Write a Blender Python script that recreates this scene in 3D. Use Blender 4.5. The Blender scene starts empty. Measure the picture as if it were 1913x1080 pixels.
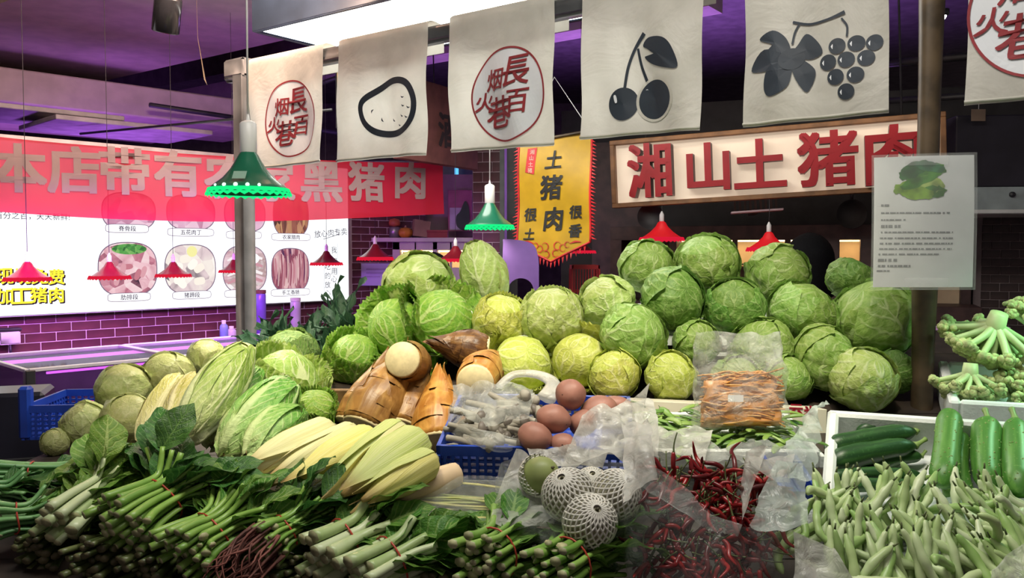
import bpy, math, random
import numpy as np
from mathutils import Vector, Matrix, Euler

random.seed(7)
RNG = np.random.default_rng(11)
SC = bpy.context.scene
COL = SC.collection

# ------------------------------------------------------------------ camera
F = 1600.0                       # focal length in pixels of the 1913x1080 frame
PITCH = math.atan(71 / F)        # looking very slightly down
EYE = Vector((0, 0, 1.6))
cd = bpy.data.cameras.new('camera')
cd.sensor_width = 36.0
cd.lens = F / 1913 * 36
cd.clip_start = 0.05
cam = bpy.data.objects.new('camera', cd)
cam.location = EYE
cam.rotation_euler = (math.pi / 2 - PITCH, 0, 0)
COL.objects.link(cam)
SC.camera = cam

# ------------------------------------------------------------------ world, exposure, large lights
SC.view_settings.view_transform = 'Standard'
SC.view_settings.look = 'None'
SC.view_settings.gamma = 1.0
SC.view_settings.use_curve_mapping = False
SC.view_settings.exposure = 0.4
w = bpy.data.worlds.new('market_hall_dimness')
SC.world = w
w.use_nodes = True
w.node_tree.nodes['Background'].inputs[0].default_value = (0.62, 0.5, 0.52, 1)
w.node_tree.nodes['Background'].inputs[1].default_value = 0.22


def area(name, loc, target, size, size_y, power, color):
    l = bpy.data.lights.new(name, 'AREA')
    l.shape = 'RECTANGLE'
    l.size, l.size_y, l.energy, l.color = size, size_y, power, color
    o = bpy.data.objects.new(name, l)
    o.location = loc
    o.rotation_euler = (Vector(target) - Vector(loc)).to_track_quat('-Z', 'Y').to_euler()
    COL.objects.link(o)
    return o


def point(name, loc, power, color, radius=0.04, spot=None, target=None):
    l = bpy.data.lights.new(name, 'SPOT' if spot else 'POINT')
    l.energy, l.color = power, color
    l.shadow_soft_size = radius
    o = bpy.data.objects.new(name, l)
    o.location = loc
    if spot:
        l.spot_size = math.radians(spot)
        l.spot_blend = 1.0
        t = target if target else (loc[0], loc[1], 0)
        o.rotation_euler = (Vector(t) - Vector(loc)).to_track_quat('-Z', 'Y').to_euler()
    COL.objects.link(o)
    return o


# ceiling luminaire of the aisle, above and behind the photographer
area('aisle_ceiling_light', (0.0, 1.35, 3.3), (0.0, 1.9, 0.0), 1.8, 0.4, 38, (1.0, 0.95, 0.86))
# two track spotlights trained on the heaps
point('track_spot', (-0.62, 0.95, 3.5), 215, (1.0, 0.86, 0.56), 0.09, 36, (-0.38, 2.2, 1.25))
point('track_spot', (0.45, 1.05, 3.5), 165, (1.0, 0.90, 0.66), 0.09, 36, (0.42, 2.2, 1.28))
# violet LED lighting over the meat counter on the left, washing wall and ceiling
area('violet_cove_light', (-3.4, 6.4, 1.7), (-2.6, 7.4, 4.0), 3.0, 0.5, 20, (0.50, 0.16, 1.0))
# added warm fill above the stall's light box, brightening beams and soffits
area('warm_beam_fill', (-0.9, 3.3, 3.02), (-3.0, 6.4, 3.1), 1.2, 0.3, 80, (1.0, 0.72, 0.55))
area('violet_counter_light', (-1.95, 4.05, 1.62), (-2.3, 4.75, 1.0), 1.8, 0.12, 26, (0.62, 0.14, 1.0))
area('violet_rear_hall_light', (1.6, 8.2, 2.1), (1.2, 7.4, 3.6), 3.0, 0.4, 80, (0.5, 0.2, 1.0))

# ------------------------------------------------------------------ helpers


def ray(px, py):
    x = (px - 956.5) / F
    u = -(py - 540) / F
    return Vector((x, math.cos(PITCH) + u * math.sin(PITCH), -math.sin(PITCH) + u * math.cos(PITCH)))


def at(px, py, d):
    r = ray(px, py)
    return EYE + r * (d / r.y)


SLOPE, S0 = 0.27, 0.606          # the sloped display: z = S0 + SLOPE * y


def surf(y):
    return S0 + SLOPE * y


def on(px, py, lift=0.0):
    r = ray(px, py)
    t = (EYE.z - S0 - lift) / (SLOPE * r.y - r.z)
    return EYE + r * t


def frame(o, xdir, up=(0, 0, 1)):
    x = Vector(xdir).normalized()
    z = Vector(up)
    z = (z - x * z.dot(x)).normalized()
    y = z.cross(x)
    m = Matrix((x, y, z)).transposed().to_4x4()
    m.translation = o
    return m


def plane_px(M, px, py):
    """local (x, z) where the view ray through a pixel meets the frame's xz plane"""
    Mi = M.inverted()
    o = Mi @ EYE
    r = Mi.to_3x3() @ ray(px, py)
    t = -o.y / r.y
    p = o + r * t
    return p.x, p.z


def _h(ix, iy, iz, s):
    n = (ix * 374761393 + iy * 668265263 + iz * 2147483647 + s * 974634777) & 0xFFFFFFFF
    n = ((n ^ (n >> 13)) * 1274126177) & 0xFFFFFFFF
    n = n ^ (n >> 16)
    return (n & 0xFFFF) / 32767.5 - 1.0


def vnoise(p, s=0):
    p = np.asarray(p, dtype=float)
    i = np.floor(p).astype(np.int64)
    f = p - i
    f = f * f * (3 - 2 * f)
    r = 0
    for dx in (0, 1):
        for dy in (0, 1):
            for dz in (0, 1):
                wgt = (f[:, 0] if dx else 1 - f[:, 0]) * (f[:, 1] if dy else 1 - f[:, 1]) * (f[:, 2] if dz else 1 - f[:, 2])
                r = r + wgt * _h(i[:, 0] + dx, i[:, 1] + dy, i[:, 2] + dz, s)
    return r


def fbm(p, s=0, o=3):
    p = np.asarray(p, dtype=float)
    a, r = 1.0, 0
    for k in range(o):
        r = r + a * vnoise(p * (2 ** k), s + k * 17)
        a *= 0.5
    return r


def mesh(name, V, Fc, mat, uv=None, smooth=True, midx=None):
    me = bpy.data.meshes.new(name)
    V = np.asarray(V, dtype=float)
    me.from_pydata(V.tolist(), [], [tuple(int(q) for q in f) for f in Fc])
    for m in (mat if isinstance(mat, (list, tuple)) else [mat]):
        me.materials.append(m)
    if smooth:
        me.polygons.foreach_set('use_smooth', [True] * len(me.polygons))
    if midx is not None:
        me.polygons.foreach_set('material_index', midx)
    if uv is not None:
        l = me.uv_layers.new(name='UVMap')
        vi = np.zeros(len(me.loops), dtype=np.int32)
        me.loops.foreach_get('vertex_index', vi)
        l.data.foreach_set('uv', np.asarray(uv, dtype=np.float32)[vi].ravel())
    me.update()
    return me


def link(name, me, parent=None, M=None):
    o = bpy.data.objects.new(name, me)
    COL.objects.link(o)
    if parent is not None:
        o.parent = parent
    if M is not None:
        o.matrix_basis = M
    return o


def tag(o, label=None, cat=None, group=None, kind=None):
    if label:
        o['label'] = label
    if cat:
        o['category'] = cat
    if group:
        o['group'] = group
    if kind:
        o['kind'] = kind
    return o


def thing(name, label, cat, M=None, group=None):
    o = bpy.data.objects.new(name, None)
    o.empty_display_size = 0.05
    COL.objects.link(o)
    if M is not None:
        o.matrix_basis = M if isinstance(M, Matrix) else Matrix.Translation(M)
    return tag(o, label, cat, group)


def T(x, y=None, z=None):
    return Matrix.Translation(Vector(x) if y is None else Vector((x, y, z)))


def gridf(nu, nv, cu=False, cv=False):
    fs = []
    for j in range(nv if cv else nv - 1):
        for i in range(nu if cu else nu - 1):
            a, b = i, (i + 1) % nu
            j2 = (j + 1) % nv
            fs.append((j * nu + a, j * nu + b, j2 * nu + b, j2 * nu + a))
    return fs


def box(x0, x1, y0, y1, z0, z1, bev=0.0):
    b = min(bev, (x1 - x0) / 2.01, (y1 - y0) / 2.01, (z1 - z0) / 2.01)
    if b <= 0:
        V = [(x, y, z) for z in (z0, z1) for y in (y0, y1) for x in (x0, x1)]
        return np.array(V), [(0, 2, 3, 1), (4, 5, 7, 6), (0, 1, 5, 4), (2, 6, 7, 3), (0, 4, 6, 2), (1, 3, 7, 5)]
    V, idx = [], {}
    for sx in (0, 1):
        for sy in (0, 1):
            for sz in (0, 1):
                c = [(x0, x1)[sx], (y0, y1)[sy], (z0, z1)[sz]]
                sg = [1 if s == 0 else -1 for s in (sx, sy, sz)]
                for ax in range(3):
                    p = [c[k] + (0 if k == ax else sg[k] * b) for k in range(3)]
                    idx[(sx, sy, sz, ax)] = len(V)
                    V.append(p)
    Fs = []
    for ax in range(3):
        o1, o2 = [k for k in range(3) if k != ax]
        for s in (0, 1):
            q = []
            for (a, c) in ((0, 0), (1, 0), (1, 1), (0, 1)):
                k = [0, 0, 0]
                k[ax], k[o1], k[o2] = s, a, c
                q.append(idx[(*k, ax)])
            Fs.append(q if (s == 1) == (ax != 1) else q[::-1])
    for ax in range(3):                      # edges
        o1, o2 = [k for k in range(3) if k != ax]
        for a in (0, 1):
            for c in (0, 1):
                q = []
                for s, f in ((0, o1), (1, o1), (1, o2), (0, o2)):
                    k = [0, 0, 0]
                    k[ax], k[o1], k[o2] = s, a, c
                    q.append(idx[(*k, f)])
                Fs.append(q)
    for sx in (0, 1):
        for sy in (0, 1):
            for sz in (0, 1):
                Fs.append([idx[(sx, sy, sz, k)] for k in range(3)])
    return np.array(V), Fs


def join(*parts):
    V, Fs, n = [], [], 0
    for v, f in parts:
        v = np.asarray(v, dtype=float)
        V.append(v)
        Fs += [tuple(q + n for q in t) for t in f]
        n += len(v)
    return np.vstack(V), Fs


def tube(path, rad, sides=8, cap=True, flat=1.0):
    P = np.asarray(path, dtype=float)
    n = len(P)
    R = np.full(n, rad) if np.isscalar(rad) else np.asarray(rad, dtype=float)
    tg = np.gradient(P, axis=0)
    tg /= np.linalg.norm(tg, axis=1)[:, None] + 1e-12
    ref = np.array([0, 0, 1.0]) if abs(tg[0][2]) < 0.9 else np.array([1.0, 0, 0])
    a = np.cross(tg[0], ref)
    a /= np.linalg.norm(a)
    V = []
    th = np.linspace(0, 2 * math.pi, sides, endpoint=False)
    for k in range(n):
        a = a - tg[k] * a.dot(tg[k])
        a /= np.linalg.norm(a) + 1e-12
        b = np.cross(tg[k], a)
        V.append(P[k] + R[k] * (np.cos(th)[:, None] * a + flat * np.sin(th)[:, None] * b))
    V = np.vstack(V)
    Fs = gridf(sides, n, cu=True)
    if cap:
        Fs.append(tuple(range(sides))[::-1])
        Fs.append(tuple(range((n - 1) * sides, n * sides)))
    return V, Fs


def lathe(prof, sides=24, cap=False):
    """prof: list of (r, z)"""
    th = np.linspace(0, 2 * math.pi, sides, endpoint=False)
    V = np.vstack([np.stack([r * np.cos(th), r * np.sin(th), np.full(sides, z)], 1) for r, z in prof])
    Fs = gridf(sides, len(prof), cu=True)
    if cap:
        Fs.append(tuple(range(sides))[::-1])
        Fs.append(tuple(range((len(prof) - 1) * sides, len(prof) * sides)))
    return V, Fs


def xf(vf, M):
    v, f = vf
    v = np.asarray(v, dtype=float)
    A = np.array(M)
    return v @ A[:3, :3].T + A[:3, 3], f


def spline(pts, n=8, closed=False):
    P = np.asarray(pts, dtype=float)
    m = len(P)
    out = []
    for i in range(m if closed else m - 1):
        g = (lambda k: P[k % m]) if closed else (lambda k: P[min(max(k, 0), m - 1)])
        p0, p1, p2, p3 = g(i - 1), g(i), g(i + 1), g(i + 2)
        for t in np.linspace(0, 1, n, endpoint=False):
            out.append(0.5 * ((2 * p1) + (-p0 + p2) * t + (2 * p0 - 5 * p1 + 4 * p2 - p3) * t * t + (-p0 + 3 * p1 - 3 * p2 + p3) * t ** 3))
    if not closed:
        out.append(P[-1])
    return np.array(out)


# ------------------------------------------------------------------ materials
class G:
    def __init__(s, name):
        s.mat = bpy.data.materials.new(name)
        s.mat.use_nodes = True
        s.nt = s.mat.node_tree
        s.nt.nodes.clear()
        s.out = s.nt.nodes.new('ShaderNodeOutputMaterial')

    def n(s, typ, ins=None, out=0, **at_):
        nd = s.nt.nodes.new(typ)
        for k, v in at_.items():
            setattr(nd, k, v)
        for k, v in (ins or {}).items():
            sk = nd.inputs[k]
            if isinstance(v, bpy.types.NodeSocket):
                s.nt.links.new(v, sk)
            elif v is not None:
                if isinstance(v, (tuple, list)) and len(v) == 3 and sk.type == 'RGBA':
                    v = (*v, 1)
                sk.default_value = v
        return nd.outputs[out] if out is not None else nd

    def m(s, op, a, b=None, c=None, clamp=False):
        d = {0: a}
        if b is not None:
            d[1] = b
        if c is not None:
            d[2] = c
        return s.n('ShaderNodeMath', d, operation=op, use_clamp=clamp)

    def mix(s, f, a, b, mode='MIX'):
        return s.n('ShaderNodeMixRGB', {0: f, 1: a, 2: b}, blend_type=mode)

    def ss(s, x, e0, e1):
        return s.n('ShaderNodeMapRange', {0: x, 1: e0, 2: e1, 3: 0.0, 4: 1.0}, interpolation_type='SMOOTHSTEP')

    def noise(s, scale, detail=3, vec=None, out=0, dist=0.0, rough=0.5):
        d = {'Scale': scale, 'Detail': detail, 'Distortion': dist, 'Roughness': rough}
        if vec is None:
            vec = s.n('ShaderNodeTexCoord', out=3)
        d['Vector'] = vec
        return s.n('ShaderNodeTexNoise', d, out=out)

    def done(s, sh):
        s.nt.links.new(sh, s.out.inputs[0])
        return s.mat


def plain(name, col, rough=0.5, metal=0.0, var=0.12, nscale=8.0, bump=0.0, bscale=60.0, spec=0.5, coat=0.0, emit=None, estr=0.0):
    g = G(name)
    nz = g.noise(nscale, 3)
    dark = tuple(max(0, c * (1 - 2 * var)) for c in col)
    lite = tuple(min(1, c * (1 + var)) for c in col)
    c = g.mix(g.ss(nz, 0.3, 0.7), dark, lite)
    ins = {'Base Color': c, 'Roughness': rough, 'Metallic': metal, 'Specular IOR Level': spec, 'Coat Weight': coat}
    if bump:
        ins['Normal'] = g.n('ShaderNodeBump', {'Strength': bump, 'Distance': 0.004, 'Height': g.noise(bscale, 4)})
    if emit:
        ins['Emission Color'] = emit
        ins['Emission Strength'] = estr
    return g.done(g.n('ShaderNodeBsdfPrincipled', ins))


def glow(name, col, strength):
    g = G(name)
    return g.done(g.n('ShaderNodeEmission', {0: col, 1: strength}))


def leafmat(name, base, dark, vein, nv=6.0, slant=2.5, midw=0.07, rough=0.45, transl=0.25, bump=0.5, veinamt=0.7, tipdark=0.0, tvar=0.12, palebase=0.0):
    """leaf blade: uv u across (0..1), v from base to tip"""
    g = G(name)
    uv = g.n('ShaderNodeUVMap', uv_map='UVMap')
    nz = g.noise(7.0, 4)
    sep = g.n('ShaderNodeSeparateXYZ', {0: uv}, out=None)
    wob = g.m('MULTIPLY', g.m('SUBTRACT', g.noise(4.0, 1), 0.5), 0.12)
    U = g.m('ABSOLUTE', g.m('SUBTRACT', g.m('MULTIPLY', g.m('ADD', sep.outputs[0], g.m('MULTIPLY', wob, 0.5)), 2.0), 1.0))
    Vv = g.m('ADD', sep.outputs[1], wob)
    mw = g.m('ADD', g.m('MULTIPLY', g.m('SUBTRACT', 1.0, Vv, clamp=True), midw * 1.6), midw * 0.25)
    mid = g.m('SUBTRACT', 1.0, g.ss(U, g.m('MULTIPLY', mw, 0.5), mw), clamp=True)
    t = g.m('SUBTRACT', g.m('MULTIPLY', Vv, nv), g.m('MULTIPLY', U, slant))
    fr = g.m('ABSOLUTE', g.m('SUBTRACT', g.m('FRACT', t), 0.5))
    side = g.m('MULTIPLY', g.m('SUBTRACT', 1.0, g.ss(fr, 0.02, 0.2), clamp=True), g.m('SUBTRACT', 1.0, g.m('MULTIPLY', U, 0.6)))
    t2 = g.m('ADD', g.m('MULTIPLY', Vv, nv * 2.3), g.m('MULTIPLY', U, slant * 2.6))
    fr2 = g.m('ABSOLUTE', g.m('SUBTRACT', g.m('FRACT', t2), 0.5))
    fine = g.m('MULTIPLY', g.m('SUBTRACT', 1.0, g.ss(fr2, 0.02, 0.2), clamp=True), 0.16)
    veins = g.m('MAXIMUM', g.m('MAXIMUM', mid, side), fine)
    oi = g.n('ShaderNodeObjectInfo', out=5)
    col = g.mix(g.ss(nz, 0.3, 0.72), dark, base)
    if palebase:
        col = g.mix(g.m('MULTIPLY', g.m('SUBTRACT', 1.0, g.ss(Vv, 0.0, 0.75), clamp=True), palebase), col, vein)
    if tipdark:
        col = g.mix(g.m('MULTIPLY', g.ss(Vv, 0.45, 0.95), tipdark), col, dark)
    col = g.mix(g.m('MULTIPLY', veins, veinamt), col, vein)
    k = g.m('ADD', 1.0 - tvar, g.m('MULTIPLY', oi, 2 * tvar))
    hsv = g.n('ShaderNodeHueSaturation', {'Hue': g.m('ADD', 0.5 - 0.012, g.m('MULTIPLY', oi, 0.024)), 'Saturation': 1.0, 'Value': k, 'Color': col})
    wmap = g.n('ShaderNodeMapping', {0: uv, 3: (3.5, 9.0, 1.0)})
    fold = g.noise(1.6, 3, vec=wmap, dist=1.4)
    hgt = g.m('ADD', g.m('ADD', g.m('MULTIPLY', veins, 0.7), g.m('MULTIPLY', g.noise(30.0, 3), 0.25)), g.m('MULTIPLY', fold, 1.3))
    bmp = g.n('ShaderNodeBump', {'Strength': bump, 'Distance': 0.004, 'Height': hgt})
    p = g.n('ShaderNodeBsdfPrincipled', {'Base Color': hsv, 'Roughness': rough, 'Normal': bmp, 'Specular IOR Level': 0.35})
    tr = g.n('ShaderNodeBsdfTranslucent', {0: hsv, 'Normal': bmp})
    return g.done(g.n('ShaderNodeMixShader', {0: transl, 1: p, 2: tr}))


def plastic(name, tint, clear=0.55, rough=0.22, bscale=22.0, bstr=0.6, vein=0.25):
    """thin crinkled polythene"""
    g = G(name)
    nz = g.noise(bscale, 4, dist=1.2)
    bmp = g.n('ShaderNodeBump', {'Strength': bstr, 'Distance': 0.012, 'Height': nz})
    p = g.n('ShaderNodeBsdfPrincipled', {'Base Color': tint, 'Roughness': rough, 'Normal': bmp, 'Specular IOR Level': 0.7})
    tl = g.n('ShaderNodeBsdfTranslucent', {0: tint, 'Normal': bmp})
    op = g.n('ShaderNodeMixShader', {0: 0.45, 1: p, 2: tl})
    tp = g.n('ShaderNodeBsdfTransparent', {0: (1, 1, 1, 1)})
    fac = g.m('ADD', clear - vein / 2, g.m('MULTIPLY', g.ss(g.noise(bscale * 0.6, 3), 0.35, 0.65), vein), clamp=True)
    return g.done(g.n('ShaderNodeMixShader', {0: fac, 1: op, 2: tp}))


M_DARK = plain('dark_painted_metal', (0.03, 0.03, 0.035), 0.45, 0.0, 0.2)
M_POLE = plain('dark_grey_post_paint', (0.07, 0.072, 0.075), 0.5, 0.0, 0.2)
M_WOODPOLE = plain('brown_varnished_wood', (0.085, 0.058, 0.032), 0.45, 0.0, 0.25, 14)
M_FLOOR = plain('grey_floor_tile', (0.09, 0.085, 0.09), 0.4)
M_WHITE = plain('white_plastic', (0.7, 0.7, 0.68), 0.4, var=0.04)
M_CORD = plain('white_cord', (0.75, 0.75, 0.75), 0.5, var=0.03)
M_FOAM = plain('white_styrofoam', (0.72, 0.76, 0.74), 0.7, var=0.05, bump=0.25, bscale=180)
M_WOOD = plain('light_plywood', (0.42, 0.30, 0.16), 0.6, var=0.15, nscale=20)
M_BLUE = plain('blue_crate_plastic', (0.012, 0.05, 0.36), 0.4, var=0.15)
M_BRICK = plain('dark_maroon_glazed_brick', (0.13, 0.042, 0.05), 0.35, var=0.25, nscale=5)
M_BRICKD = plain('dark_brown_brick', (0.05, 0.028, 0.026), 0.45, var=0.3, nscale=5)
M_MORTAR = plain('pale_mortar', (0.72, 0.62, 0.64), 0.8, var=0.1)
M_MORTARD = plain('grey_mortar', (0.30, 0.24, 0.24), 0.8, var=0.1)
M_CANVAS = None

# ------------------------------------------------------------------ text (built-in font)
_txt = {}


def text_geo(ch, bold=0.0, extrude=0.0):
    """unit-height glyph(s) centred on the origin, in the xy plane -> (V, F)"""
    k = (ch, bold, extrude)
    if k in _txt:
        return _txt[k]
    c = bpy.data.curves.new('glyph', 'FONT')
    c.body = ch
    c.size = 1.0
    c.offset = bold
    c.extrude = extrude
    c.resolution_u = 3
    o = bpy.data.objects.new('glyph', c)
    COL.objects.link(o)
    dg = bpy.context.evaluated_depsgraph_get()
    me = bpy.data.meshes.new_from_object(o.evaluated_get(dg))
    V = np.array([v.co[:] for v in me.vertices]) if len(me.vertices) else np.zeros((0, 3))
    Fs = [tuple(p.vertices) for p in me.polygons]
    bpy.data.objects.remove(o)
    bpy.data.curves.remove(c)
    bpy.data.meshes.remove(me)
    if len(V):
        mn, mx = V.min(0), V.max(0)
        V[:, :2] -= ((mn + mx) / 2)[:2]
        V[:, :2] /= max((mx - mn)[1], 0.35)
    _txt[k] = (V, Fs)
    return _txt[k]


def glyph(ch, h, x, z, bold=0.0, extrude=0.0, shear=0.0, wide=1.0, rot=0.0, y=0.0):
    """glyph standing in a local xz plane (front towards -y)"""
    V, Fs = text_geo(ch, 0.0, extrude / h if extrude else 0.0)
    if bold:                                   # heavier strokes: the glyph swept around a small circle
        k8 = 8 if bold > 0.02 else 4
        V, Fs = join(*[(V + np.array([bold * (sx - 1), bold * (sy - 1) * .8, 0.0002 * (sx + sy)]), Fs) for sx in (0, 1, 2) for sy in (0, 1, 2) if (sx, sy) != (1, 1) and (bold > .02 or (sx != 1 and sy != 1))])
    X = V[:, 0] * wide + shear * V[:, 1]
    Z = V[:, 1] + shear * 0.25 * V[:, 0]
    c, s = math.cos(rot), math.sin(rot)
    X, Z = X * c - Z * s, X * s + Z * c
    return np.stack([X * h + x, -V[:, 2] * h + y, Z * h + z], 1), Fs


# 2-D print shapes as (V, F) in xz
def poly2(pts, y=0.0):
    P = np.asarray(pts, dtype=float)
    n = len(P)
    c = P.mean(0)
    V = np.vstack([np.stack([P[:, 0], np.full(n, y), P[:, 1]], 1), [[c[0], y, c[1]]]])
    return V, [(i, (i + 1) % n, n) for i in range(n)]


def ring2(pts, wd, y=0.0):
    P = np.asarray(pts, dtype=float)
    n = len(P)
    tg = np.roll(P, -1, 0) - np.roll(P, 1, 0)
    tg /= np.linalg.norm(tg, axis=1)[:, None]
    nr = np.stack([-tg[:, 1], tg[:, 0]], 1)
    A, B = P + nr * wd / 2, P - nr * wd / 2
    V = np.vstack([np.stack([A[:, 0], np.full(n, y), A[:, 1]], 1), np.stack([B[:, 0], np.full(n, y), B[:, 1]], 1)])
    return V, [(i, (i + 1) % n, n + (i + 1) % n, n + i) for i in range(n)]


def stroke2(pts, wd, y=0.0):
    P = np.asarray(pts, dtype=float)
    n = len(P)
    W = np.full(n, wd) if np.isscalar(wd) else np.interp(np.linspace(0, 1, n), np.linspace(0, 1, len(wd)), wd)
    tg = np.gradient(P, axis=0)
    tg /= np.linalg.norm(tg, axis=1)[:, None] + 1e-12
    nr = np.stack([-tg[:, 1], tg[:, 0]], 1)
    A, B = P + nr * W[:, None] / 2, P - nr * W[:, None] / 2
    V = np.vstack([np.stack([A[:, 0], np.full(n, y), A[:, 1]], 1), np.stack([B[:, 0], np.full(n, y), B[:, 1]], 1)])
    return V, [(i, i + 1, n + i + 1, n + i) for i in range(n - 1)]


def ell(cx, cz, rx, rz, n=40, p=2.0, rot=0.0):
    t = np.linspace(0, 2 * math.pi, n, endpoint=False)
    x = rx * np.sign(np.cos(t)) * np.abs(np.cos(t)) ** (2 / p)
    z = rz * np.sign(np.sin(t)) * np.abs(np.sin(t)) ** (2 / p)
    c, s = math.cos(rot), math.sin(rot)
    return np.stack([cx + x * c - z * s, cz + x * s + z * c], 1)


# warm the glyph cache while the scene is still small
for _c in '本店带有农家黑猪肉':
    text_geo(_c)
for _c in '湘山土猪肉':
    text_geo(_c)

# ------------------------------------------------------------------ the setting
def struct(name, vf, mat, M=None, parent=None, smooth=False):
    o = link(name, mesh(name, vf[0], vf[1], mat, smooth=smooth), parent, M)
    if parent is None:
        o['kind'] = 'structure'
    return o


M_CEIL = plain('dark_ceiling_paint', (0.10, 0.085, 0.09), 0.8)
M_BEAM = plain('beige_plasterboard', (0.55, 0.45, 0.40), 0.75, var=0.06)
M_SLAB = plain('dim_concrete', (0.14, 0.12, 0.12), 0.9)
struct('floor', box(-7, 8, -1.5, 13, -0.1, 0), M_FLOOR)
struct('ceiling', box(-7, 8, -1.5, 13, 3.75, 3.9), M_CEIL)
A_DIR = Vector((-0.803, 0.595, 0))       # along the flag rail, to the left and away
R_DIR = -A_DIR                           # to the right and nearer
B_DIR = Vector((0.694, 0.72, 0))         # along the left wall, to the right and away

# wide soffit beams under the ceiling
pb = at(180, 158, 7.2)
Mb = frame((pb.x, pb.y, 3.0), R_DIR)
struct('trim_1', box(-3.2, 4.5, -1.5, 0.0, 0.0, 0.55), M_BEAM, Mb)
pb2 = at(0, 75, 5.0)
struct('trim_2', box(-3.0, 4.0, -0.45, 0.0, 0.0, 0.5), M_BEAM, frame((pb2.x - 0.2, pb2.y, 3.05), R_DIR))
struct('trim_3', box(-3.0, 6.0, -0.25, 0.0, 0.0, 0.3), M_SLAB, frame(at(430, 150, 9.0), R_DIR))
struct('trim_4', box(-3.0, 6.0, -0.25, 0.0, 0.0, 0.3), M_BEAM, frame(at(430, 185, 10.0), R_DIR))
# beige soffit over the meat shop, running away to the right
ps = at(0, 190, 6.0)
Ms = frame((ps.x, ps.y, 2.64), B_DIR)
struct('trim_5', box(-2.0, 1.75, 0.0, 1.6, 0.0, 0.24, 0.01), M_BEAM, Ms)
th = np.linspace(0, math.pi / 2, 9)
cv = [(1.75, 0.24)] + [(1.75 + 0.42 * math.sin(t), 0.24 * math.cos(t)) for t in th] + [(1.75, 0.0)]
n_ = len(cv)
struct('trim_6', (np.array([(x, 0.02, z) for x, z in cv] + [(x, 1.0, z) for x, z in cv]),
       [tuple(range(n_)), tuple(range(n_, 2 * n_))[::-1]] + [(i, i + n_, (i + 1) % n_ + n_, (i + 1) % n_) for i in range(n_)]), M_BEAM, Ms)
# hall behind
struct('wall_rear', box(-7, 8, 12.6, 12.8, 0, 3.8), M_SLAB)
struct('wall_side', box(-7.1, -6.9, -1.5, 12.6, 0, 3.8), M_SLAB)

# --- left partition wall with brick tiles
P0 = at(0, 591, 4.5)
MB = frame((P0.x, P0.y, P0.z), B_DIR)      # local origin: lower edge of the lit board
WL = struct('wall_left', box(-1.6, 2.95, 0.03, 0.15, -P0.z, 0.96), M_MORTAR, MB)
brick_v, brick_f = box(-0.5, 0.5, -0.5, 0.5, -0.5, 0.5)


def bricks(parent, M, x0, x1, z0, z1, bw, bh, mat, gap=0.0045, y=0.0, th=0.004, skip=None, bond=0.5):
    me = mesh('brick', *box(-(bw - gap) / 2, (bw - gap) / 2, -th, 0.0, -(bh - gap) / 2, (bh - gap) / 2, 0.002), mat, smooth=False)
    r, z = 0, z1 - bh / 2
    while z - bh / 2 > z0 - 1e-4:
        x = x0 + bw / 2 - (bond * bw if r % 2 else 0)
        while x - bw / 2 < x1:
            a, b = max(x - bw / 2, x0), min(x + bw / 2, x1)
            if b - a > 0.03 and not (skip and skip((a + b) / 2, z)):
                o = link('brick', me, parent, M @ T((a + b) / 2, y + random.uniform(-.0015, .0015), z) @ Matrix.Diagonal(((b - a) / bw, 1, 1, 1)))
            x += bw
        z -= bh
        r += 1


bricks(WL, Matrix(), -0.35, 2.95, -0.4, 0.0, 0.158, 0.0515, M_BRICK, y=0.03, skip=lambda x, z: False)
bricks(WL, Matrix(), 2.26, 2.95, 0.0, 0.62, 0.158, 0.0515, M_BRICK, y=0.03)
# ledge under the tiles
struct('trim_7', box(-1.2, 2.3, -0.22, 0.03, -0.265, -0.235, 0.004), plain('dark_steel_ledge', (0.14, 0.12, 0.15), 0.3, 0.6), MB)

# --- lit menu board
M_BOARD = glow('backlit_white_acrylic', (0.93, 0.97, 1.0), 1.15)
xr, _z = plane_px(MB, 645, 560)
board = thing('menu_lightbox', 'long backlit white menu board with pork photographs on the left wall', 'menu board', MB)
link('housing', mesh('housing', *box(-1.2, xr + 0.01, -0.035, 0.028, -0.004, 0.93, 0.004), M_WHITE), board)
link('face', mesh('face', *box(-1.19, xr, -0.042, -0.036, 0.004, 0.92), M_BOARD), board)
MBF = MB @ T(0, -0.043, 0)


def bpx(px, py):
    return plane_px(MBF, px, py)


def bpart(name, vf, mat, y=0.0, par=None):
    v = np.array(vf[0])
    v[:, 1] += -0.0435 - y
    return link(name, mesh(name, v, vf[1], mat, smooth=False), par or board)


M_PINK = glow('backlit_violet_text', (0.42, 0.2, 0.42), 0.9)
M_INK = glow('backlit_black_text', (0.05, 0.02, 0.06), 0.5)
M_YEL = glow('backlit_yellow_text', (1.0, 0.78, 0.05), 0.95)


def photo_mat(name, cols, scale=14.0, dist=1.5, strength=0.8, stretch=(1, 1, 1)):
    g = G(name)
    co = g.n('ShaderNodeTexCoord', out=3)
    mp = g.n('ShaderNodeMapping', {0: co, 3: stretch})
    vo = g.n('ShaderNodeTexVoronoi', {'Vector': mp, 'Scale': scale}, out=1)
    nz = g.noise(scale * 0.5, 3, vec=mp, dist=dist)
    sp = g.n('ShaderNodeSeparateXYZ', {0: vo}, out=0)
    f = g.m('ADD', g.m('MULTIPLY', sp, 0.5), g.m('MULTIPLY', nz, 0.5))
    rp = g.n('ShaderNodeValToRGB', {0: f}, out=None)
    el = rp.color_ramp.elements
    el[0].position, el[0].color = 0.2, (*cols[0], 1)
    el[1].position, el[1].color = 0.8, (*cols[-1], 1)
    for i, c in enumerate(cols[1:-1]):
        e = el.new(0.2 + 0.6 * (i + 1) / (len(cols) - 1))
        e.color = (*c, 1)
    return g.done(g.n('ShaderNodeEmission', {0: rp.outputs[0], 1: strength}))


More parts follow.
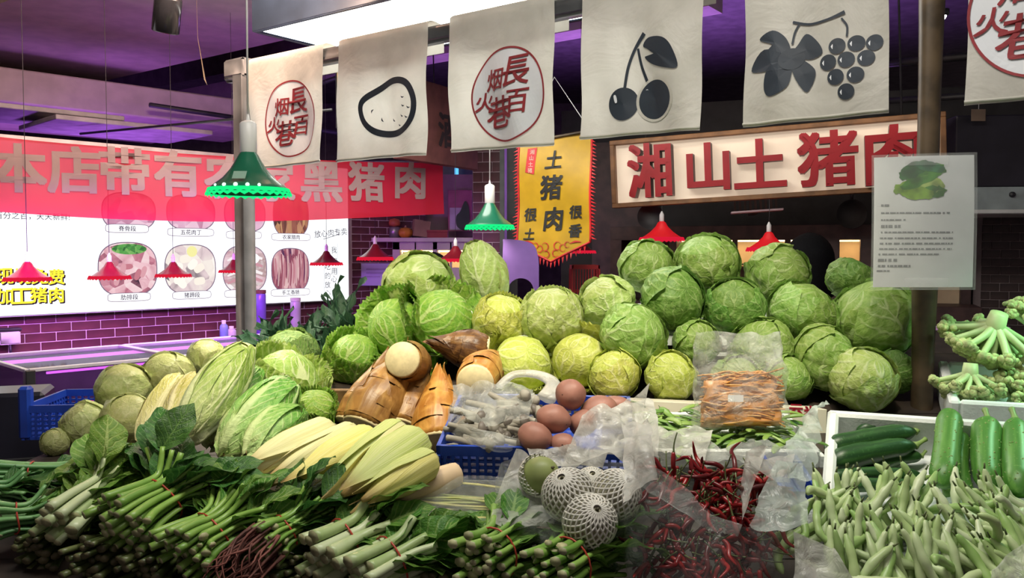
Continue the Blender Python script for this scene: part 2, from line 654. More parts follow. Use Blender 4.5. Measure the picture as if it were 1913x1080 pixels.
PH = {'rib': photo_mat('ribs_photo', [(0.05, 0.03, 0.05), (0.55, 0.2, 0.27), (0.85, 0.55, 0.6), (0.9, 0.75, 0.75)], 16),
      'trot': photo_mat('trotters_photo', [(0.06, 0.05, 0.07), (0.75, 0.6, 0.62), (0.9, 0.82, 0.75), (0.95, 0.9, 0.85)], 13),
      'belly': photo_mat('belly_photo', [(0.5, 0.25, 0.3), (0.8, 0.6, 0.65), (0.45, 0.3, 0.3), (0.9, 0.85, 0.85)], 9, 3, stretch=(1, 1, 2)),
      'saus': photo_mat('sausage_photo', [(0.05, 0.03, 0.1), (0.3, 0.08, 0.12), (0.6, 0.3, 0.35), (0.75, 0.5, 0.5)], 26, 1, stretch=(1.4, 1, 0.3)),
      'pink': photo_mat('sliced_pork_photo', [(0.5, 0.2, 0.32), (0.75, 0.45, 0.6), (0.9, 0.65, 0.75)], 14),
      'bacon': photo_mat('cured_pork_photo', [(0.05, 0.03, 0.03), (0.3, 0.1, 0.08), (0.55, 0.3, 0.15), (0.4, 0.15, 0.15)], 20, 1, stretch=(1.5, 1, 0.5)),
      'herb': photo_mat('herb_photo', [(0.03, 0.1, 0.04), (0.1, 0.35, 0.08), (0.25, 0.5, 0.15)], 40)}
M_PHRIM = glow('photo_rim_violet', (0.3, 0.2, 0.3), 0.6)
M_LAB = glow('backlit_label_white', (0.95, 0.95, 1.0), 1.0)


def photo(cx, cy, wpx, hpx, kind, lab, lcx, lcy):
    x0, _ = bpx(cx - wpx / 2, cy)
    x1, _ = bpx(cx + wpx / 2, cy)
    _, z0 = bpx(cx, cy + hpx / 2)
    _, z1 = bpx(cx, cy - hpx / 2)
    ex, ez, rx, rz = (x0 + x1) / 2, (z0 + z1) / 2, (x1 - x0) / 2, (z1 - z0) / 2
    e = ell(ex, ez, rx, rz, 44, 2.7)
    ph_ = bpart('photograph', poly2(e), PH[kind], 0.001)
    bpart('photograph_rim', ring2(e, 0.006), M_PHRIM, 0.0015, ph_)
    if kind == 'rib':
        bpart('photograph_herbs', poly2(ell(ex + rx * .05, ez + rz * .75, rx * .6, rz * .2, 20)), PH['herb'], 0.0018, ph_)
        for k in range(9):
            a = random.uniform(-.5, .5)
            qx, qz = ex + random.uniform(-.6, .6) * rx, ez + random.uniform(-.5, .4) * rz
            bpart('photographed_rib', poly2(ell(qx, qz, .035, .016, 14, 2.6, a + 1.2 * (k % 2))), glow('photographed_rib_%d' % k, random.choice([(.85, .55, .6), (.7, .35, .4), (.9, .75, .7), (.55, .2, .25)]), .8), 0.002 + k * .0002, ph_)
    if kind == 'trot':
        for k in range(9):
            qx, qz = ex + random.uniform(-.6, .6) * rx, ez + random.uniform(-.6, .45) * rz
            bpart('photographed_trotter', poly2(ell(qx, qz, .036, .024, 14, 3.0, random.uniform(-1, 1))), glow('photographed_trotter_%d' % k, random.choice([(.9, .82, .72), (.95, .88, .8), (.85, .7, .68)]), .85), 0.002 + k * .0002, ph_)
        bpart('photographed_lemon', poly2(ell(ex + rx * .05, ez + rz * .72, .033, .033, 18)), glow('photographed_lemon', (.85, .8, .35), .85), 0.005, ph_)
    if kind == 'belly':
        for k in range(4):
            zz = ez + (.5 - .32 * k) * rz
            bpart('photographed_slice', stroke2(spline([(ex - rx * .8, zz - .02), (ex, zz + .02), (ex + rx * .8, zz - .01)], 6), [.01, .03, .015]), glow('photographed_slice_%d' % k, [(.92, .85, .85), (.6, .3, .35)][k % 2], .8), 0.002, ph_)
        bpart('photographed_plate', poly2(ell(ex + rx * .4, ez + rz * .45, rx * .25, rz * .22, 20)), M_LAB, 0.0025, ph_)
    if kind == 'saus':
        for k in range(11):
            xx = ex + rx * (-.8 + .16 * k)
            bpart('photographed_sausage', stroke2(spline([(xx, ez + rz * (.55 + .1 * (k % 3))), (xx + .004, ez), (xx - .003, ez - rz * (.6 + .1 * (k % 2)))], 6), [.008, .012, .007]), glow('photographed_sausage_%d' % k, [(.5, .2, .24), (.62, .4, .4), (.3, .08, .12)][k % 3], .8), 0.002, ph_)
    if lab is not None:
        lx, lz = bpx(lcx, lcy)
        lw, lh = (0.062 + 0.03 * len(lab)) / 1.25, 0.024
        q = ell(lx, lz, lw, lh, 28, 5)
        cp0 = bpart('caption_plate', poly2(q), M_LAB, 0.006)
        bpart('caption_rim', ring2(q, 0.0035), M_PHRIM, 0.0065, cp0)
        if lab:
            bpart('caption', glyph(lab, 0.031, lx, lz, 0.012), M_INK, 0.007, cp0)


photo(238, 503, 110, 100, 'rib', '肋排段', 241, 555)
photo(355, 503, 95, 92, 'trot', '猪蹄段', 358, 551)
photo(457, 503, 82, 88, 'belly', '五花肉', 452, 548)
photo(542, 505, 70, 82, 'saus', '手工香肠', 542, 546)
photo(240, 395, 100, 70, 'pink', '脊骨段', 237, 427)
photo(356, 397, 90, 66, 'pink', '五花肉丁', 356, 434)
photo(457, 400, 76, 66, 'pink', '前腿肉', 455, 439)
photo(543, 402, 66, 82, 'bacon', '农家腊肉', 543, 443)
x, z = bpx(62, 404)
bpart('slogan', glyph('百分之百，天天新鲜!', 0.038, x, z, 0.004), M_INK)
x, z = bpx(150, 398)
# bold yellow promise with a dark drop outline
for s, cx, cy in (('现', 8, 516), ('切', 42, 516), ('免', 74, 516), ('费', 105, 517), ('加', 8, 553), ('工', 40, 553), ('猪', 72, 551), ('肉', 105, 551)):
    x, z = bpx(cx, cy)
    bpart('letter_shadow', glyph(s, 0.08, x + 0.006, z - 0.006, 0.045), M_INK, 0.001)
    bpart('letter', glyph(s, 0.08, x, z, 0.028), M_YEL, 0.002)
x, z = bpx(618, 435)
bpart('slogan', glyph('放心肉专卖', 0.05, x, z, 0.004, rot=0.1), M_INK)
x0_, z0_ = bpx(604, 447)
x1_, z1_ = bpx(636, 437)
bpart('underline', stroke2([(x0_, z0_), (x1_, z1_)], 0.004), M_INK)
for s, cx, cy in (('我', 624, 467), ('们', 624, 488), ('用', 624, 507), ('心', 624, 521), ('吃', 612, 498), ('的', 612, 515), ('放', 612, 532), ('心', 612, 548)):
    x, z = bpx(cx, cy)
    bpart('letter', glyph(s, 0.045, x, z, 0.004), M_INK)
for cx in (605, 630):
    x0_, z0_ = bpx(cx, 455)
    x1_, z1_ = bpx(cx, 520 if cx > 610 else 552)
    bpart('rule_line', stroke2([(x0_, z0_), (x1_, z1_)], 0.003), M_INK)

# --- brick column and dark posts behind
cp = at(912, 470, 6.0)
MC = frame((cp.x, cp.y, 0), (0.98, -0.2, 0))
WC = struct('wall_column', box(-0.11, 0.1, 0.0, 0.3, 0, 3.7), M_MORTAR, MC)
bricks(WC, Matrix(), -0.11, 0.1, 1.2, 2.5, 0.14, 0.07, M_BRICK, y=0.0)
struct('trim_8', box(-0.035, 0.035, 0, 0.06, 0, 3.7), M_DARK, frame((at(957, 400, 5.6).x, 5.6, 0), (1, 0, 0)))
struct('trim_9', box(-0.015, 0.015, 0, 0.04, 0, 3.7), M_POLE, frame((at(938, 400, 5.5).x, 5.5, 0), (1, 0, 0)))

# --- kitchen back wall to the right
M_MAROON = plain('dark_maroon_wood', (0.06, 0.028, 0.026), 0.5, var=0.2, nscale=12)
M_BLACK = plain('matt_black_panel', (0.016, 0.014, 0.016), 0.6, var=0.3)  # near-black colour with random variation
kb = at(1900, 470, 4.75)
MK = frame((kb.x, kb.y, 0), (0.93, -0.36, 0))     # local x to the right; facing the viewer


def kpx(px, py):
    return plane_px(MK, px, py)


xl, _ = kpx(1090, 470)
WK = struct('wall_back', box(xl - 0.3, 2.2, 0.45, 0.6, 0, 2.6), M_BLACK, MK)
MKw = MK @ T(0, 0.45, 0)
xa, za = plane_px(MKw, 1826, 405)
xb, zb = plane_px(MKw, 1930, 640)
struct('trim_10', box(xa - 0.02, 2.2, 0.40, 0.45, zb - 0.3, za + 0.0), M_MORTARD, MK)
WR = bpy.data.objects['trim_10']
bricks(WR, Matrix(), xa + 0.02, xa + 0.75, zb - 0.25, za, 0.1, 0.05, M_BRICKD, y=0.40, gap=0.004)
x0, z0 = kpx(1818, 405)
struct('trim_11', box(x0 - 0.02, x0 + 0.035, 0.30, 0.40, 0.6, z0), M_MAROON, MK)
# dark curtain-like panels beyond the sign's left end
x0, z0 = kpx(1115, 255)
struct('wall_panel', box(x0 - 0.12, x0 + 0.28, 0.32, 0.40, 0, z0), M_MAROON, MK)

# ------------------------------------------------------------------ roof light over the stall, rail, posts
rail0 = at(470, 112, 3.82)
MR = frame(rail0, R_DIR)                       # flag rail frame: x along the rail to the right


def rail_x(px):
    return plane_px(MR, px, 300)[0]


ZR = 0.0                                        # rail top at local z = 0
xR0, xR1 = rail_x(418), rail_x(2020)
LB = frame(at(490, 60, 4.1), R_DIR)
lb = thing('ceiling_lightbox', 'dark hanging light box with a glaring white panel underneath', 'light box', LB)
link('housing', mesh('housing', *join(box(-0.04, 1.9, -0.03, 0.0, 0.0, 0.28, 0.004), box(-0.04, 1.9, 0.7, 0.73, 0.0, 0.28), box(-0.04, 0.0, 0.0, 0.7, 0.0, 0.28),
     box(1.87, 1.9, 0.0, 0.7, 0.0, 0.28), box(-0.04, 1.9, -0.03, 0.73, 0.28, 0.3)), plain('dark_slate_metal', (0.03, 0.045, 0.075), 0.4)), lb)
link('diffuser', mesh('diffuser', *box(0.0, 1.87, 0.0, 0.7, 0.004, 0.02), glow('white_light_panel', (1.0, 0.98, 0.9), 9.0)), lb)
for xs in (0.3, 1.5):
    link('hanger', mesh('hanger', *tube([(xs, 0.3, 0.3), (xs, 0.3, 1.0)], 0.01), M_DARK), lb)

M_RAIL = plain('grey_black_rail', (0.05, 0.052, 0.055), 0.4)
o = link('flag_rail', mesh('flag_rail', *box(xR0, xR1, 0.0, 0.055, -0.075, -0.012, 0.014), M_RAIL), None, MR)
tag(o, 'dark grey horizontal rail carrying the row of canvas flags', 'rail')
pl = at(456, 300, 3.84)
post = thing('stall_post', 'dark grey square post behind the large green lamp', 'post', (pl.x, pl.y, 0))
zt = rail0.z - 0.01
link('shaft', mesh('shaft', *box(-0.033, 0.033, -0.033, 0.033, 0, zt, 0.004), M_POLE), post, frame((0, 0, 0), R_DIR))
link('cap', mesh('cap', *box(-0.10, 0.045, -0.035, 0.035, zt - 0.065, zt + 0.02, 0.012), M_POLE), post, frame((0, 0, 0), R_DIR))
link('foot_plate', mesh('foot_plate', *box(-0.07, 0.07, -0.07, 0.07, 0, 0.01, 0.002), M_POLE), post)
pr = at(1728, 300, 2.24)
post2 = thing('wooden_pole', 'brown varnished wooden pole carrying the laminated notice', 'pole', (pr.x, pr.y, 0))
pts = [(0.012 * (z / 2.9), 0, z) for z in np.linspace(0, 2.9, 24)]
rd = [0.0285 + 0.0016 * math.sin(z * 9) + (0.002 if k % 6 == 0 else 0) for k, z in enumerate(np.linspace(0, 2.9, 24))]
link('shaft', mesh('shaft', *tube(pts, rd, 16), M_WOODPOLE), post2)
link('foot_collar', mesh('foot_collar', *lathe([(0.06, 0), (0.06, 0.01), (0.036, 0.015), (0.034, 0.05)], 16), M_DARK), post2)


# ------------------------------------------------------------------ canvas flags
def canvas_mat():
    g = G('unbleached_canvas')
    co = g.n('ShaderNodeTexCoord', out=3)
    wv = g.n('ShaderNodeTexWave', {'Vector': co, 'Scale': 130.0, 'Distortion': 1.0}, out=1)
    c = g.mix(g.ss(g.noise(5.0, 4), 0.3, 0.7), (0.55, 0.54, 0.48), (0.68, 0.67, 0.61))
    b = g.n('ShaderNodeBump', {'Strength': 0.9, 'Distance': 0.012, 'Height': g.noise(6.0, 4, dist=1.2)})
    b2 = g.n('ShaderNodeBump', {'Strength': 0.12, 'Distance': 0.002, 'Height': wv, 'Normal': b})
    p = g.n('ShaderNodeBsdfPrincipled', {'Base Color': c, 'Roughness': 0.85, 'Normal': b2, 'Specular IOR Level': 0.15})
    t = g.n('ShaderNodeBsdfTranslucent', {0: c})
    return g.done(g.n('ShaderNodeMixShader', {0: 0.3, 1: p, 2: t}))


M_CANVAS = canvas_mat()
M_NAVY = plain('navy_black_print', (0.016, 0.026, 0.04), 0.6, var=0.1)
M_REDP = plain('dark_red_print', (0.27, 0.022, 0.03), 0.6, var=0.1)
M_DISC = plain('white_print_disc', (0.70, 0.73, 0.77), 0.7, var=0.03)
FH = 0.485


def flag_y(x, z, ph):
    """ripple of the hanging cloth (towards the viewer is -y); 0 at the rail"""
    k = np.clip(-z / 0.15, 0, 1)
    return (0.013 * np.sin(x * 15 + ph) + 0.007 * np.sin(x * 33 + z * 9 + ph * 2.1) + 0.006 * np.sin(z * 17 + ph)) * k * np.clip(-z / 0.3, 0.15, 1) - 0.004


def flag(px0, px1, label, art, ph, h=FH):
    x0, x1 = rail_x(px0), rail_x(px1)
    wd = x1 - x0
    root = thing('canvas_flag', label, 'flag', MR @ T(x0 + wd / 2, -0.012, 0), 'canvas flags hung along the rail')
    nu, nv = 22, 34
    V, uv = [], []
    # rows: up and over the rail, then down the front; a short tail behind
    prof = [(0.085, -0.10), (0.085, -0.02), (0.07, 0.002), (0.04, 0.006), (0.015, 0.006), (-0.001, -0.004)]
    zs = list(np.linspace(-0.025, -h, nv))
    for y, z in prof:
        for i in range(nu):
            V.append((-wd / 2 + wd * i / (nu - 1), y, z))
    for z in zs:
        for i in range(nu):
            x = -wd / 2 + wd * i / (nu - 1)
            pull = 1 + 0.02 * math.sin(z * 8 + ph) * (-z / h)
            V.append((x * pull, float(flag_y(np.array(x), np.array(z), ph)), z + 0.004 * math.sin(x * 9 + ph) * (-z / h)))
    cl_ = link('cloth', mesh('cloth', V, gridf(nu, nv + len(prof)), M_CANVAS), root)
    hem = []
    for i in range(nu):
        x = -wd / 2 + wd * i / (nu - 1)
        z = -h
        pull = 1 + 0.02 * math.sin(z * 8 + ph) * (-z / h)
        hem.append((x * pull, float(flag_y(np.array(x), np.array(z), ph)) - 0.002, z + 0.004 * math.sin(x * 9 + ph) + 0.008))
    link('hem', mesh('hem', *tube(hem, 0.0042, 6, flat=1.0), M_CANVAS), cl_)

    def put(name, vf, mat, lift):
        v = np.array(vf[0])
        v[:, 1] = flag_y(v[:, 0], v[:, 2], ph) - lift
        return link(name, mesh(name, v, vf[1], mat, smooth=False), cl_)
    art(put, wd, h, x0 + wd / 2)
    return root


def fpx(cx0, px, py):
    x, z = plane_px(MR @ T(0, -0.016, 0), px, py)
    return x - cx0, z


def art_logo(ccx, ccy):
    def f(put, wd, h, cx0):
        cx, cz = fpx(cx0, ccx, ccy)
        r = 0.158
        rings = [ell(cx, cz, r * .98 * q / 10, r * .98 * q / 10, 48) for q in range(10, 0, -1)]
        dv = np.vstack([np.stack([e[:, 0], np.zeros(48), e[:, 1]], 1) for e in rings])
        put('disc', (dv, gridf(48, 10, cu=True) + [tuple(range(432, 480))]), M_DISC, 0.0015)
        # denser disc so it follows the ripple
        put('ring', ring2(ell(cx, cz, r, r, 64), 0.0065), M_REDP, 0.004)
        for ch, dx, dz, s in (('長', 0.042, 0.074, 0.100), ('百', 0.050, -0.030, 0.078), ('烟', -0.053, 0.055, 0.072), ('火', -0.107, -0.016, 0.064), ('巷', -0.036, -0.058, 0.104)):
            put('character', glyph(ch, s, cx + dx, cz + dz, 0.014, shear=0.14, wide=1.12), M_REDP, 0.005)
    return f


def art_potato(put, wd, h, cx0):
    pts = [(678, 225), (677, 195), (700, 172), (735, 152), (762, 155), (776, 185), (772, 220), (755, 242), (722, 250), (695, 244)]
    loc = [fpx(cx0, *p) for p in pts]
    put('outline', ring2(spline(loc, 8, True), 0.025), M_NAVY, 0.0035)
    for (px, py, a) in ((697, 210, 2.5), (712, 221, 3.6), (733, 220, 4.0), (747, 229, 4.3), (755, 212, 4.2), (758, 193, 4.4), (757, 177, 4.5), (768, 196, 4.4), (764, 214, 4.3)):
        c = fpx(cx0, px, py)
        t = np.linspace(a - 0.9, a + 0.9, 7)
        put('eye_mark', stroke2(np.stack([c[0] + 0.011 * np.cos(t), c[1] + 0.011 * np.sin(t)], 1), [0.001, 0.006, 0.001]), M_NAVY, 0.0035)


def art_cherry(put, wd, h, cx0):
    q = lambda *ps: [fpx(cx0, *p) for p in ps]
    for (c, r, up) in (((1162, 194), 0.050, 0), ((1221, 185), 0.058, 1)):
        x, z = fpx(cx0, *c)
        if up:
            put('cherry_gap', ring2(ell(x, z, r * 1.07, r * 1.07, 40), 0.010), M_CANVAS, 0.0040)
        put('cherry', poly2(ell(x, z, r, r * 1.02, 36)), M_NAVY, 0.0034 + .001 * up)
        put('cherry_shine', poly2(ell(x - r * .5, z + r * .35, r * .1, r * .26, 14, 3, 0.2)), M_DISC, 0.0055)
    put('stem', stroke2(spline(q((1165, 165), (1172, 125), (1185, 90), (1203, 62)), 6), [0.009, 0.009, 0.010, 0.015]), M_NAVY, 0.0034)
    put('stem', stroke2(spline(q((1207, 158), (1196, 125), (1190, 90)), 6), [0.011, 0.009, 0.008]), M_NAVY, 0.0034)
    put('cherry_leaf', poly2(spline(q((1200, 85), (1212, 70), (1240, 70), (1258, 88), (1270, 125), (1245, 127), (1215, 118), (1203, 105), (1230, 108), (1210, 92)), 5, True)), M_NAVY, 0.0034)


def art_grape(put, wd, h, cx0):
    q = lambda *ps: [fpx(cx0, *p) for p in ps]
    for (px, py) in ((1565, 87), (1599, 80), (1631, 77), (1549, 118), (1582, 112), (1617, 107), (1563, 145), (1599, 140), (1582, 172)):
        x, z = fpx(cx0, px, py)
        put('grape', poly2(ell(x, z, 0.0212, 0.0212, 24)), M_NAVY, 0.0034)
        put('grape_shine', stroke2(np.stack([x - 0.011 + 0.002 * np.array([0, -1, 0]), z + np.array([0.006, 0, -0.007])], 1), [0.001, 0.005, 0.001]), M_DISC, 0.004)
    put('twig', stroke2(spline(q((1482, 42), (1515, 46), (1550, 36), (1578, 22)), 6), [0.007, 0.006, 0.006, 0.010]), M_NAVY, 0.0034)
    put('twig', stroke2(spline(q((1494, 46), (1486, 62), (1482, 84)), 6), 0.006), M_NAVY, 0.0036)
    put('twig', stroke2(spline(q((1572, 34), (1582, 48), (1582, 68)), 6), 0.005), M_NAVY, 0.0036)
    cx_, cz_ = fpx(cx0, 1482, 112)
    put('vine_leaf_heart', poly2(ell(cx_, cz_, 0.036, 0.030, 24)), M_NAVY, 0.0038)
    for lobe in (((1478, 100), (1470, 72), (1445, 58), (1420, 75), (1445, 85), (1440, 95)),
                 ((1480, 110), (1430, 94), (1403, 133), (1440, 135), (1470, 130)),
                 ((1485, 115), (1440, 128), (1430, 165), (1442, 182), (1475, 165), (1484, 135)),
                 ((1482, 112), (1486, 140), (1500, 165), (1512, 173), (1524, 150), (1524, 130), (1500, 112)),
                 ((1478, 108), (1492, 85), (1508, 64), (1530, 80), (1538, 100), (1518, 112), (1495, 110))):
        put('vine_leaf_lobe', poly2(spline(q(*lobe), 5, True)), M_NAVY, 0.0034)


flag(472, 611, 'canvas flag with a red character roundel beside the dark post', art_logo(543, 222), 0.4)
flag(640, 806, 'canvas flag printed with a black outlined potato', art_potato, 1.7, 0.488)
flag(846, 1040, 'canvas flag with a red roundel between the potato and cherry flags', art_logo(949, 176), 2.9, 0.49)
flag(1092, 1316, 'canvas flag printed with two black cherries and a leaf', art_cherry, 1.9, 0.487)
flag(1391, 1656, 'canvas flag printed with a black bunch of grapes', art_grape, 5.3, 0.487)
flag(1804, 2100, 'cut-off canvas flag with a red roundel right of the wooden pole', art_logo(1952, 14), 0.9, 0.487)

# ------------------------------------------------------------------ red cloth banner
bA, bB = at(-260, 236, 3.85), at(830, 293, 5.35)
bB.z = bA.z
MN = frame(bA, (bB.x - bA.x, bB.y - bA.y, 0))
BL = (bB - bA).length


def npx(px, py):
    return plane_px(MN, px, py)


def banner_y(x, z):
    return 0.012 * np.sin(x * 5.0) + 0.01 * np.sin(x * 11 + z * 6) + 0.012 * np.sin(z * 8 + x)


g = G('red_banner_cloth')
cc = g.mix(g.ss(g.noise(3.0, 3), 0.3, 0.7), (0.52, 0.012, 0.035), (0.62, 0.02, 0.05))
p_ = g.n('ShaderNodeBsdfPrincipled', {'Base Color': cc, 'Roughness': 0.5, 'Specular IOR Level': 0.3})
t_ = g.n('ShaderNodeBsdfTranslucent', {0: cc})
m1 = g.n('ShaderNodeMixShader', {0: 0.45, 1: p_, 2: t_})
M_BANNER = g.done(g.n('ShaderNodeMixShader', {0: 0.14, 1: m1, 2: g.n('ShaderNodeBsdfTransparent', {0: (1, .35, .45, 1)})}))
M_BLET = plain('pale_banner_lettering', (0.28, 0.18, 0.18), 0.6, var=0.06)
ban = thing('shop_banner', 'long red cloth banner with pale characters above the menu board', 'banner', MN)
nu, nv = 70, 14
V = []
for j in range(nv):
    for i in range(nu):
        x = BL * i / (nu - 1)
        s = j / (nv - 1)
        top = 0.02 - 0.045 * math.sin(math.pi * i / (nu - 1)) - 0.03 * (i / (nu - 1))
        ht = 0.35 + 0.02 * math.sin(i / (nu - 1) * 4) - 0.02 * (i / (nu - 1))
        z = top - ht * s
        V.append((x, float(banner_y(np.array(x), np.array(z))), z))
link('cloth', mesh('cloth', V, gridf(nu, nv), M_BANNER), ban)
for ch, px, py, hp in (('本', 34, 314, 100), ('店', 138, 318, 96), ('带', 233, 320, 96), ('有', 333, 324, 94), ('农', 427, 330, 92), ('家', 512, 336, 88), ('黑', 600, 340, 82), ('猪', 685, 340, 80), ('肉', 768, 337, 74)):
    x, z = npx(px, py)
    _, z1 = npx(px, py - hp / 2)
    v, f = glyph(ch, 2 * (z1 - z) * .88, x, z, 0.034)
    v[:, 1] = banner_y(v[:, 0], v[:, 2]) - 0.006
    link('character', mesh('character', v, f, M_BLET, smooth=False), ban)
for xs in (0.02, BL - 0.02):
    link('tie_cord', mesh('tie_cord', *tube([(xs, 0, 0), (xs, 0.1, 0.5), (xs, 0.15, 1.45)], 0.004, 6), M_DARK), ban)

# ------------------------------------------------------------------ sign with standing red letters
TL, TR, BLc = at(1142, 265, 5.0), at(1765, 210, 4.4), at(1147, 385, 5.0)
MS = frame(TL, TR - TL, TL - BLc)
SW = (TR - TL).length
SH = 0.385
M_SIGNWOOD = plain('orange_brown_sign_frame', (0.26, 0.12, 0.045), 0.5, var=0.15, nscale=15)
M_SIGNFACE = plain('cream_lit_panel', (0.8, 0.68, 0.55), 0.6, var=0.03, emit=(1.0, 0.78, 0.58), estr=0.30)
sign = thing('letter_sign', 'cream shop sign in a wooden frame with standing red characters', 'sign', MS)
fw = 0.026
link('panel', mesh('panel', *box(fw, SW - fw, 0.0, 0.03, -SH + fw, -fw), M_SIGNFACE, smooth=False), sign)
for a in (box(0, SW, -0.05, 0.035, -fw, 0, 0.003), box(0, SW, -0.05, 0.035, -SH, -SH + fw, 0.003), box(0, fw, -0.05, 0.035, -SH + fw, -fw, 0.003), box(SW - fw, SW, -0.05, 0.035, -SH + fw, -fw, 0.003)):
    link('frame_bar', mesh('frame_bar', *a, M_SIGNWOOD, smooth=False), sign)
M_LETRED = plain('glossy_red_letter', (0.40, 0.006, 0.014), 0.35, var=0.05)
M_LETSIDE = plain('grey_violet_letter_side', (0.33, 0.24, 0.25), 0.5, var=0.1)
for ch, px, py, hp, wdx in (('湘', 1216, 319, 102, 0.84), ('山', 1324, 312, 90, 1.0), ('土', 1420, 306, 92, 1.0), ('猪', 1546, 297, 104, 1.02), ('肉', 1668, 290, 112, 0.98)):
    x, z = plane_px(MS @ T(0, -0.05, 0), px, py)
    _, z1 = plane_px(MS @ T(0, -0.05, 0), px, py - hp / 2)
    hh = 2 * (z1 - z)
    v, f = glyph(ch, hh * .95, x, z, 0.03, extrude=0.09 / 0.31 * hh * 0.5, wide=wdx)
    ext = np.ptp(v[:, 1]) / 2
    v[:, 1] += -0.012 - ext
    me = mesh('letter', v, f, [M_LETRED, M_LETSIDE], smooth=False)
    nr = np.zeros(len(me.polygons) * 3)
    me.polygons.foreach_get('normal', nr)
    ny = nr.reshape(-1, 3)[:, 1]
    me.polygons.foreach_set('material_index', [0 if q < -0.7 else 1 for q in ny])
    link('letter', me, sign)
for xs in (0.2, SW - 0.2):
    link('hanger', mesh('hanger', *tube([(xs, 0.01, 0.0), (xs, 0.01, 1.4)], 0.006, 6), M_DARK), sign)
area('sign_strip_light', MS @ Vector((SW / 2, -0.25, 0.12)), MS @ Vector((SW / 2, 0.0, -0.2)), 1.6, 0.03, 1.2, (1, 0.85, 0.7))

# ------------------------------------------------------------------ yellow pennant
TLp = at(968, 272, 4.7)
TRp = at(1106, 246, 4.5)
MP = frame(TLp, (TRp.x - TLp.x, TRp.y - TLp.y, 0))


def ppx(px, py):
    return plane_px(MP, px, py)


M_YCLOTH = plain('golden_satin', (0.46, 0.27, 0.01), 0.4, var=0.08, bump=0.15, bscale=25)
M_FRINGE = plain('red_fringe', (0.55, 0.015, 0.02), 0.5, var=0.2)
M_INKB = plain('black_brush_ink', (0.012, 0.012, 0.012), 0.6, var=0.05)
pen = thing('satin_pennant', 'yellow satin pennant with black brush characters and a red fringe', 'pennant', MP)
corn = [ppx(*p) for p in ((970, 272), (1104, 246), (1101, 452), (1031, 489), (967, 459))]


def pen_y(x, z):
    return 0.008 * np.sin(z * 14 + x * 5) + 0.006 * np.sin(x * 18)


(x0p, z0p), (x1p, z1p), (x2p, z2p), (x3p, z3p), (x4p, z4p) = corn
nu, nv = 15, 24
V = []
for j in range(nv):
    s = j / (nv - 1)
    for i in range(nu):
        t = i / (nu - 1)
        xt, zt_ = x0p + (x1p - x0p) * t, z0p + (z1p - z0p) * t
        if t <= 0.5:
            xb_, zb_ = x4p + (x3p - x4p) * t * 2, z4p + (z3p - z4p) * t * 2
        else:
            xb_, zb_ = x3p + (x2p - x3p) * (t - .5) * 2, z3p + (z2p - z3p) * (t - .5) * 2
        x, z = xt + (xb_ - xt) * s, zt_ + (zb_ - zt_) * s
        V.append((x, float(pen_y(np.array(x), np.array(z))), z))
link('cloth', mesh('cloth', V, gridf(nu, nv), M_YCLOTH), pen)
edge = [V[j * nu] for j in range(nv)], [V[j * nu + nu - 1] for j in range(nv)], [V[(nv - 1) * nu + i] for i in range(nu)]
for ed, nrm in ((edge[0], (-1, 0)), (edge[1], (1, 0)), (edge[2], (0, -1))):
    link('trim_band', mesh('trim_band', *tube(ed, 0.006, 6), M_FRINGE), pen)
    E = spline(ed, 4)
    for k in range(0, len(E) - 3, 3):
        a, b = E[k], E[k + 2]
        L = random.uniform(0.024, 0.036)
        c = (a + b) / 2 + np.array([nrm[0] * L, random.uniform(-.01, .004), nrm[1] * L - 0.012])
        v = np.array([a, b, c, a + [0, .004, 0], b + [0, .004, 0], c + [0, .003, 0]])
        link('fringe_tuft', mesh('fringe_tuft', v, [(0, 1, 2), (5, 4, 3), (0, 3, 4, 1), (1, 4, 5, 2), (2, 5, 3, 0)], M_FRINGE, smooth=False), pen)


def pprint(ch, px, py, hp, mat, bold=0.03, shear=0.12):
    x, z = ppx(px, py)
    _, z1 = ppx(px, py - hp / 2)
    v, f = glyph(ch, 2 * (z1 - z), x, z, bold, shear=shear)
    v[:, 1] = pen_y(v[:, 0], v[:, 2]) - 0.005
    link('character', mesh('character', v, f, mat, smooth=False), pen)


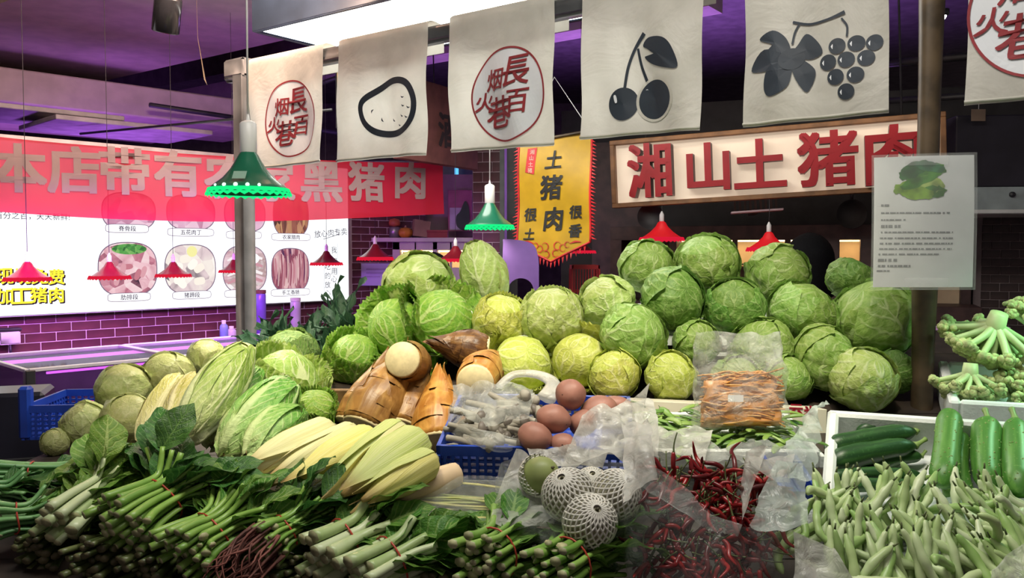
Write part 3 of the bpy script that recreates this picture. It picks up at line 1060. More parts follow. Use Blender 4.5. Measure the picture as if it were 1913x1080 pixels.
for a in (('土', 1036, 298, 32), ('猪', 1031, 350, 44), ('肉', 1034, 409, 42), ('很', 990, 401, 24), ('土', 989, 437, 20), ('很', 1076, 396, 24), ('香', 1074, 431, 24)):
    pprint(*a, M_INKB)
q = [ppx(*p) for p in ((986, 278), (1003, 276), (998, 326), (982, 322))]
v, f = poly2(q)
v[:, 1] = pen_y(v[:, 0], v[:, 2]) - 0.004
link('red_label', mesh('red_label', v, f, M_FRINGE, smooth=False), pen)
M_PALEINK = plain('pale_label_lettering', (0.7, 0.5, 0.4), 0.6)
for k, ch in enumerate('湘山土猪'):
    x, z = ppx(994.5 - k * 1.1, 284 + k * 11.5)
    v, f = glyph(ch, 0.026, x, z, 0.01)
    v[:, 1] = pen_y(v[:, 0], v[:, 2]) - 0.006
    link('label_character', mesh('label_character', v, f, M_PALEINK, smooth=False), pen)
for s_ in (-1, 1):
    for c, r in (((12, 459), 7), ((22, 463), 6), ((9, 473), 6), ((30, 457), 5)):
        t = np.linspace(0.3, 5.6, 12)
        cx, cz = ppx(1031 + s_ * c[0], c[1] + (2 if s_ < 0 else 0))
        rr = r / 330
        v, f = stroke2(np.stack([cx + s_ * rr * np.cos(t), cz + rr * np.sin(t)], 1), [0.001, 0.006, 0.002])
        v[:, 1] = pen_y(v[:, 0], v[:, 2]) - 0.005
        link('scroll_ornament', mesh('scroll_ornament', v, f, M_FRINGE, smooth=False), pen)
    a, b = ppx(1031 + s_ * 34, 455), ppx(1031 + s_ * 54, 452)
    v, f = stroke2(spline([a, ((a[0] + b[0]) / 2, (a[1] + b[1]) / 2 + .006), b], 5), [.003, .01, .003])
    v[:, 1] = pen_y(v[:, 0], v[:, 2]) - 0.005
    link('scroll_ornament', mesh('scroll_ornament', v, f, M_FRINGE, smooth=False), pen)
link('hanging_rod', mesh('hanging_rod', *tube([(x0p - 0.03, -0.004, z0p + 0.008), (x1p + 0.03, -0.004, z1p + 0.008)], 0.008, 8), M_WOODPOLE), pen)
link('hanging_cord', mesh('hanging_cord', *tube([(x0p, 0, z0p), ((x0p + x1p) / 2, 0, z0p + 0.35), (x1p, 0, z1p)], 0.003, 6), M_CORD), pen)

# ------------------------------------------------------------------ pendant lamps
M_GSHADE = plain('green_enamel_shade', (0.012, 0.12, 0.065), 0.25, var=0.08, coat=0.4)
M_RSHADE = plain('red_enamel_shade', (0.16, 0.006, 0.014), 0.3, var=0.08, coat=0.3)
M_RLIT = plain('lit_translucent_red_shade', (0.40, 0.008, 0.014), 0.35, var=0.08, emit=(0.75, 0.012, 0.015), estr=0.35)
M_GRIM = glow('green_glowing_rim', (0.01, 0.80, 0.22), 0.9)
M_RRIM = glow('red_glowing_rim', (0.9, 0.015, 0.05), 0.6)
M_BULB = glow('lamp_bulb_white', (0.85, 1.0, 0.9), 6.0)
M_BULBR = glow('lamp_bulb_pink', (1.0, 0.45, 0.55), 3.0)
_lamp = {}
M_GREYCORD = plain('dark_grey_cord', (0.05, 0.045, 0.05), 0.6)


def lamp_meshes(kind, r, prof):
    if kind in _lamp:
        return _lamp[kind]
    sh = M_GSHADE if kind[0] == 'g' else (M_RLIT if kind == 'rl' else M_RSHADE)
    rm = M_GRIM if kind[0] == 'g' else M_RRIM
    n = 64
    th = np.linspace(0, 2 * math.pi, n, endpoint=False)
    V = np.vstack([np.stack([a * np.cos(th), a * np.sin(th), np.full(n, z)], 1) for a, z in prof] + [np.stack([(a - 0.003) * np.cos(th), (a - 0.003) * np.sin(th), np.full(n, z - 0.002)], 1) for a, z in prof[::-1]])
    shade = mesh('shade', V, gridf(n, 2 * len(prof), cu=True), sh)
    sc = np.where(np.arange(n) % 2 == 0, 0.0, 0.007)
    a0, z0 = prof[-1]
    rows = [(a0 - 0.006, z0 + 0.014, 0), (a0 + 0.002, z0 - 0.006, 0.3), (a0 + 0.001, z0 - 0.012, 1)]
    V = np.vstack([np.stack([a * np.cos(th), a * np.sin(th), z + sc * s], 1) for a, z, s in rows])
    rim = mesh('glowing_rim', V, gridf(n, 3, cu=True), rm)
    bulb = mesh('bulb', *lathe([(0.001, -0.088), (0.012, -0.085), (0.022, -0.07), (0.02, -0.05), (0.012, -0.03), (0.01, 0.0)], 16), M_BULB if kind[0] == 'g' else M_BULBR)
    _lamp[kind] = (shade, rim, bulb)
    return _lamp[kind]


PROF_G = [(0.022, 0.0), (0.03, -0.012), (0.04, -0.03), (0.055, -0.055), (0.078, -0.082), (0.105, -0.103), (0.122, -0.118), (0.128, -0.128)]
PROF_R = [(0.012, 0.0), (0.022, -0.008), (0.034, -0.03), (0.062, -0.058), (0.092, -0.08), (0.117, -0.094), (0.125, -0.102)]


def pendant(px, py_rim, wpx, kind, label, dia=0.256, power=0.0, socket=0.085, top=3.6, clear_d=None, spotc=None):
    d = clear_d if clear_d else dia * F / wpx
    c = at(px, py_rim, d)
    prof = PROF_G if kind == 'g' else PROF_R
    dz = -prof[-1][1]
    root = thing('pendant_lamp', label, 'lamp', T(c.x, c.y, c.z + dz) @ Matrix.Scale(wpx * d / F / 0.254, 4), 'green pendant lamps' if kind == 'g' else 'red pendant lamps')
    s, r, b = lamp_meshes(kind, 0.128, prof)
    so_ = link('shade', s, root)
    link('glowing_rim', r, so_)
    link('bulb', b, root)
    sk = [(0.02, -0.01), (0.026, 0.0), (0.026, socket), (0.02, socket + 0.006), (0.006, socket + 0.012), (0.003, socket + 0.03)] if kind == 'g' else [(0.011, -0.005), (0.013, 0.0), (0.013, 0.035), (0.008, 0.045), (0.003, 0.055)]
    link('socket', mesh('socket', *lathe(sk, 18), M_WHITE if kind == 'g' else M_CORD), root)
    sc_ = wpx * d / F / 0.254
    ln_ = (top - c.z - dz) / sc_
    link('cord', mesh('cord', *tube([(0, 0, sk[-1][1]), (0.002, 0, ln_ * .5), (0, 0, ln_)], 0.0032 if kind == 'g' else 0.0018, 6), M_CORD if kind == 'g' else M_GREYCORD), root)
    if power:
        if kind == 'g':
            point('green_lamp_light', (c.x, c.y, c.z - 0.02), power, spotc or (1.0, 0.93, 0.72), 0.05, 150)
        else:
            point('red_lamp_light', (c.x, c.y, c.z - 0.02), power, (1.0, 0.25, 0.6), 0.05, 150)
    return root


big = pendant(465, 360, 152, 'g', 'large green pendant lamp with lit scalloped rim before the dark post', power=26)
# specks of the LED bulb shining through the slots of the shade
for k, (px, r_) in enumerate(((422, 3.0), (441, 4.5), (463, 5), (484, 4.5), (503, 3.6))):
    x = (px - 465) / 152 * 0.254
    y = -math.sqrt(max(0.0, 0.1255 ** 2 - x ** 2))
    v, f = lathe([(0.0005, 0.001), (r_ / 5 * 0.0055, 0.0), (r_ / 5 * 0.0065, -0.003)], 12)
    link('light_slot', mesh('light_slot', v, f, glow('lamp_slot_glow_%d' % k, (0.5, 1.0, 0.7), 3.0)), big, T(x, y * 0.965, -0.109) @ Euler((1.2, 0, math.atan2(x, -y))).to_matrix().to_4x4())
lx, lz = 0.0, -0.085
tagv = [(-0.018, -0.0865, -0.068), (0.022, -0.0865, -0.068), (0.022, -0.107, -0.092), (-0.018, -0.107, -0.092)]
link('paper_tag', mesh('paper_tag', np.array(tagv), [(0, 1, 2, 3)], plain('translucent_tag', (0.25, 0.42, 0.33), 0.4), smooth=False), big)
pendant(915, 425, 92, 'g', 'smaller green pendant lamp beside the yellow pennant', power=8)
pendant(52, 528, 84, 'r', 'leftmost red pendant lamp in front of the yellow lettering', clear_d=4.15)
pendant(205, 525, 76, 'r', 'red pendant lamp in front of the rib photograph', clear_d=4.5, power=1.6)
pendant(324, 523, 66, 'r', 'red pendant lamp in front of the trotter photograph', clear_d=4.8)
pendant(437, 517, 56, 'r', 'red pendant lamp half hidden behind the dark post', clear_d=5.1, power=1.6)
pendant(610, 498, 62, 'r', 'red pendant lamp at the right end of the menu board', clear_d=5.6)
pendant(701, 486, 70, 'r', 'red pendant lamp left of the lit wall cupboard', clear_d=5.4, power=2)
pendant(851, 492, 68, 'r', 'red pendant lamp behind the tall pointed cabbage', clear_d=5.0)
pendant(1084, 478, 60, 'r', 'red pendant lamp half hidden behind the yellow pennant', clear_d=5.3)
pendant(1236, 447, 86, 'rl', 'red pendant lamp under the left of the letter sign', clear_d=4.86, power=1.5, top=1.875)
pendant(1436, 468, 84, 'rl', 'red pendant lamp in front of the lit niches', clear_d=4.66, top=1.90)
# two more lamps of the green row, over the right end of the stall beyond the picture's edge
pendant(2110, 385, 190, 'g', 'green pendant lamp over the right end of the stall, outside the picture', clear_d=1.95, power=9, spotc=(0.45, 1.0, 0.62))

# ------------------------------------------------------------------ laminated notice on the wooden pole
nTL, nTR, nBL = at(1633, 293, 2.14), at(1821, 288, 2.10), at(1611, 536, 2.14)
MI = frame(nTL, nTR - nTL, nTL - nBL)
NW, NH = (nTR - nTL).length, (nTL - nBL).length
note = thing('laminated_notice', 'laminated sheet with a picture of green vegetables fixed to the wooden pole', 'notice', MI)


def note_y(x, z):
    return 0.006 * np.sin((x / NW - 0.1) * 3.1) * -1 + 0.004 * np.sin(z * 12)


def nput(name, vf, mat, lift, smooth=False):
    v = np.array(vf[0], dtype=float)
    v[:, 1] = note_y(v[:, 0], v[:, 2]) - lift
    return link(name, mesh(name, v, vf[1], mat, smooth=smooth), note)


def sheet(x0, x1, z0, z1, n=14):
    V = [(x0 + (x1 - x0) * i / (n - 1), 0, z0 + (z1 - z0) * j / (n - 1)) for j in range(n) for i in range(n)]
    return np.array(V), gridf(n, n)


nput('paper', sheet(0.0, NW - 0.002, -NH * 1.0, -0.002), plain('grey_white_paper', (0.58, 0.6, 0.6), 0.35, var=0.04), 0.0, True)
nput('plastic_sleeve', sheet(-0.006, NW + 0.004, -NH * 1.02, 0.004), plastic('clear_glossy_sleeve', (0.8, 0.85, 0.82), 0.78, 0.08, 9, 0.35, 0.1), 0.003, True)


def ipx(px, py):
    return plane_px(MI, px, py)


greens = [(0.05, 0.2, 0.015), (0.02, 0.12, 0.02), (0.16, 0.3, 0.02), (0.3, 0.42, 0.1), (0.03, 0.16, 0.06)]
for k, (px, py, rx, ry, a, c) in enumerate(((1722, 322, 40, 15, 0.1, 0), (1705, 318, 28, 13, 0.5, 1), (1735, 312, 26, 9, -0.2, 4), (1700, 350, 30, 12, 0.2, 2), (1735, 345, 24, 14, -0.2, 3), (1738, 360, 26, 11, 0.1, 0), (1712, 362, 28, 12, -0.1, 2), (1715, 340, 34, 8, .3, 0))):
    x, z = ipx(px, py)
    sc = 2.14 / F
    e = ell(x, z, rx * sc, ry * sc, 26, 2.2, a)
    e += (np.random.default_rng(k).random(e.shape) - .5) * 0.006
    nput('vegetable_picture', poly2(e), plain('printed_green_%d' % k, greens[c], 0.4, var=0.3, nscale=30), 0.0008 + 0.0001 * k)
M_FAINT = plain('blurred_grey_print', (0.2, 0.21, 0.22), 0.5)
rows = [(384, 1645, 1660, 1.5), (398, 1645, 1772, 1), (411, 1645, 1690, 1), (423, 1645, 1682, 2), (434, 1645, 1778, 1), (445, 1643, 1778, 1), (455, 1643, 1778, 1.2), (465, 1642, 1776, 1), (475, 1641, 1752, 1), (486, 1640, 1675, 2), (497, 1640, 1700, 1.5), (506, 1638, 1662, 1)]
for y, xa_, xb_, wt in rows:
    x = xa_
    segs = []
    while x < xb_:
        L = random.uniform(3, 12)
        a, b = ipx(x, y), ipx(min(x + L, xb_), y)
        segs.append(stroke2([a, b], 0.0032 * wt))
        x += L + random.choice([1.2, 1.5, 3.5])
    nput('text_line', join(*segs), M_FAINT, 0.001)
for (px, py, s_) in ((1729, 300, 1), (1729, 528, 1)):
    x, z = ipx(px, py)
    nput('clear_tape', sheet(x - 0.05, x + 0.05, z - 0.012, z + 0.012, 6), plastic('clear_tape', (0.9, 0.9, 0.9), 0.8, 0.05, 20, 0.2, 0.05), 0.0045, True)
link('tie_wire', mesh('tie_wire', *tube([(NW * 0.53, 0.0, -0.02), (NW * 0.53, 0.045, -0.02)], 0.002, 6), M_CORD), note)

# ------------------------------------------------------------------ ceiling details
sp = at(312, 26, 3.6)
spot_o = thing('ceiling_spotlight', 'black cylindrical spotlight under the ceiling at upper left', 'spotlight', T(sp) @ Euler((0.25, 0.22, 0)).to_matrix().to_4x4())
link('housing', mesh('housing', *lathe([(0.001, 0.07), (0.05, 0.07), (0.055, 0.06), (0.055, -0.072), (0.05, -0.076), (0.046, -0.06), (0.001, -0.055)], 28), plain('gloss_black', (0.012, 0.012, 0.014), 0.2)), spot_o)
link('bracket', mesh('bracket', *tube([(0, 0, 0.06), (0, 0.02, 0.5), (0, 0.05, 1.2)], 0.008, 8), M_DARK), spot_o)
tp_ = at(368, 70, 4.6)
o = link('hanging_tape', mesh('hanging_tape', *tube([(0, 0, 0.25), (0.004, 0, 0.0), (0.02, 0, -0.1), (0.035, 0.01, -0.22), (0.05, 0, -0.25)], [0.002, 0.003, 0.006, 0.013, 0.002], 6, flat=0.2), plain('peeling_yellow_tape', (0.45, 0.33, 0.2), 0.6)), None, T(tp_))
tag(o, 'thin strip of yellowed tape dangling from the ceiling beam', 'tape')
for k, (pa, pb_, r_) in enumerate((((150, 250, 5.5), (620, 205, 4.6), 0.008), ((280, 196, 6.5), (640, 250, 8.0), 0.02), ((560, 170, 6.0), (700, 120, 5.2), 0.015), ((1640, 120, 5.2), (1913, 95, 4.6), 0.025), ((1640, 190, 5.2), (1913, 172, 4.6), 0.02))):
    a, b = at(*pa), at(*pb_)
    o = link('ceiling_track', mesh('ceiling_track', *tube([a, (a + b) / 2, b], r_, 6), M_DARK))
    tag(o, ['black lighting track under the soffit at left', 'black lighting track beside the curved soffit end', 'black lighting track behind the potato flag', 'upper dark pipe behind the wooden pole', 'lower dark pipe behind the wooden pole'][k], 'track')
ac = at(330, 200, 5.9)
for k, (px, py, d, wd_) in enumerate(((60, 222, 5.6, 0.9), (220, 248, 5.8, 1.0))):
    c = at(px, py, d)
    o = link('ceiling_panel', mesh('ceiling_panel', *box(-wd_ / 2, wd_ / 2, -0.35, 0.35, 0, 0.03, 0.004), plain('pale_ceiling_panel_%d' % k, (0.45, 0.4, 0.42), 0.7), smooth=False), None, frame(c, B_DIR))
    tag(o, ['hanging pale panel under the soffit at the far left', 'hanging pale panel above the banner, right of the other'][k], 'panel')
c = at(1760, 30, 4.2)
o = thing('ceiling_downlight', 'small bright downlight just right of the wooden pole', 'downlight', T(c))
link('lens', mesh('lens', *lathe([(0.001, -0.02), (0.012, -0.016), (0.02, -0.004), (0.016, 0.012), (0.001, 0.018)], 16), glow('downlight_lens', (1, 0.97, 0.9), 12)), o)
link('ring', mesh('ring', *lathe([(0.022, 0.0), (0.032, 0.006), (0.032, 0.03), (0.02, 0.03)], 20), M_DARK), o)
link('stem', mesh('stem', *tube([(0, 0, 0.02), (0, 0, 0.6)], 0.006, 6), M_DARK), o)

# wooden hanging signboards glimpsed between the flags
M_REDWOOD = plain('reddish_brown_board', (0.20, 0.07, 0.06), 0.6, var=0.12, nscale=10)
a, b = at(795, 284, 5.1), at(893, 310, 5.6)
MW = frame(a, (b.x - a.x, b.y - a.y, 0))
wb = thing('hanging_signboard', 'reddish brown signboard with faded black strokes behind the potato flag', 'signboard', MW)
L_ = (Vector((b.x, b.y)) - Vector((a.x, a.y))).length
link('board', mesh('board', *box(-0.25, L_, 0, 0.05, -0.06, 0.42, 0.004), M_REDWOOD, smooth=False), wb)
for ch, px, py, hp in (('酒', 838, 245, 62),):
    x, z = plane_px(MW @ T(0, -0.004, 0), px, py)
    v, f = glyph(ch, hp * 5.2 / F, x, z, 0.03)
    v[:, 1] -= 0.004
    link('faded_character', mesh('faded_character', v, f, plain('faded_black_paint', (0.045, 0.03, 0.03), 0.7), smooth=False), wb)
for xs in (0.0, L_ - 0.05):
    link('hanger', mesh('hanger', *tube([(xs, 0.02, 0.4), (xs, 0.02, 1.5)], 0.006, 6), M_DARK), wb)
c = at(636, 245, 4.6)
wb2 = thing('edge_on_signboard', 'lit wooden board seen edge-on between the first two flags', 'signboard', frame(c, (0.3, 0.95, 0)))
link('frame_edge', mesh('frame_edge', *box(0, 0.5, -0.02, 0.02, 0, 0.42, 0.003), plain('pale_wood_edge', (0.5, 0.33, 0.16), 0.5), smooth=False), wb2)
link('panel', mesh('panel', *box(0.02, 0.48, 0.02, 0.04, 0.02, 0.4, 0.003), M_DARK, smooth=False), wb2)
link('hanger', mesh('hanger', *tube([(0.25, 0, 0.42), (0.25, 0, 1.6)], 0.006, 6), M_DARK), wb2)

# ------------------------------------------------------------------ meat counter with violet-lit glass
F0 = at(65, 691, 3.24)
MF = frame((F0.x, F0.y, 0), B_DIR)
fr_ = thing('meat_counter', 'violet-lit glass meat counter along the left wall', 'display counter', MF)
M_STEEL = plain('brushed_counter_steel', (0.32, 0.31, 0.34), 0.35, 0.7, var=0.06)
g = G('counter_glass')
M_GLASS = g.done(g.n('ShaderNodeMixShader', {0: 0.82, 1: g.n('ShaderNodeBsdfPrincipled', {'Base Color': (0.10, 0.05, 0.22), 'Roughness': 0.06, 'Specular IOR Level': 0.6}), 2: g.n('ShaderNodeBsdfTransparent', {0: (0.93, 0.88, 0.97, 1)})}))
M_PALEEDGE = plain('pale_glass_edge', (0.7, 0.66, 0.75), 0.25, var=0.04)
ZT, ZB, LF, DF = F0.z, F0.z - 0.26, 1.75, 0.62
link('body', mesh('body', *box(-0.035, LF, 0.0, DF, 0.0, ZB, 0.01), M_DARK, smooth=False), fr_)
link('front_glass', mesh('front_glass', *box(0.0, LF, 0.0, 0.006, ZB, ZT), M_GLASS, smooth=False), fr_)
link('side_glass', mesh('side_glass', *box(-0.03, -0.024, 0.025, DF - 0.02, ZB, ZT), M_GLASS, smooth=False), fr_)
for a, b in ((-0.03, 0.55), (0.57, LF)):
    link('top_glass', mesh('top_glass', *box(a, b, 0.01, DF - 0.02, ZT - 0.006, ZT), M_GLASS, smooth=False), fr_)
for vf in (box(-0.02, LF, -0.006, 0.012, ZT - 0.008, ZT + 0.006, 0.002), box(-0.035, LF, DF - 0.02, DF, ZT - 0.012, ZT + 0.006, 0.002), box(-0.035, -0.02, 0.0, DF, ZT - 0.008, ZT + 0.006, 0.002), box(0.545, 0.575, 0.0, DF, ZT - 0.006, ZT + 0.006, 0.002), box(LF - 0.02, LF, 0, DF, ZB, ZT, 0.002)):
    link('edge_strip', mesh('edge_strip', *vf, M_PALEEDGE, smooth=False), fr_)
link('corner_post', mesh('corner_post', *box(-0.035, 0.0, -0.012, 0.025, ZB, ZT, 0.003), M_DARK, smooth=False), fr_)
M_TUBE = glow('violet_led_tube', (0.75, 0.16, 1.0), 1.5)
link('light_tube', mesh('light_tube', *tube([(0.0, DF - 0.05, ZT - 0.03), (LF - 0.05, DF - 0.05, ZT - 0.03)], 0.008, 8), M_TUBE), fr_)
link('light_tube', mesh('light_tube', *tube([(0.05, 0.03, ZT - 0.02), (LF - 0.05, 0.03, ZT - 0.02)], 0.005, 8), M_TUBE), fr_)
link('rear_panel', mesh('rear_panel', *box(-0.03, LF, DF - 0.012, DF, ZB, ZT - 0.01), M_DARK, smooth=False), fr_)
M_MEAT = plain('raw_pork_pink', (0.62, 0.12, 0.17), 0.35, var=0.35, nscale=18)
for k in range(7):
    x = 0.12 + k * 0.21
    tray = thing('meat_tray', ['steel tray of pork at the near end of the glass counter', 'second steel tray of pork in the glass counter', 'third steel tray of pork in the glass counter', 'fourth steel tray of pork in the glass counter', 'fifth steel tray of pork in the glass counter', 'sixth steel tray of pork in the glass counter', 'farthest steel tray of pork in the glass counter'][k], 'tray', MF @ T(x, 0.28, ZB + 0.001), 'pork trays in the counter')
    link('tray', mesh('tray', *join(box(-0.095, 0.095, -0.16, 0.16, 0, 0.006), box(-0.095, -0.09, -0.16, 0.16, 0.006, 0.03), box(0.09, 0.095, -0.16, 0.16, 0.006, 0.03), box(-0.09, 0.09, -0.16, -0.155, 0.006, 0.03), box(-0.09, 0.09, 0.155, 0.16, 0.006, 0.03)), M_STEEL, smooth=False), tray)
    for j in range(5):
        u = np.linspace(0, 2 * math.pi, 12, endpoint=False)
        prof = [(0.001, 0.0), (0.035, 0.002), (0.05, 0.02), (0.035, 0.04), (0.001, 0.045)]
        v, f = lathe(prof, 12)
        v[:, 1] *= 1.3
        v += 0.008 * np.stack([vnoise(v * 40, j), vnoise(v * 40, j + 5), vnoise(v * 40, j + 9) * .5], 1)
        link('pork_piece', mesh('pork_piece', v, f, M_MEAT), tray, T(random.uniform(-.04, .04), -.11 + j * .055, 0.008))
lc = MF @ Vector((LF / 2, 0.3, ZT - 0.04))
area('violet_counter_tubes_light', lc, (lc.x, lc.y, 0), 1.5, 0.4, 5, (0.8, 0.15, 1.0)).rotation_euler = (0, 0, math.atan2(B_DIR.y, B_DIR.x))

# dark weighing box / till at far left
c = at(30, 830, 2.8)
till = thing('dark_display_cabinet', 'dark cabinet with a pale metal corner strip at the far left', 'cabinet', frame((c.x, c.y, 0), (0.9, 0.3, 0)))
zt = at(30, 735, 2.8).z
link('body', mesh('body', *box(-0.5, 0.085, 0, 0.2, 0, zt, 0.012), plain('blue_black_laminate', (0.012, 0.012, 0.022), 0.35), smooth=False), till)
link('corner_strip', mesh('corner_strip', *box(0.086, 0.10, 0.0, 0.02, zt - 0.3, zt - 0.02, 0.003), M_STEEL, smooth=False), till)
link('shelf_edge', mesh('shelf_edge', *box(-0.5, 0.11, -0.012, 0.0, zt - 0.23, zt - 0.215, 0.002), M_DARK, smooth=False), till)
# box on the wall and bottles on the ledge
x, z = plane_px(MB, 14, 632)
wbx = thing('wall_socket_box', 'white socket box on the brick tiles at the left edge', 'socket', MB @ T(x, 0.0, z))
link('cover', mesh('cover', *box(-0.05, 0.05, -0.05, 0.014, -0.03, 0.04, 0.006), M_WHITE), wbx)
link('lid', mesh('lid', *box(-0.055, 0.055, -0.055, 0.014, 0.04, 0.055, 0.003), M_DARK), wbx)
link('pull_lead', mesh('pull_lead', *tube([(0.0, -0.04, -0.03), (0.005, -0.04, -0.1)], 0.006, 6), M_DARK), wbx)
M_BOT = plain('violet_tinted_bottle', (0.25, 0.35, 0.75), 0.25)
M_BOT2 = plain('pale_bottle', (0.65, 0.6, 0.75), 0.25)
for k, (px, h_, r_, mt) in enumerate(((418, 0.15, 0.026, M_BOT), (432, 0.11, 0.03, M_BOT2))):
    x, _ = plane_px(MB @ T(0, -0.1, 0), px, 600)
    bt = thing('ledge_bottle', ['tall blue bottle on the ledge beside the dark post', 'short pale bottle on the ledge beside the dark post'][k], 'bottle', MB @ T(x, -0.1, -0.235))
    link('body', mesh('body', *lathe([(0.001, 0), (r_, 0.002), (r_, h_ * 0.7), (r_ * 0.9, h_ * 0.78), (r_ * 0.45, h_ * 0.86)], 18), mt), bt)
    link('cap', mesh('cap', *lathe([(r_ * 0.5, h_ * 0.84), (r_ * 0.5, h_), (0.001, h_)], 16), M_WHITE), bt)
for k, (px, mt, lb_) in enumerate(((487, plain('violet_jar_glass', (0.25, 0.15, 0.7), 0.2), 'violet glowing jar on the shelf right of the dark post'), (552, M_BOT2, 'small pale jar standing before the lit menu board'))):
    x, z = plane_px(MB @ T(0, -0.12, 0), px, 572)
    jr = thing('shelf_jar', lb_, 'jar', MB @ T(x, -0.12, -0.235))
    h_ = 0.33 if k == 0 else 0.27
    link('body', mesh('body', *lathe([(0.001, 0), (0.034, 0.003), (0.034, h_ - .03), (0.03, h_ - .02)], 18), mt), jr)
    link('lid', mesh('lid', *lathe([(0.035, h_ - .022), (0.035, h_), (0.001, h_)], 18), M_REDWOOD if k == 0 else M_WHITE), jr)

# ------------------------------------------------------------------ lit cupboard and shelf beyond the menu board
DCUP = 6.3


def cbox(name, label, cat, pxa, pya, pxb, pyb, d):
    a, b = at(pxa, pya, d), at(pxb, pyb, d)
    return a.x, b.x, b.z, a.z


def sheetbox(pxa, pya, pxb, pyb, d, depth, bev=0.003):
    a, b = at(pxa, pya, d), at(pxb, pyb, d)
    return box(a.x, b.x, d, d + depth, min(a.z, b.z), max(a.z, b.z), bev)


def local(vf, o):
    v, f = vf
    return v - np.array(o), f


M_CUP = plain('lilac_white_cupboard_paint', (0.5, 0.44, 0.48), 0.5, var=0.05)
M_WARM = glow('warm_strip_lamp', (1.0, 0.72, 0.38), 4.5)
M_NICHE = plain('warm_cream_niche', (0.72, 0.55, 0.36), 0.6, var=0.05)
o0 = at(735, 600, DCUP)
o0.z = 0
cup = thing('wall_cupboard', 'pale cupboard with warm lit compartments left of the brick column', 'cupboard', o0)


def cp_(name, vf, mat):
    return link(name, mesh(name, *local(vf, o0), mat, smooth=False), cup)


cp_('back_panel', sheetbox(733, 449, 893, 640, DCUP + 0.3, 0.02), M_NICHE)
cp_('top_board', sheetbox(650, 444, 893, 452, DCUP - 0.03, 0.36), M_CUP)
for xa_, xb_ in ((733, 748), (774, 779), (808, 818), (840, 845), (880, 893)):
    cp_('upright', sheetbox(xa_, 452, xb_, 640, DCUP, 0.3 if xb_ - xa_ > 8 else 0.02), M_CUP)
cp_('rail', sheetbox(733, 452, 893, 467, DCUP, 0.03), M_CUP)
cp_('rail', sheetbox(733, 500, 893, 540, DCUP, 0.03), M_CUP)
cp_('lower_body', sheetbox(733, 540, 893, 760, DCUP, 0.3), M_CUP)
cp_('warm_strip', sheetbox(750, 468, 878, 471, DCUP + 0.1, 0.02, 0), M_WARM)
for px_ in (762, 793, 829, 862):
    q_ = at(px_, 472, DCUP + 0.12)
    area('cupboard_light', q_, q_ + Vector((0, 0.2, -0.1)), 0.1, 0.03, 0.22, (1, 0.66, 0.34))
# things on top of the cupboard
zsh = at(800, 445, DCUP).z


def gourd(px, r_, mat, label, h=0.75, d=DCUP + 0.1):
    x = at(px, 430, d).x
    t = thing('pumpkin', label, 'pumpkin', (x, d, zsh + 0.001))
    n = 30
    th = np.linspace(0, 2 * math.pi, n, endpoint=False)
    V = []
    for a in np.linspace(0.08, math.pi - 0.08, 12):
        rr = r_ * math.sin(a) * (1 + 0.05 * np.cos(th * 8))
        V.append(np.stack([rr * np.cos(th), rr * np.sin(th), np.full(n, r_ * h * (1 - math.cos(a)) * 0.98)], 1))
    link('flesh', mesh('flesh', np.vstack(V), gridf(n, 12, cu=True) + [tuple(range(n))[::-1], tuple(range(11 * n, 12 * n))], mat), t)
    link('stalk', mesh('stalk', *tube([(0, 0, r_ * h * 1.9), (0.005, 0, r_ * h * 2.3)], [r_ * .15, r_ * .1], 8), M_WOOD), t)


gourd(757, 0.055, plain('amber_pumpkin_skin', (0.55, 0.22, 0.03), 0.5), 'small amber pumpkin on the cupboard top')
jar = thing('tall_jar', 'grey jar carrying an orange lid ball on the cupboard top', 'jar', (at(737, 430, DCUP + .1).x, DCUP + .1, zsh + 0.001))
link('body', mesh('body', *lathe([(0.001, 0), (0.04, 0.002), (0.042, 0.075), (0.03, 0.085)], 18), M_STEEL), jar)
v, f = lathe([(0.001, 0.083), (0.04, 0.095), (0.045, 0.115), (0.035, 0.14), (0.001, 0.148)], 18)
link('lid', mesh('lid', v, f, plain('orange_lid', (0.5, 0.13, 0.06), 0.5)), jar)
bx_ = thing('carton', 'tan carton leaning on the cupboard top', 'carton', T(at(784, 430, DCUP + .1).x, DCUP + .12, zsh + 0.012) @ Euler((0, 0.12, 0.3)).to_matrix().to_4x4())
link('body', mesh('body', *box(-0.06, 0.06, -0.05, 0.05, 0, 0.12, 0.002), plain('tan_cardboard', (0.30, 0.2, 0.13), 0.8), smooth=False), bx_)
link('flap', mesh('flap', *box(-0.06, 0.0, -0.05, 0.05, 0.12, 0.124), plain('tan_cardboard_flap', (0.33, 0.22, 0.15), 0.8), smooth=False), bx_)
bx_ = thing('red_carton', 'low red box at the right of the cupboard top', 'carton', T(at(818, 430, DCUP + .1).x, DCUP + .1, zsh + 0.001))
link('body', mesh('body', *box(-0.075, 0.075, -0.05, 0.05, 0, 0.045, 0.002), plain('dull_red_card', (0.25, 0.04, 0.04), 0.7), smooth=False), bx_)
link('lid', mesh('lid', *box(-0.078, 0.078, -0.053, 0.053, 0.045, 0.06, 0.002), plain('dull_red_card_lid', (0.28, 0.05, 0.05), 0.7), smooth=False), bx_)
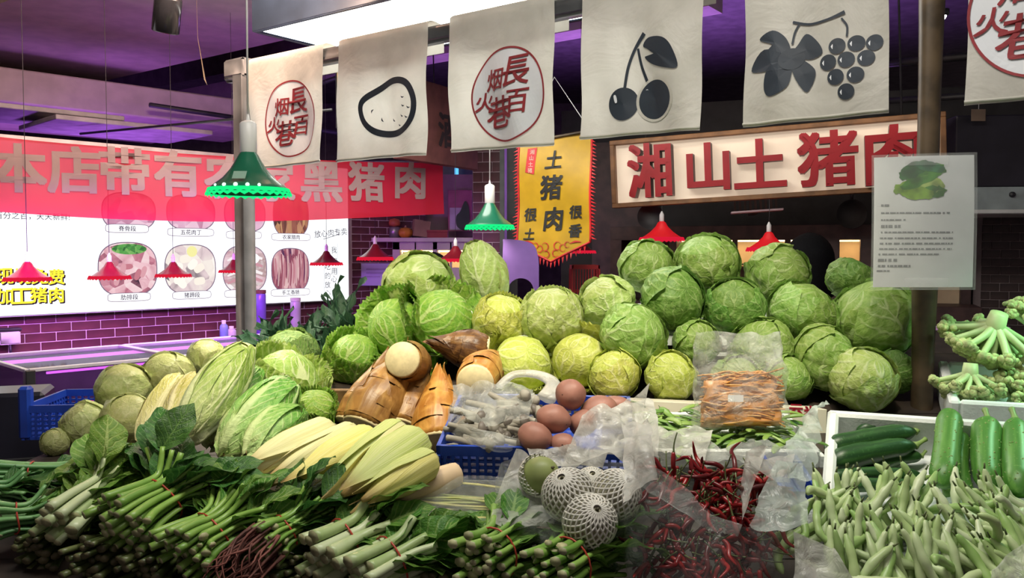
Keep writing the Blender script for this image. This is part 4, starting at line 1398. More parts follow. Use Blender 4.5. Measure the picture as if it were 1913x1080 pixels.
# framed glass wall behind with a fan-like silver fitting, and blue tube
a = at(690, 410, 7.2)
win = struct('window_1', sheetbox(655, 300, 890, 445, 7.2, 0.04), plain('dim_violet_glass', (0.12, 0.09, 0.2), 0.25))
for q in ((655, 333, 890, 342), (655, 300, 662, 445), (885, 300, 892, 445), (828, 342, 834, 445)):
    link('window_frame', mesh('window_frame', *sheetbox(*q, 7.16, 0.04), M_DARK, smooth=False), win)
t = thing('blue_light_tube', 'bright blue light tube beyond the right end of the banner', 'light', at(853, 325, 6.9))
link('tube', mesh('tube', *tube([(0, 0, -0.1), (0, 0, 0.12)], 0.016, 10), glow('blue_tube_glow', (0.1, 0.45, 0.9), 1.2)), t)
link('holder', mesh('holder', *tube([(0, 0, 0.12), (0, 0, 1.4)], 0.01, 8), M_DARK), t)
mir = thing('wall_poster', 'pale poster with a dark green plant beside the brick column', 'poster', at(850, 400, 6.6))
link('sheet', mesh('sheet', *local(sheetbox(837, 355, 882, 432, 6.6, 0.01), at(850, 400, 6.6)), plain('pinkish_poster', (0.36, 0.10, 0.2), 0.5), smooth=False), mir)
link('lower_panel', mesh('lower_panel', *local(sheetbox(840, 388, 866, 430, 6.595, 0.004), at(850, 400, 6.6)), plain('pale_poster_panel', (0.5, 0.5, 0.58), 0.5), smooth=False), mir)
v, f = poly2(spline([(0.02, -0.1), (0.1, -0.12), (0.11, 0.02), (0.08, 0.1), (0.04, 0.02), (0.01, -0.02)], 6, True))
v[:, 1] -= 0.012
link('printed_plant', mesh('printed_plant', v, f, plain('printed_dark_leaf', (0.02, 0.07, 0.03), 0.5), smooth=False), mir)
nb = thing('notice_board', 'bluish white notice panel on the brick wall under a red lamp', 'notice', at(706, 512, 6.2))
link('panel', mesh('panel', *local(sheetbox(674, 492, 735, 534, 6.2, 0.02), at(706, 512, 6.2)), plain('pale_blue_notice', (0.42, 0.45, 0.7), 0.4, var=0.04), smooth=False), nb)
for k in range(3):
    link('printed_line', mesh('printed_line', *local(sheetbox(684, 502 + k * 7, 722 - 6 * k, 504 + k * 7, 6.195, 0.004, 0), at(706, 512, 6.2)), plain('violet_print_%d' % k, (0.3, 0.3, 0.5), 0.5), smooth=False), nb)
# brick wall under and behind the cupboard
WB = struct('wall_brick', box(at(650, 500, 6.75).x, at(893, 500, 6.75).x, 6.75, 6.9, 0, 2.2), M_MORTARD)

# lilac chair on a rear counter, red crates
rc = at(1000, 640, 4.6)
cnt = thing('rear_counter', 'dark wooden work counter behind the cabbage pile', 'counter', (rc.x, rc.y, 0))
link('top', mesh('top', *box(-0.4, 2.0, -0.3, 0.35, 0.82, 0.86, 0.004), M_MAROON, smooth=False), cnt)
link('body', mesh('body', *box(-0.36, 1.95, -0.26, 0.32, 0.0, 0.82), M_BLACK, smooth=False), cnt)
M_LILAC = plain('lilac_plastic', (0.19, 0.10, 0.34), 0.4, var=0.06)
cc_ = at(973, 520, 4.5)
ch = thing('plastic_chair', 'lilac plastic chair with an arched cut-out behind the pale cabbages', 'chair', (cc_.x, 4.5, 0.861))
ztop = at(973, 447, 4.5).z - 0.861
zar = at(973, 522, 4.5).z - 0.861
seat = 0.40
w2 = 0.095
out = spline([(-w2, seat), (-w2 * 1.02, seat + .2), (-w2 * .98, ztop - .03), (-w2 * .85, ztop), (w2 * .55, ztop - .02), (w2 * .95, ztop - .09), (w2, seat + .2), (w2, seat)], 6)
inn = spline([(w2 * .7, seat), (w2 * .7, zar - .05), (w2 * .3, zar), (-w2 * .3, zar), (-w2 * .7, zar - .05), (-w2 * .7, seat)], 6)
loop = np.vstack([out, inn])
n = len(loop)
bmv = np.vstack([np.stack([loop[:, 0], np.zeros(n), loop[:, 1]], 1), np.stack([loop[:, 0], np.full(n, .012), loop[:, 1]], 1)])
link('backrest', mesh('backrest', bmv, [tuple(range(n)), tuple(range(n, 2 * n))[::-1]] + [(i, i + n, (i + 1) % n + n, (i + 1) % n) for i in range(n)], M_LILAC, smooth=False), ch)
link('seat', mesh('seat', *box(-.15, .15, -.3, .02, seat - .02, seat, .008), M_LILAC), ch)
for sx in (-.13, .13):
    for sy in (-.28, 0.0):
        link('leg', mesh('leg', *tube([(sx, sy, seat - .02), (sx * 1.15, sy * 1.05, 0)], [.018, .014], 8), M_LILAC), ch)
M_RCR = plain('red_crate_plastic', (0.42, 0.02, 0.025), 0.4, var=0.1)


def slat_crate(root, M, L, D, H, mat, nrib=12, t=0.008, rows=3):
    """open lattice crate: rims, ribs and rungs; base included"""
    P = [box(-L / 2, L / 2, -D / 2, D / 2, 0, t)]
    R = [box(-L / 2, L / 2, -D / 2, -D / 2 + t, H - 0.022, H), box(-L / 2, L / 2, D / 2 - t, D / 2, H - 0.022, H), box(-L / 2, -L / 2 + t, -D / 2, D / 2, H - 0.022, H), box(L / 2 - t, L / 2, -D / 2, D / 2, H - 0.022, H)]
    link('base', mesh('base', *P[0], mat, smooth=False), root, M)
    link('rim', mesh('rim', *join(*R), mat, smooth=False), root, M)
    for s in (-1, 1):
        seg = []
        for k in range(nrib + 1):
            x = -L / 2 + L * k / nrib
            seg.append(box(x - 0.003, x + 0.003, s * (D / 2) - (t if s > 0 else 0), s * (D / 2) + (t if s < 0 else 0), 0, H - 0.02))
        for r in range(1, rows + 1):
            z = (H - 0.02) * r / (rows + 1)
            seg.append(box(-L / 2, L / 2, s * (D / 2) - (t * .8 if s > 0 else -t * .2), s * (D / 2) + (t * .8 if s < 0 else -t * .2), z - 0.003, z + 0.003))
        link('side_lattice', mesh('side_lattice', *join(*seg), mat, smooth=False), root, M)
        seg = []
        m = max(3, int(nrib * D / L))
        for k in range(m + 1):
            y = -D / 2 + D * k / m
            seg.append(box(s * L / 2 - (t if s > 0 else 0), s * L / 2 + (t if s < 0 else 0), y - 0.003, y + 0.003, 0, H - 0.02))
        for r in range(1, rows + 1):
            z = (H - 0.02) * r / (rows + 1)
            seg.append(box(s * L / 2 - (t * .8 if s > 0 else -t * .2), s * L / 2 + (t * .8 if s < 0 else -t * .2), -D / 2, D / 2, z - 0.003, z + 0.003))
        link('end_lattice', mesh('end_lattice', *join(*seg), mat, smooth=False), root, M)


cz = at(1030, 547, 4.75)
for k, (px, lbl) in enumerate(((1025, 'lower red slatted crate behind the yellow pennant'), (1085, 'right red slatted crate behind the yellow pennant'))):
    c = at(px, 548, 4.75 + 0.12 * k)
    t = thing('red_crate', lbl, 'crate', (c.x + 0.02, c.y, 0.861))
    slat_crate(t, None, 0.155, 0.2, 0.52 + 0.14 * k, M_RCR, 10, rows=4)

# ------------------------------------------------------------------ back bar with warm niches, below the letter sign
bar = thing('lit_back_bar', 'dark maroon shelf unit with warm lit niches behind the cabbages', 'shelf unit', MK)


def bp(name, pxa, pya, pxb, pyb, y0, y1, mat):
    Mq = MK @ T(0, y0, 0)
    xa_, z1_ = plane_px(Mq, pxa, pya)
    xb_, z0_ = plane_px(Mq, pxb, pyb)
    return link(name, mesh(name, *box(xa_, xb_, y0, y1, min(z0_, z1_), max(z0_, z1_), 0.002), mat, smooth=False), bar)


bp('top_board', 1140, 424, 1640, 447, 0.0, 0.34, M_MAROON)
bp('back_panel', 1140, 440, 1800, 640, 0.36, 0.38, M_NICHE)
for xa_, xb_ in ((1140, 1160), (1250, 1262), (1368, 1375), (1466, 1474), (1528, 1565), (1608, 1650)):
    bp('upright', xa_, 446, xb_, 650, 0.0, 0.34 if xb_ - xa_ > 9 else 0.04, M_MAROON)
bp('shelf', 1140, 492, 1650, 497, 0.02, 0.34, M_MAROON)
bp('lower_body', 1140, 560, 1830, 760, 0.0, 0.35, M_MAROON)
bp('warm_strip', 1265, 449, 1526, 451, 0.2, 0.22, M_WARM)
bp('warm_strip', 1568, 449, 1606, 451, 0.2, 0.22, M_WARM)
bp('right_panel', 1650, 440, 1690, 640, 0.0, 0.05, M_MAROON)
bp('right_panel', 1760, 600, 1826, 640, 0.0, 0.05, M_MAROON)
bp('warm_strip', 1700, 520, 1755, 522, 0.2, 0.22, glow('dim_warm_strip', (1, .55, .3), 1.2))
for (p0_, p1_) in ((1262, 1368), (1375, 1466), (1474, 1528), (1565, 1608)):
    a_ = MK @ T(0, 0.2, 0)
    xa_, za_ = plane_px(a_, p0_, 449)
    xb_, zb_ = plane_px(a_, p1_, 449)
    area('niche_light', MK @ Vector(((xa_ + xb_) / 2, 0.16, za_ - 0.012)), MK @ Vector(((xa_ + xb_) / 2, 0.36, za_ - 0.16)), abs(xb_ - xa_) * .9, 0.03, 0.36, (1, 0.66, 0.3))
# hanging utensil rack, white tray edge and dark pans above the shelf
c = at(1415, 396, 4.75)
sh_ = thing('wall_shelf', 'thin pinkish shelf board with a slatted rack under the letter sign', 'shelf', frame(c, (0.95, -0.2, 0.06)))
link('board', mesh('board', *box(-0.14, 0.14, 0, 0.1, 0, 0.012, 0.003), plain('pale_pink_board', (0.5, 0.35, 0.38), 0.5), smooth=False), sh_)
for k in range(9):
    link('slat', mesh('slat', *box(-0.12 + k * 0.028, -0.108 + k * 0.028, 0.09, 0.1, 0.012, 0.1), M_MAROON, smooth=False), sh_)
link('wall_bracket', mesh('wall_bracket', *box(-0.02, 0.02, 0.1, 0.5, 0.0, 0.02), M_MAROON, smooth=False), sh_)
for k, (px, py, r_, lb_) in enumerate(((1590, 400, 0.085, 'dark round pan hanging beside the notice'), (1215, 405, 0.075, 'dark round pan hanging under the left of the sign'))):
    c = at(px, py, 4.95)
    pn = thing('hanging_pan', lb_, 'pan', T(c) @ Euler((math.pi / 2, 0, -0.2)).to_matrix().to_4x4())
    link('dish', mesh('dish', *lathe([(0.001, -0.02), (r_ * .8, -0.02), (r_, 0.02), (r_ * .97, 0.02), (r_ * .78, -0.012), (0.001, -0.012)], 28), M_BLACK), pn)
    link('handle', mesh('handle', *tube([(0, r_ * .95, 0.01), (0, r_ * 1.6, 0.015)], 0.009, 8), M_BLACK), pn)
# extractor hood at right
hc = at(1822, 350, 4.45)
MH = frame(hc, (0.99, -0.1, 0))
hood = thing('extractor_hood', 'dark extractor hood with a pale steel rim at the right', 'hood', MH)
zz0 = plane_px(MH, 1830, 400)[1]
zz1 = plane_px(MH, 1830, 215)[1]
link('canopy', mesh('canopy', *box(-0.1, 1.6, 0.0, 0.5, 0.0, zz1, 0.006), plain('blackish_hood_paint', (0.022, 0.02, 0.03), 0.45), smooth=False), hood)
link('steel_rim', mesh('steel_rim', *box(-0.1, 1.6, -0.02, 0.5, zz0 + 0.02, 0.0, 0.004), plain('pale_hood_steel', (0.34, 0.4, 0.4), 0.4), smooth=False), hood)
link('lower_lip', mesh('lower_lip', *box(-0.1, 1.6, -0.03, 0.5, zz0, zz0 + 0.022, 0.004), M_WHITE, smooth=False), hood)
c = plane_px(MH, 1887, 364)
link('knob', mesh('knob', *xf(lathe([(0.001, 0.016), (0.013, 0.014), (0.015, 0.0)], 14), Euler((math.pi / 2, 0, 0)).to_matrix().to_4x4()), M_DARK), hood, T(c[0], -0.02, c[1]))
link('hanger', mesh('hanger', *tube([(1.0, .2, zz1), (1.0, .2, 1.75)], 0.02, 8), M_DARK), hood)
c = at(1828, 215, 4.4)
o = thing('hanging_price_card', 'small tan card dangling on a thread right of the wooden pole', 'card', T(c))
link('card', mesh('card', *box(-0.036, 0.036, 0, 0.003, -0.03, 0.03), plain('tan_card', (0.2, 0.14, 0.1), 0.7), smooth=False), o)
link('thread', mesh('thread', *tube([(0, 0, 0.03), (0.01, 0, 0.7)], 0.0015, 5), M_CORD), o)
# magenta-lit work table behind the right end
c = at(1750, 690, 3.3)
tb = thing('steel_work_table', 'magenta-lit work table behind the wooden pole', 'table', frame((c.x, c.y, 0), (0.97, -0.2, 0)))
zt = at(1750, 705, 3.3).z
link('top', mesh('top', *box(-0.3, 0.42, -0.02, 0.5, zt - 0.03, zt, 0.005), plain('pale_table_top', (0.6, 0.5, 0.6), 0.35), smooth=False), tb)
link('backsplash', mesh('backsplash', *box(-0.3, 0.42, 0.48, 0.5, zt, zt + 0.16, 0.003), plain('pale_splash', (0.55, 0.45, 0.58), 0.4), smooth=False), tb)
link('red_edge', mesh('red_edge', *box(-0.3, 0.42, -0.03, -0.02, zt - 0.04, zt, 0.002), M_RCR, smooth=False), tb)
for sx in (-.26, .38):
    for sy in (0.02, .45):
        link('leg', mesh('leg', *box(sx - .02, sx + .02, sy - .02, sy + .02, 0, zt - .03), M_STEEL, smooth=False), tb)
point('magenta_work_lamp', (c.x + 0.05, c.y + 0.2, zt + 0.55), 5.0, (1.0, 0.2, 0.85), 0.05, 100, (c.x, c.y + 0.2, zt))


# ------------------------------------------------------------------ two cooks behind the pile (only their dark hair shows)
def person(px, py, d, label, lean, hair_r):
    c = at(px, py, d)
    hz = c.z
    root = thing('person', label, 'person', (c.x, c.y, 0))
    V = [(0, 0, hz), (0, .01, hz - .13), (0, .02, hz - .22), (0, .03, hz - .42), (0, .02, hz - .68),
         (.17, .02, hz - .25), (.24, -.02, hz - .5), (.2, -.2, hz - .62),
         (-.17, .02, hz - .25), (-.24, -.02, hz - .5), (-.2, -.2, hz - .62),
         (.1, .02, hz - .78), (.11, .0, .48), (.11, .03, .06), (-.1, .02, hz - .78), (-.11, .0, .48), (-.11, .03, .06), (0, 0, hz + .07)]
    V = [(x + lean * max(0, z - .9), y, z) for x, y, z in V]
    E = [(0, 1), (1, 2), (2, 3), (3, 4), (2, 5), (5, 6), (6, 7), (2, 8), (8, 9), (9, 10), (4, 11), (11, 12), (12, 13), (4, 14), (14, 15), (15, 16), (0, 17)]
    R = [.085, .05, .1, .14, .15, .065, .05, .036, .065, .05, .036, .095, .06, .05, .095, .06, .05, .07]
    me = bpy.data.meshes.new('body')
    me.from_pydata(V, E, [])
    me.materials.append(plain('black_work_jacket', (0.012, 0.012, 0.014), 0.8))
    o = link('body', me, root)
    sk = o.modifiers.new('skin', 'SKIN')
    for k, q in enumerate(me.skin_vertices[0].data):
        q.radius = (R[k], R[k])
        q.use_root = (k == 4)
    s = o.modifiers.new('smooth', 'SUBSURF')
    s.levels = s.render_levels = 2
    n = 20
    th = np.linspace(0, 2 * math.pi, n, endpoint=False)
    Vh = []
    dx = lean * (hz - .9)
    for a in np.linspace(0.02, 2.5, 14):
        rr = hair_r * math.sin(a) if a < 1.7 else hair_r * (math.sin(1.7) + .05 * (a - 1.7))
        z = hz + .03 + hair_r * 1.1 * math.cos(min(a, 1.7)) - (max(0, a - 1.7) * .2)
        Vh.append(np.stack([dx + rr * np.cos(th), -.01 + rr * 1.05 * np.sin(th), np.full(n, z) + .004 * np.sin(th * 9)], 1))
    link('hair', mesh('hair', np.vstack(Vh), gridf(n, 14, cu=True) + [tuple(range(n))[::-1]], plain('black_hair', (0.005, 0.005, 0.006), 0.85, bump=0.5, bscale=90, spec=0.1)), root)


person(1506, 496, 4.15, 'person with long black hair and black jacket behind the cabbages under the sign', 0.02, 0.115)
person(816, 514, 5.3, 'person with dark hair seen between the two topmost pale cabbages', -0.03, 0.1)

# ------------------------------------------------------------------ the sloped stall
M_STALL = plain('dark_stained_stall_wood', (0.035, 0.024, 0.018), 0.6, var=0.25, nscale=12)
stall = thing('display_stall', 'dark sloping market stall carrying the vegetables', 'stall', (0, 0, 0))


def wedge(x0, x1, y0, y1, drop=0.02):
    z0, z1 = surf(y0) - drop, surf(y1) - drop
    V = [(x0, y0, z0 - .03), (x1, y0, z0 - .03), (x1, y1, z1 - .03), (x0, y1, z1 - .03), (x0, y0, z0), (x1, y0, z0), (x1, y1, z1), (x0, y1, z1)]
    return np.array(V), [(3, 2, 1, 0), (4, 5, 6, 7), (0, 1, 5, 4), (1, 2, 6, 5), (2, 3, 7, 6), (3, 0, 4, 7)]


for k in range(9):                       # boards of the sloping top; the left part levels off towards the back
    y0 = 1.0 + k * 0.2
    link('top_board', mesh('top_board', *wedge(-1.6 if k < 4 else -0.5, 1.9, y0, y0 + 0.195), M_STALL, smooth=False), stall)
for k in range(7):
    y0 = 1.8 + k * 0.2
    zf = surf(1.8) - 0.02
    link('level_board', mesh('level_board', *box(-1.22 if k < 4 else -0.98, -0.505 if k < 5 else -0.3, y0, y0 + 0.195, zf - 0.03, zf), M_STALL, smooth=False), stall)
link('front_skirt', mesh('front_skirt', *box(-1.6, 1.9, 0.97, 1.0, 0.05, surf(1.0) - 0.02), M_STALL, smooth=False), stall)
for x in (-1.1, 0.0, 1.85):
    for y in (1.05, 2.7):
        link('leg', mesh('leg', *box(x - .03, x + .03, y - .03, y + .03, 0, min(surf(y), 1.09 if x < -.5 else 9) - .05), M_STALL, smooth=False), stall)


def step_box(name, label, cat, x0, x1, y0, y1, z0, z1, mat):
    o = link(name, mesh(name, *box(x0, x1, y0, y1, z0, z1, 0.006), mat, smooth=False))
    return tag(o, label, cat)


# ------------------------------------------------------------------ leaf vegetables
LM = {
    'green': leafmat('green_cabbage_leaf', (0.34, 0.50, 0.13), (0.21, 0.37, 0.06), (0.54, 0.66, 0.30), 6, 2.2, 0.06),
    'deep': leafmat('deep_green_cabbage_leaf', (0.23, 0.41, 0.09), (0.12, 0.27, 0.04), (0.40, 0.56, 0.2), 6, 2.2, 0.05),
    'pale': leafmat('pale_cabbage_leaf', (0.52, 0.63, 0.23), (0.38, 0.52, 0.12), (0.72, 0.78, 0.48), 5, 2.0, 0.08),
    'yellow': leafmat('yellow_green_cabbage_leaf', (0.60, 0.64, 0.16), (0.46, 0.53, 0.08), (0.74, 0.76, 0.40), 6, 2.0, 0.07),
    'tan': leafmat('tan_green_cabbage_leaf', (0.50, 0.52, 0.24), (0.38, 0.43, 0.15), (0.60, 0.60, 0.36), 4, 1.8, 0.05, veinamt=0.3, bump=0.3),
    'savoy': leafmat('savoy_leaf', (0.27, 0.40, 0.11), (0.13, 0.25, 0.05), (0.46, 0.55, 0.25), 14, 5, 0.05, bump=1.0),
    'lettuce': leafmat('frilled_lettuce_leaf', (0.33, 0.52, 0.08), (0.17, 0.38, 0.04), (0.58, 0.68, 0.3), 7, 3, 0.09),
    'napa': leafmat('napa_leaf', (0.46, 0.60, 0.16), (0.28, 0.46, 0.07), (0.80, 0.84, 0.55), 9, 3.2, 0.30, bump=0.5, palebase=0.75),
    'napag': leafmat('green_napa_leaf', (0.26, 0.50, 0.10), (0.11, 0.33, 0.04), (0.68, 0.78, 0.42), 9, 3.2, 0.26, bump=0.5, palebase=0.55),
    'napay': leafmat('yellow_napa_leaf', (0.68, 0.64, 0.24), (0.54, 0.52, 0.12), (0.84, 0.80, 0.52), 9, 3.2, 0.30, bump=0.5, palebase=0.75),
    'spinach': leafmat('dark_spinach_leaf', (0.06, 0.17, 0.035), (0.025, 0.09, 0.02), (0.12, 0.27, 0.06), 7, 2.4, 0.06, rough=0.4, bump=0.4),
    'choy': leafmat('choy_leaf', (0.11, 0.27, 0.035), (0.05, 0.17, 0.02), (0.32, 0.48, 0.14), 6, 2.2, 0.12, rough=0.4),
    'light': leafmat('light_greens_leaf', (0.19, 0.34, 0.05), (0.10, 0.23, 0.03), (0.40, 0.52, 0.17), 6, 2.2, 0.12),
    'onion': leafmat('blue_green_blade', (0.045, 0.11, 0.055), (0.015, 0.05, 0.025), (0.10, 0.19, 0.09), 1, 0, 0.1, veinamt=0.4),
}


def heartgeo(sz, taper, seed, n=36, m=22):
    th = np.linspace(0, 2 * math.pi, n, endpoint=False)
    V, uv = [], []
    for j in range(m):
        a = math.pi * (0.01 + 0.98 * j / (m - 1))
        s = np.sin(a) * (1 - taper * (1 + math.cos(math.pi - a)) / 2)
        V.append(np.stack([s * np.cos(th), s * np.sin(th), np.full(n, -sz * math.cos(a))], 1))
        uv.append(np.stack([np.abs(np.mod(th / math.pi, 1.0) * 2 - 1) * .5 + .5, np.full(n, j / (m - 1) * 0.9)], 1))
    V = np.vstack(V)
    V *= (1 + 0.045 * fbm(V * 2.2, seed))[:, None]
    return V, gridf(n, m, cu=True) + [tuple(range(n))[::-1], tuple(range((m - 1) * n, m * n))], np.vstack(uv)


def wrapleaf(k, phi, sz, taper, seed, width=1.15, amax=2.45, lift=0.03, frill=0.0, curl=0.05, n=25, m=30, wr=0.05, grow=0.014, rib=0.025, opn=0.0):
    """one outer leaf hugging the head; stem at -z"""
    u = np.linspace(-1, 1, n)
    V, uv = [], []
    for j in range(m):
        v = j / (m - 1)
        a = 0.12 + (amax - 0.12) * v
        hw = width * (math.sin(math.pi * min(1, (0.12 + 0.88 * v) ** 0.85 * 0.93)) ** 0.65) + 0.05
        sn = math.sin(a)
        ph = phi + u * hw / max(sn, 0.42)
        tp = 1 - taper * (1 + math.cos(math.pi - a)) / 2
        d = np.stack([sn * tp * np.cos(ph), sn * tp * np.sin(ph), np.full(n, -sz * math.cos(a))], 1)
        au = np.abs(u)
        edge = np.maximum(au ** 6, np.clip((v - 0.82) / 0.18, 0, 1) ** 2)
        vein = np.exp(-(u / 0.07) ** 2) * rib * (1.2 - v) + 0.006 * np.cos((v * 6 - au * 2.2) * 2 * math.pi) * (1 - au)
        nz = fbm(d * 3.2 + seed, seed, 3) * wr + wr * 0.9 * (0.5 - np.abs(vnoise(np.stack([ph * 2.2, np.full(n, v * 7.0) + u * u * 2, np.full(n, seed * 1.7)], 1), seed + 5))) + wr * .5 * (0.4 - np.abs(vnoise(d * 9 + seed * 3, seed + 8)))
        fr = frill * edge * np.sin(np.cumsum(np.ones(n)) * 2.1 + v * 23 + seed) if frill else 0
        nz = nz + opn * v * v * (1 + .25 * math.sin(k * 2.1 + seed))
        r = 1.0 + 0.012 + grow * k + nz + vein + edge * (lift + curl * (0.5 + 0.5 * math.sin(seed * 2.3 + k))) + fr
        V.append(d * r[:, None])
        uv.append(np.stack([(u + 1) / 2, np.full(n, v)], 1))
    return np.vstack(V), gridf(n, m), np.vstack(uv)


_head = {}


def head_meshes(style, variant, sz, taper, nl, **kw):
    key = (style, variant, sz, taper, nl, tuple(sorted(kw.items())))
    if key not in _head:
        rg = random.Random(variant * 31 + len(style))
        mt = LM[style]
        v, f, uv = heartgeo(sz, taper, variant)
        ms = [('heart', mesh('heart', v, f, mt, uv))]
        p = rg.uniform(0, 6.28)
        for k in range(nl):
            v, f, uv = wrapleaf(k, p, sz, taper, variant * 7 + k, **kw)
            ms.append(('leaf', mesh('leaf', v, f, mt, uv)))
            p += 2.2 + rg.uniform(-.3, .3)
        _head[key] = ms
    return _head[key]


def head(name, cat, label, px, py, wpx, d, style, variant, group, sz=0.93, taper=0.0, nl=6, tilt=50, yaw=0, spin=None, aspect=1.0, roll=0, zaxis=None, **kw):
    c = at(px, py, d)
    r = wpx / 2 * d / F / 1.06
    rg = random.Random(px * 13 + py)
    spin = rg.uniform(0, 360) if spin is None else spin
    if zaxis is not None:
        za = Vector(zaxis).normalized()
        Rm = za.to_track_quat('Z', 'Y').to_matrix().to_4x4() @ Matrix.Rotation(math.radians(spin), 4, 'Z')
    else:
        Rm = Matrix.Rotation(math.radians(yaw), 4, 'Z') @ Matrix.Rotation(math.radians(roll), 4, 'Y') @ Matrix.Rotation(math.radians(tilt), 4, 'X') @ Matrix.Rotation(math.radians(spin), 4, 'Z')
    root = thing(name, label, cat, T(c) @ Rm @ Matrix.Diagonal((r * rg.uniform(.95, 1.07), r * rg.uniform(.95, 1.07), r * rg.uniform(.94, 1.04), 1)), group)
    for nm, me in head_meshes(style, variant, sz, taper, nl, **kw):
        link(nm, me, root)
    return root


GC = 'round cabbages heaped on the right'
for a in (
    # label, px, py, w, d, style, variant, tilt, yaw
    ('round green cabbage at the top left of the heap', 1209, 498, 101, 2.58, 'green', 1, 55, 15),
    ('round pale green cabbage at the top, second from the left', 1318, 494, 120, 2.58, 'green', 2, 30, -40),
    ('round green cabbage at the top in front of the long-haired person', 1453, 514, 122, 2.56, 'green', 3, 60, 20),
    ('small dark green cabbage half behind the laminated notice', 1588, 520, 88, 2.56, 'deep', 1, 20, 60),
    ('pale round cabbage at the left shoulder of the heap', 1133, 563, 104, 2.46, 'pale', 4, 40, -50),
    ('dark wrinkled cabbage below the two top left ones', 1257, 557, 116, 2.44, 'deep', 2, 65, 25),
    ('dark round cabbage in the middle of the third row', 1373, 574, 114, 2.44, 'deep', 3, 45, -20),
    ('green cabbage with a folded outer leaf left of the biggest cabbage', 1498, 583, 124, 2.44, 'green', 4, 25, 50),
    ('biggest round cabbage, just left of the wooden pole', 1636, 596, 158, 2.40, 'green', 5, 35, -60),
    ('wrinkled round cabbage above the two pale bottom ones', 1184, 627, 124, 2.34, 'green', 1, 50, 45),
    ('small cabbage left of the bag of orange strips', 1301, 640, 88, 2.36, 'green', 2, 60, 10),
    ('green cabbage behind the top of the clear bag', 1423, 650, 116, 2.36, 'green', 3, 50, -30),
    ('round cabbage right of the clear bag', 1540, 667, 126, 2.30, 'green', 4, 60, 60),
    ('yellowish round cabbage at the bottom, left of the clear bag', 1253, 702, 100, 2.25, 'yellow', 2, 50, -10),
    ('green cabbage directly behind the clear bag', 1475, 705, 90, 2.27, 'green', 5, 40, 30),
    ('pale green cabbage in front at the bottom right', 1611, 708, 122, 2.22, 'pale', 3, 40, 20),
    ('dark green cabbage in shade beside the wooden pole', 1672, 692, 84, 2.30, 'deep', 4, 30, 70),
    ('cabbage hidden low behind the orange strips', 1375, 712, 100, 2.28, 'green', 1, 50, 0),
):
    head('cabbage', 'cabbage', a[0], a[1], a[2], a[3], a[4], a[5], a[6], GC, tilt=a[7], yaw=a[8], nl=5)
GP = 'pale cabbages in the middle heap'
head('cabbage', 'cabbage', 'pale green cabbage at the top left of the middle heap', 783, 537, 128, 2.62, 'pale', 1, GP, tilt=20, roll=40, yaw=-20, sz=1.0)
head('pointed_cabbage', 'cabbage', 'tall pointed pale cabbage standing on top of the middle heap', 902, 507, 112, 2.62, 'pale', 2, GP, sz=1.12, taper=0.35, tilt=8, roll=-18, amax=2.75, nl=5, curl=0.02, lift=0.01)
head('cabbage', 'cabbage', 'pale yellowish cabbage below the pointed one', 936, 602, 108, 2.46, 'yellow', 5, GP, sz=1.05, tilt=30, yaw=20, frill=0.05)
head('cabbage', 'cabbage', 'shiny pale cabbage at the right of the middle heap', 1029, 594, 116, 2.44, 'pale', 3, GP, sz=1.0, tilt=25, yaw=-20, frill=0.03)
head('lettuce', 'lettuce', 'frilly loose lettuce in the centre of the middle heap', 825, 596, 124, 2.46, 'lettuce', 1, GP, sz=0.95, tilt=40, yaw=30, frill=0.08, lift=0.12, nl=8, amax=1.95, opn=0.38)
head('lettuce', 'lettuce', 'loose green lettuce at the left edge of the middle heap', 738, 612, 118, 2.48, 'lettuce', 2, GP, sz=0.9, tilt=60, yaw=-40, frill=0.06, lift=0.12, nl=8, amax=2.0, opn=0.34)
head('lettuce', 'lettuce', 'frilled green lettuce left of the bamboo shoots', 664, 670, 104, 2.44, 'lettuce', 3, GP, sz=0.95, tilt=30, yaw=30, frill=0.07, lift=0.1, nl=7, amax=2.1, opn=0.22)
head('lettuce', 'lettuce', 'yellow open lettuce left of the half-leaved bottom cabbage', 1082, 672, 108, 2.36, 'yellow', 4, GP, sz=0.95, tilt=60, yaw=-30, frill=0.08, lift=0.12, nl=7, amax=2.0, opn=0.3)
head('lettuce', 'lettuce', 'yellow frilled lettuce under the two pale right cabbages', 975, 680, 116, 2.36, 'yellow', 3, GP, sz=0.9, tilt=50, yaw=15, frill=0.09, lift=0.12, nl=7, amax=2.0, opn=0.25)
head('cabbage', 'cabbage', 'folded yellow cabbage at the bottom left of the right heap', 1147, 699, 98, 2.27, 'yellow', 1, GP, sz=0.95, tilt=15, roll=-35, yaw=10)
head('lettuce', 'lettuce', 'green lettuce squeezed above the cut bamboo shoot', 770, 668, 100, 2.44, 'lettuce', 4, GP, tilt=45, yaw=10, frill=0.05, lift=0.12, amax=2.0, opn=0.3)
head('savoy_cabbage', 'cabbage', 'crinkled savoy cabbage standing before the dark leafy tops', 544, 664, 98, 2.62, 'savoy', 1, None, sz=1.05, tilt=20, yaw=-20, wr=0.05)
GL = 'tan cabbages at the far left'
for a in (('angular tan cabbage in the middle of the far left heap', 231, 727, 104, 2.42, 15, 40), ('tall tan cabbage at the top of the far left heap', 313, 702, 96, 2.5, 35, -20), ('dim tan cabbage farthest back in the left heap', 385, 668, 72, 2.66, 30, 20),
          ('whitish cabbage behind the upright napa cabbage', 449, 674, 76, 2.62, 50, 0), ('tan cabbage at the left end of the left heap', 160, 793, 88, 2.26, 40, -50), ('yellow tan cabbage next to the napa cabbages', 240, 783, 98, 2.24, 40, 30), ('small orange tan cabbage at the far left end', 103, 826, 52, 2.2, 50, 0)):
    head('tan_cabbage', 'cabbage', a[0], a[1], a[2], a[3], a[4], 'tan', 1 + len(a[0]) % 4, GL, tilt=a[5], yaw=a[6], nl=5, wr=0.03, sz=0.95)

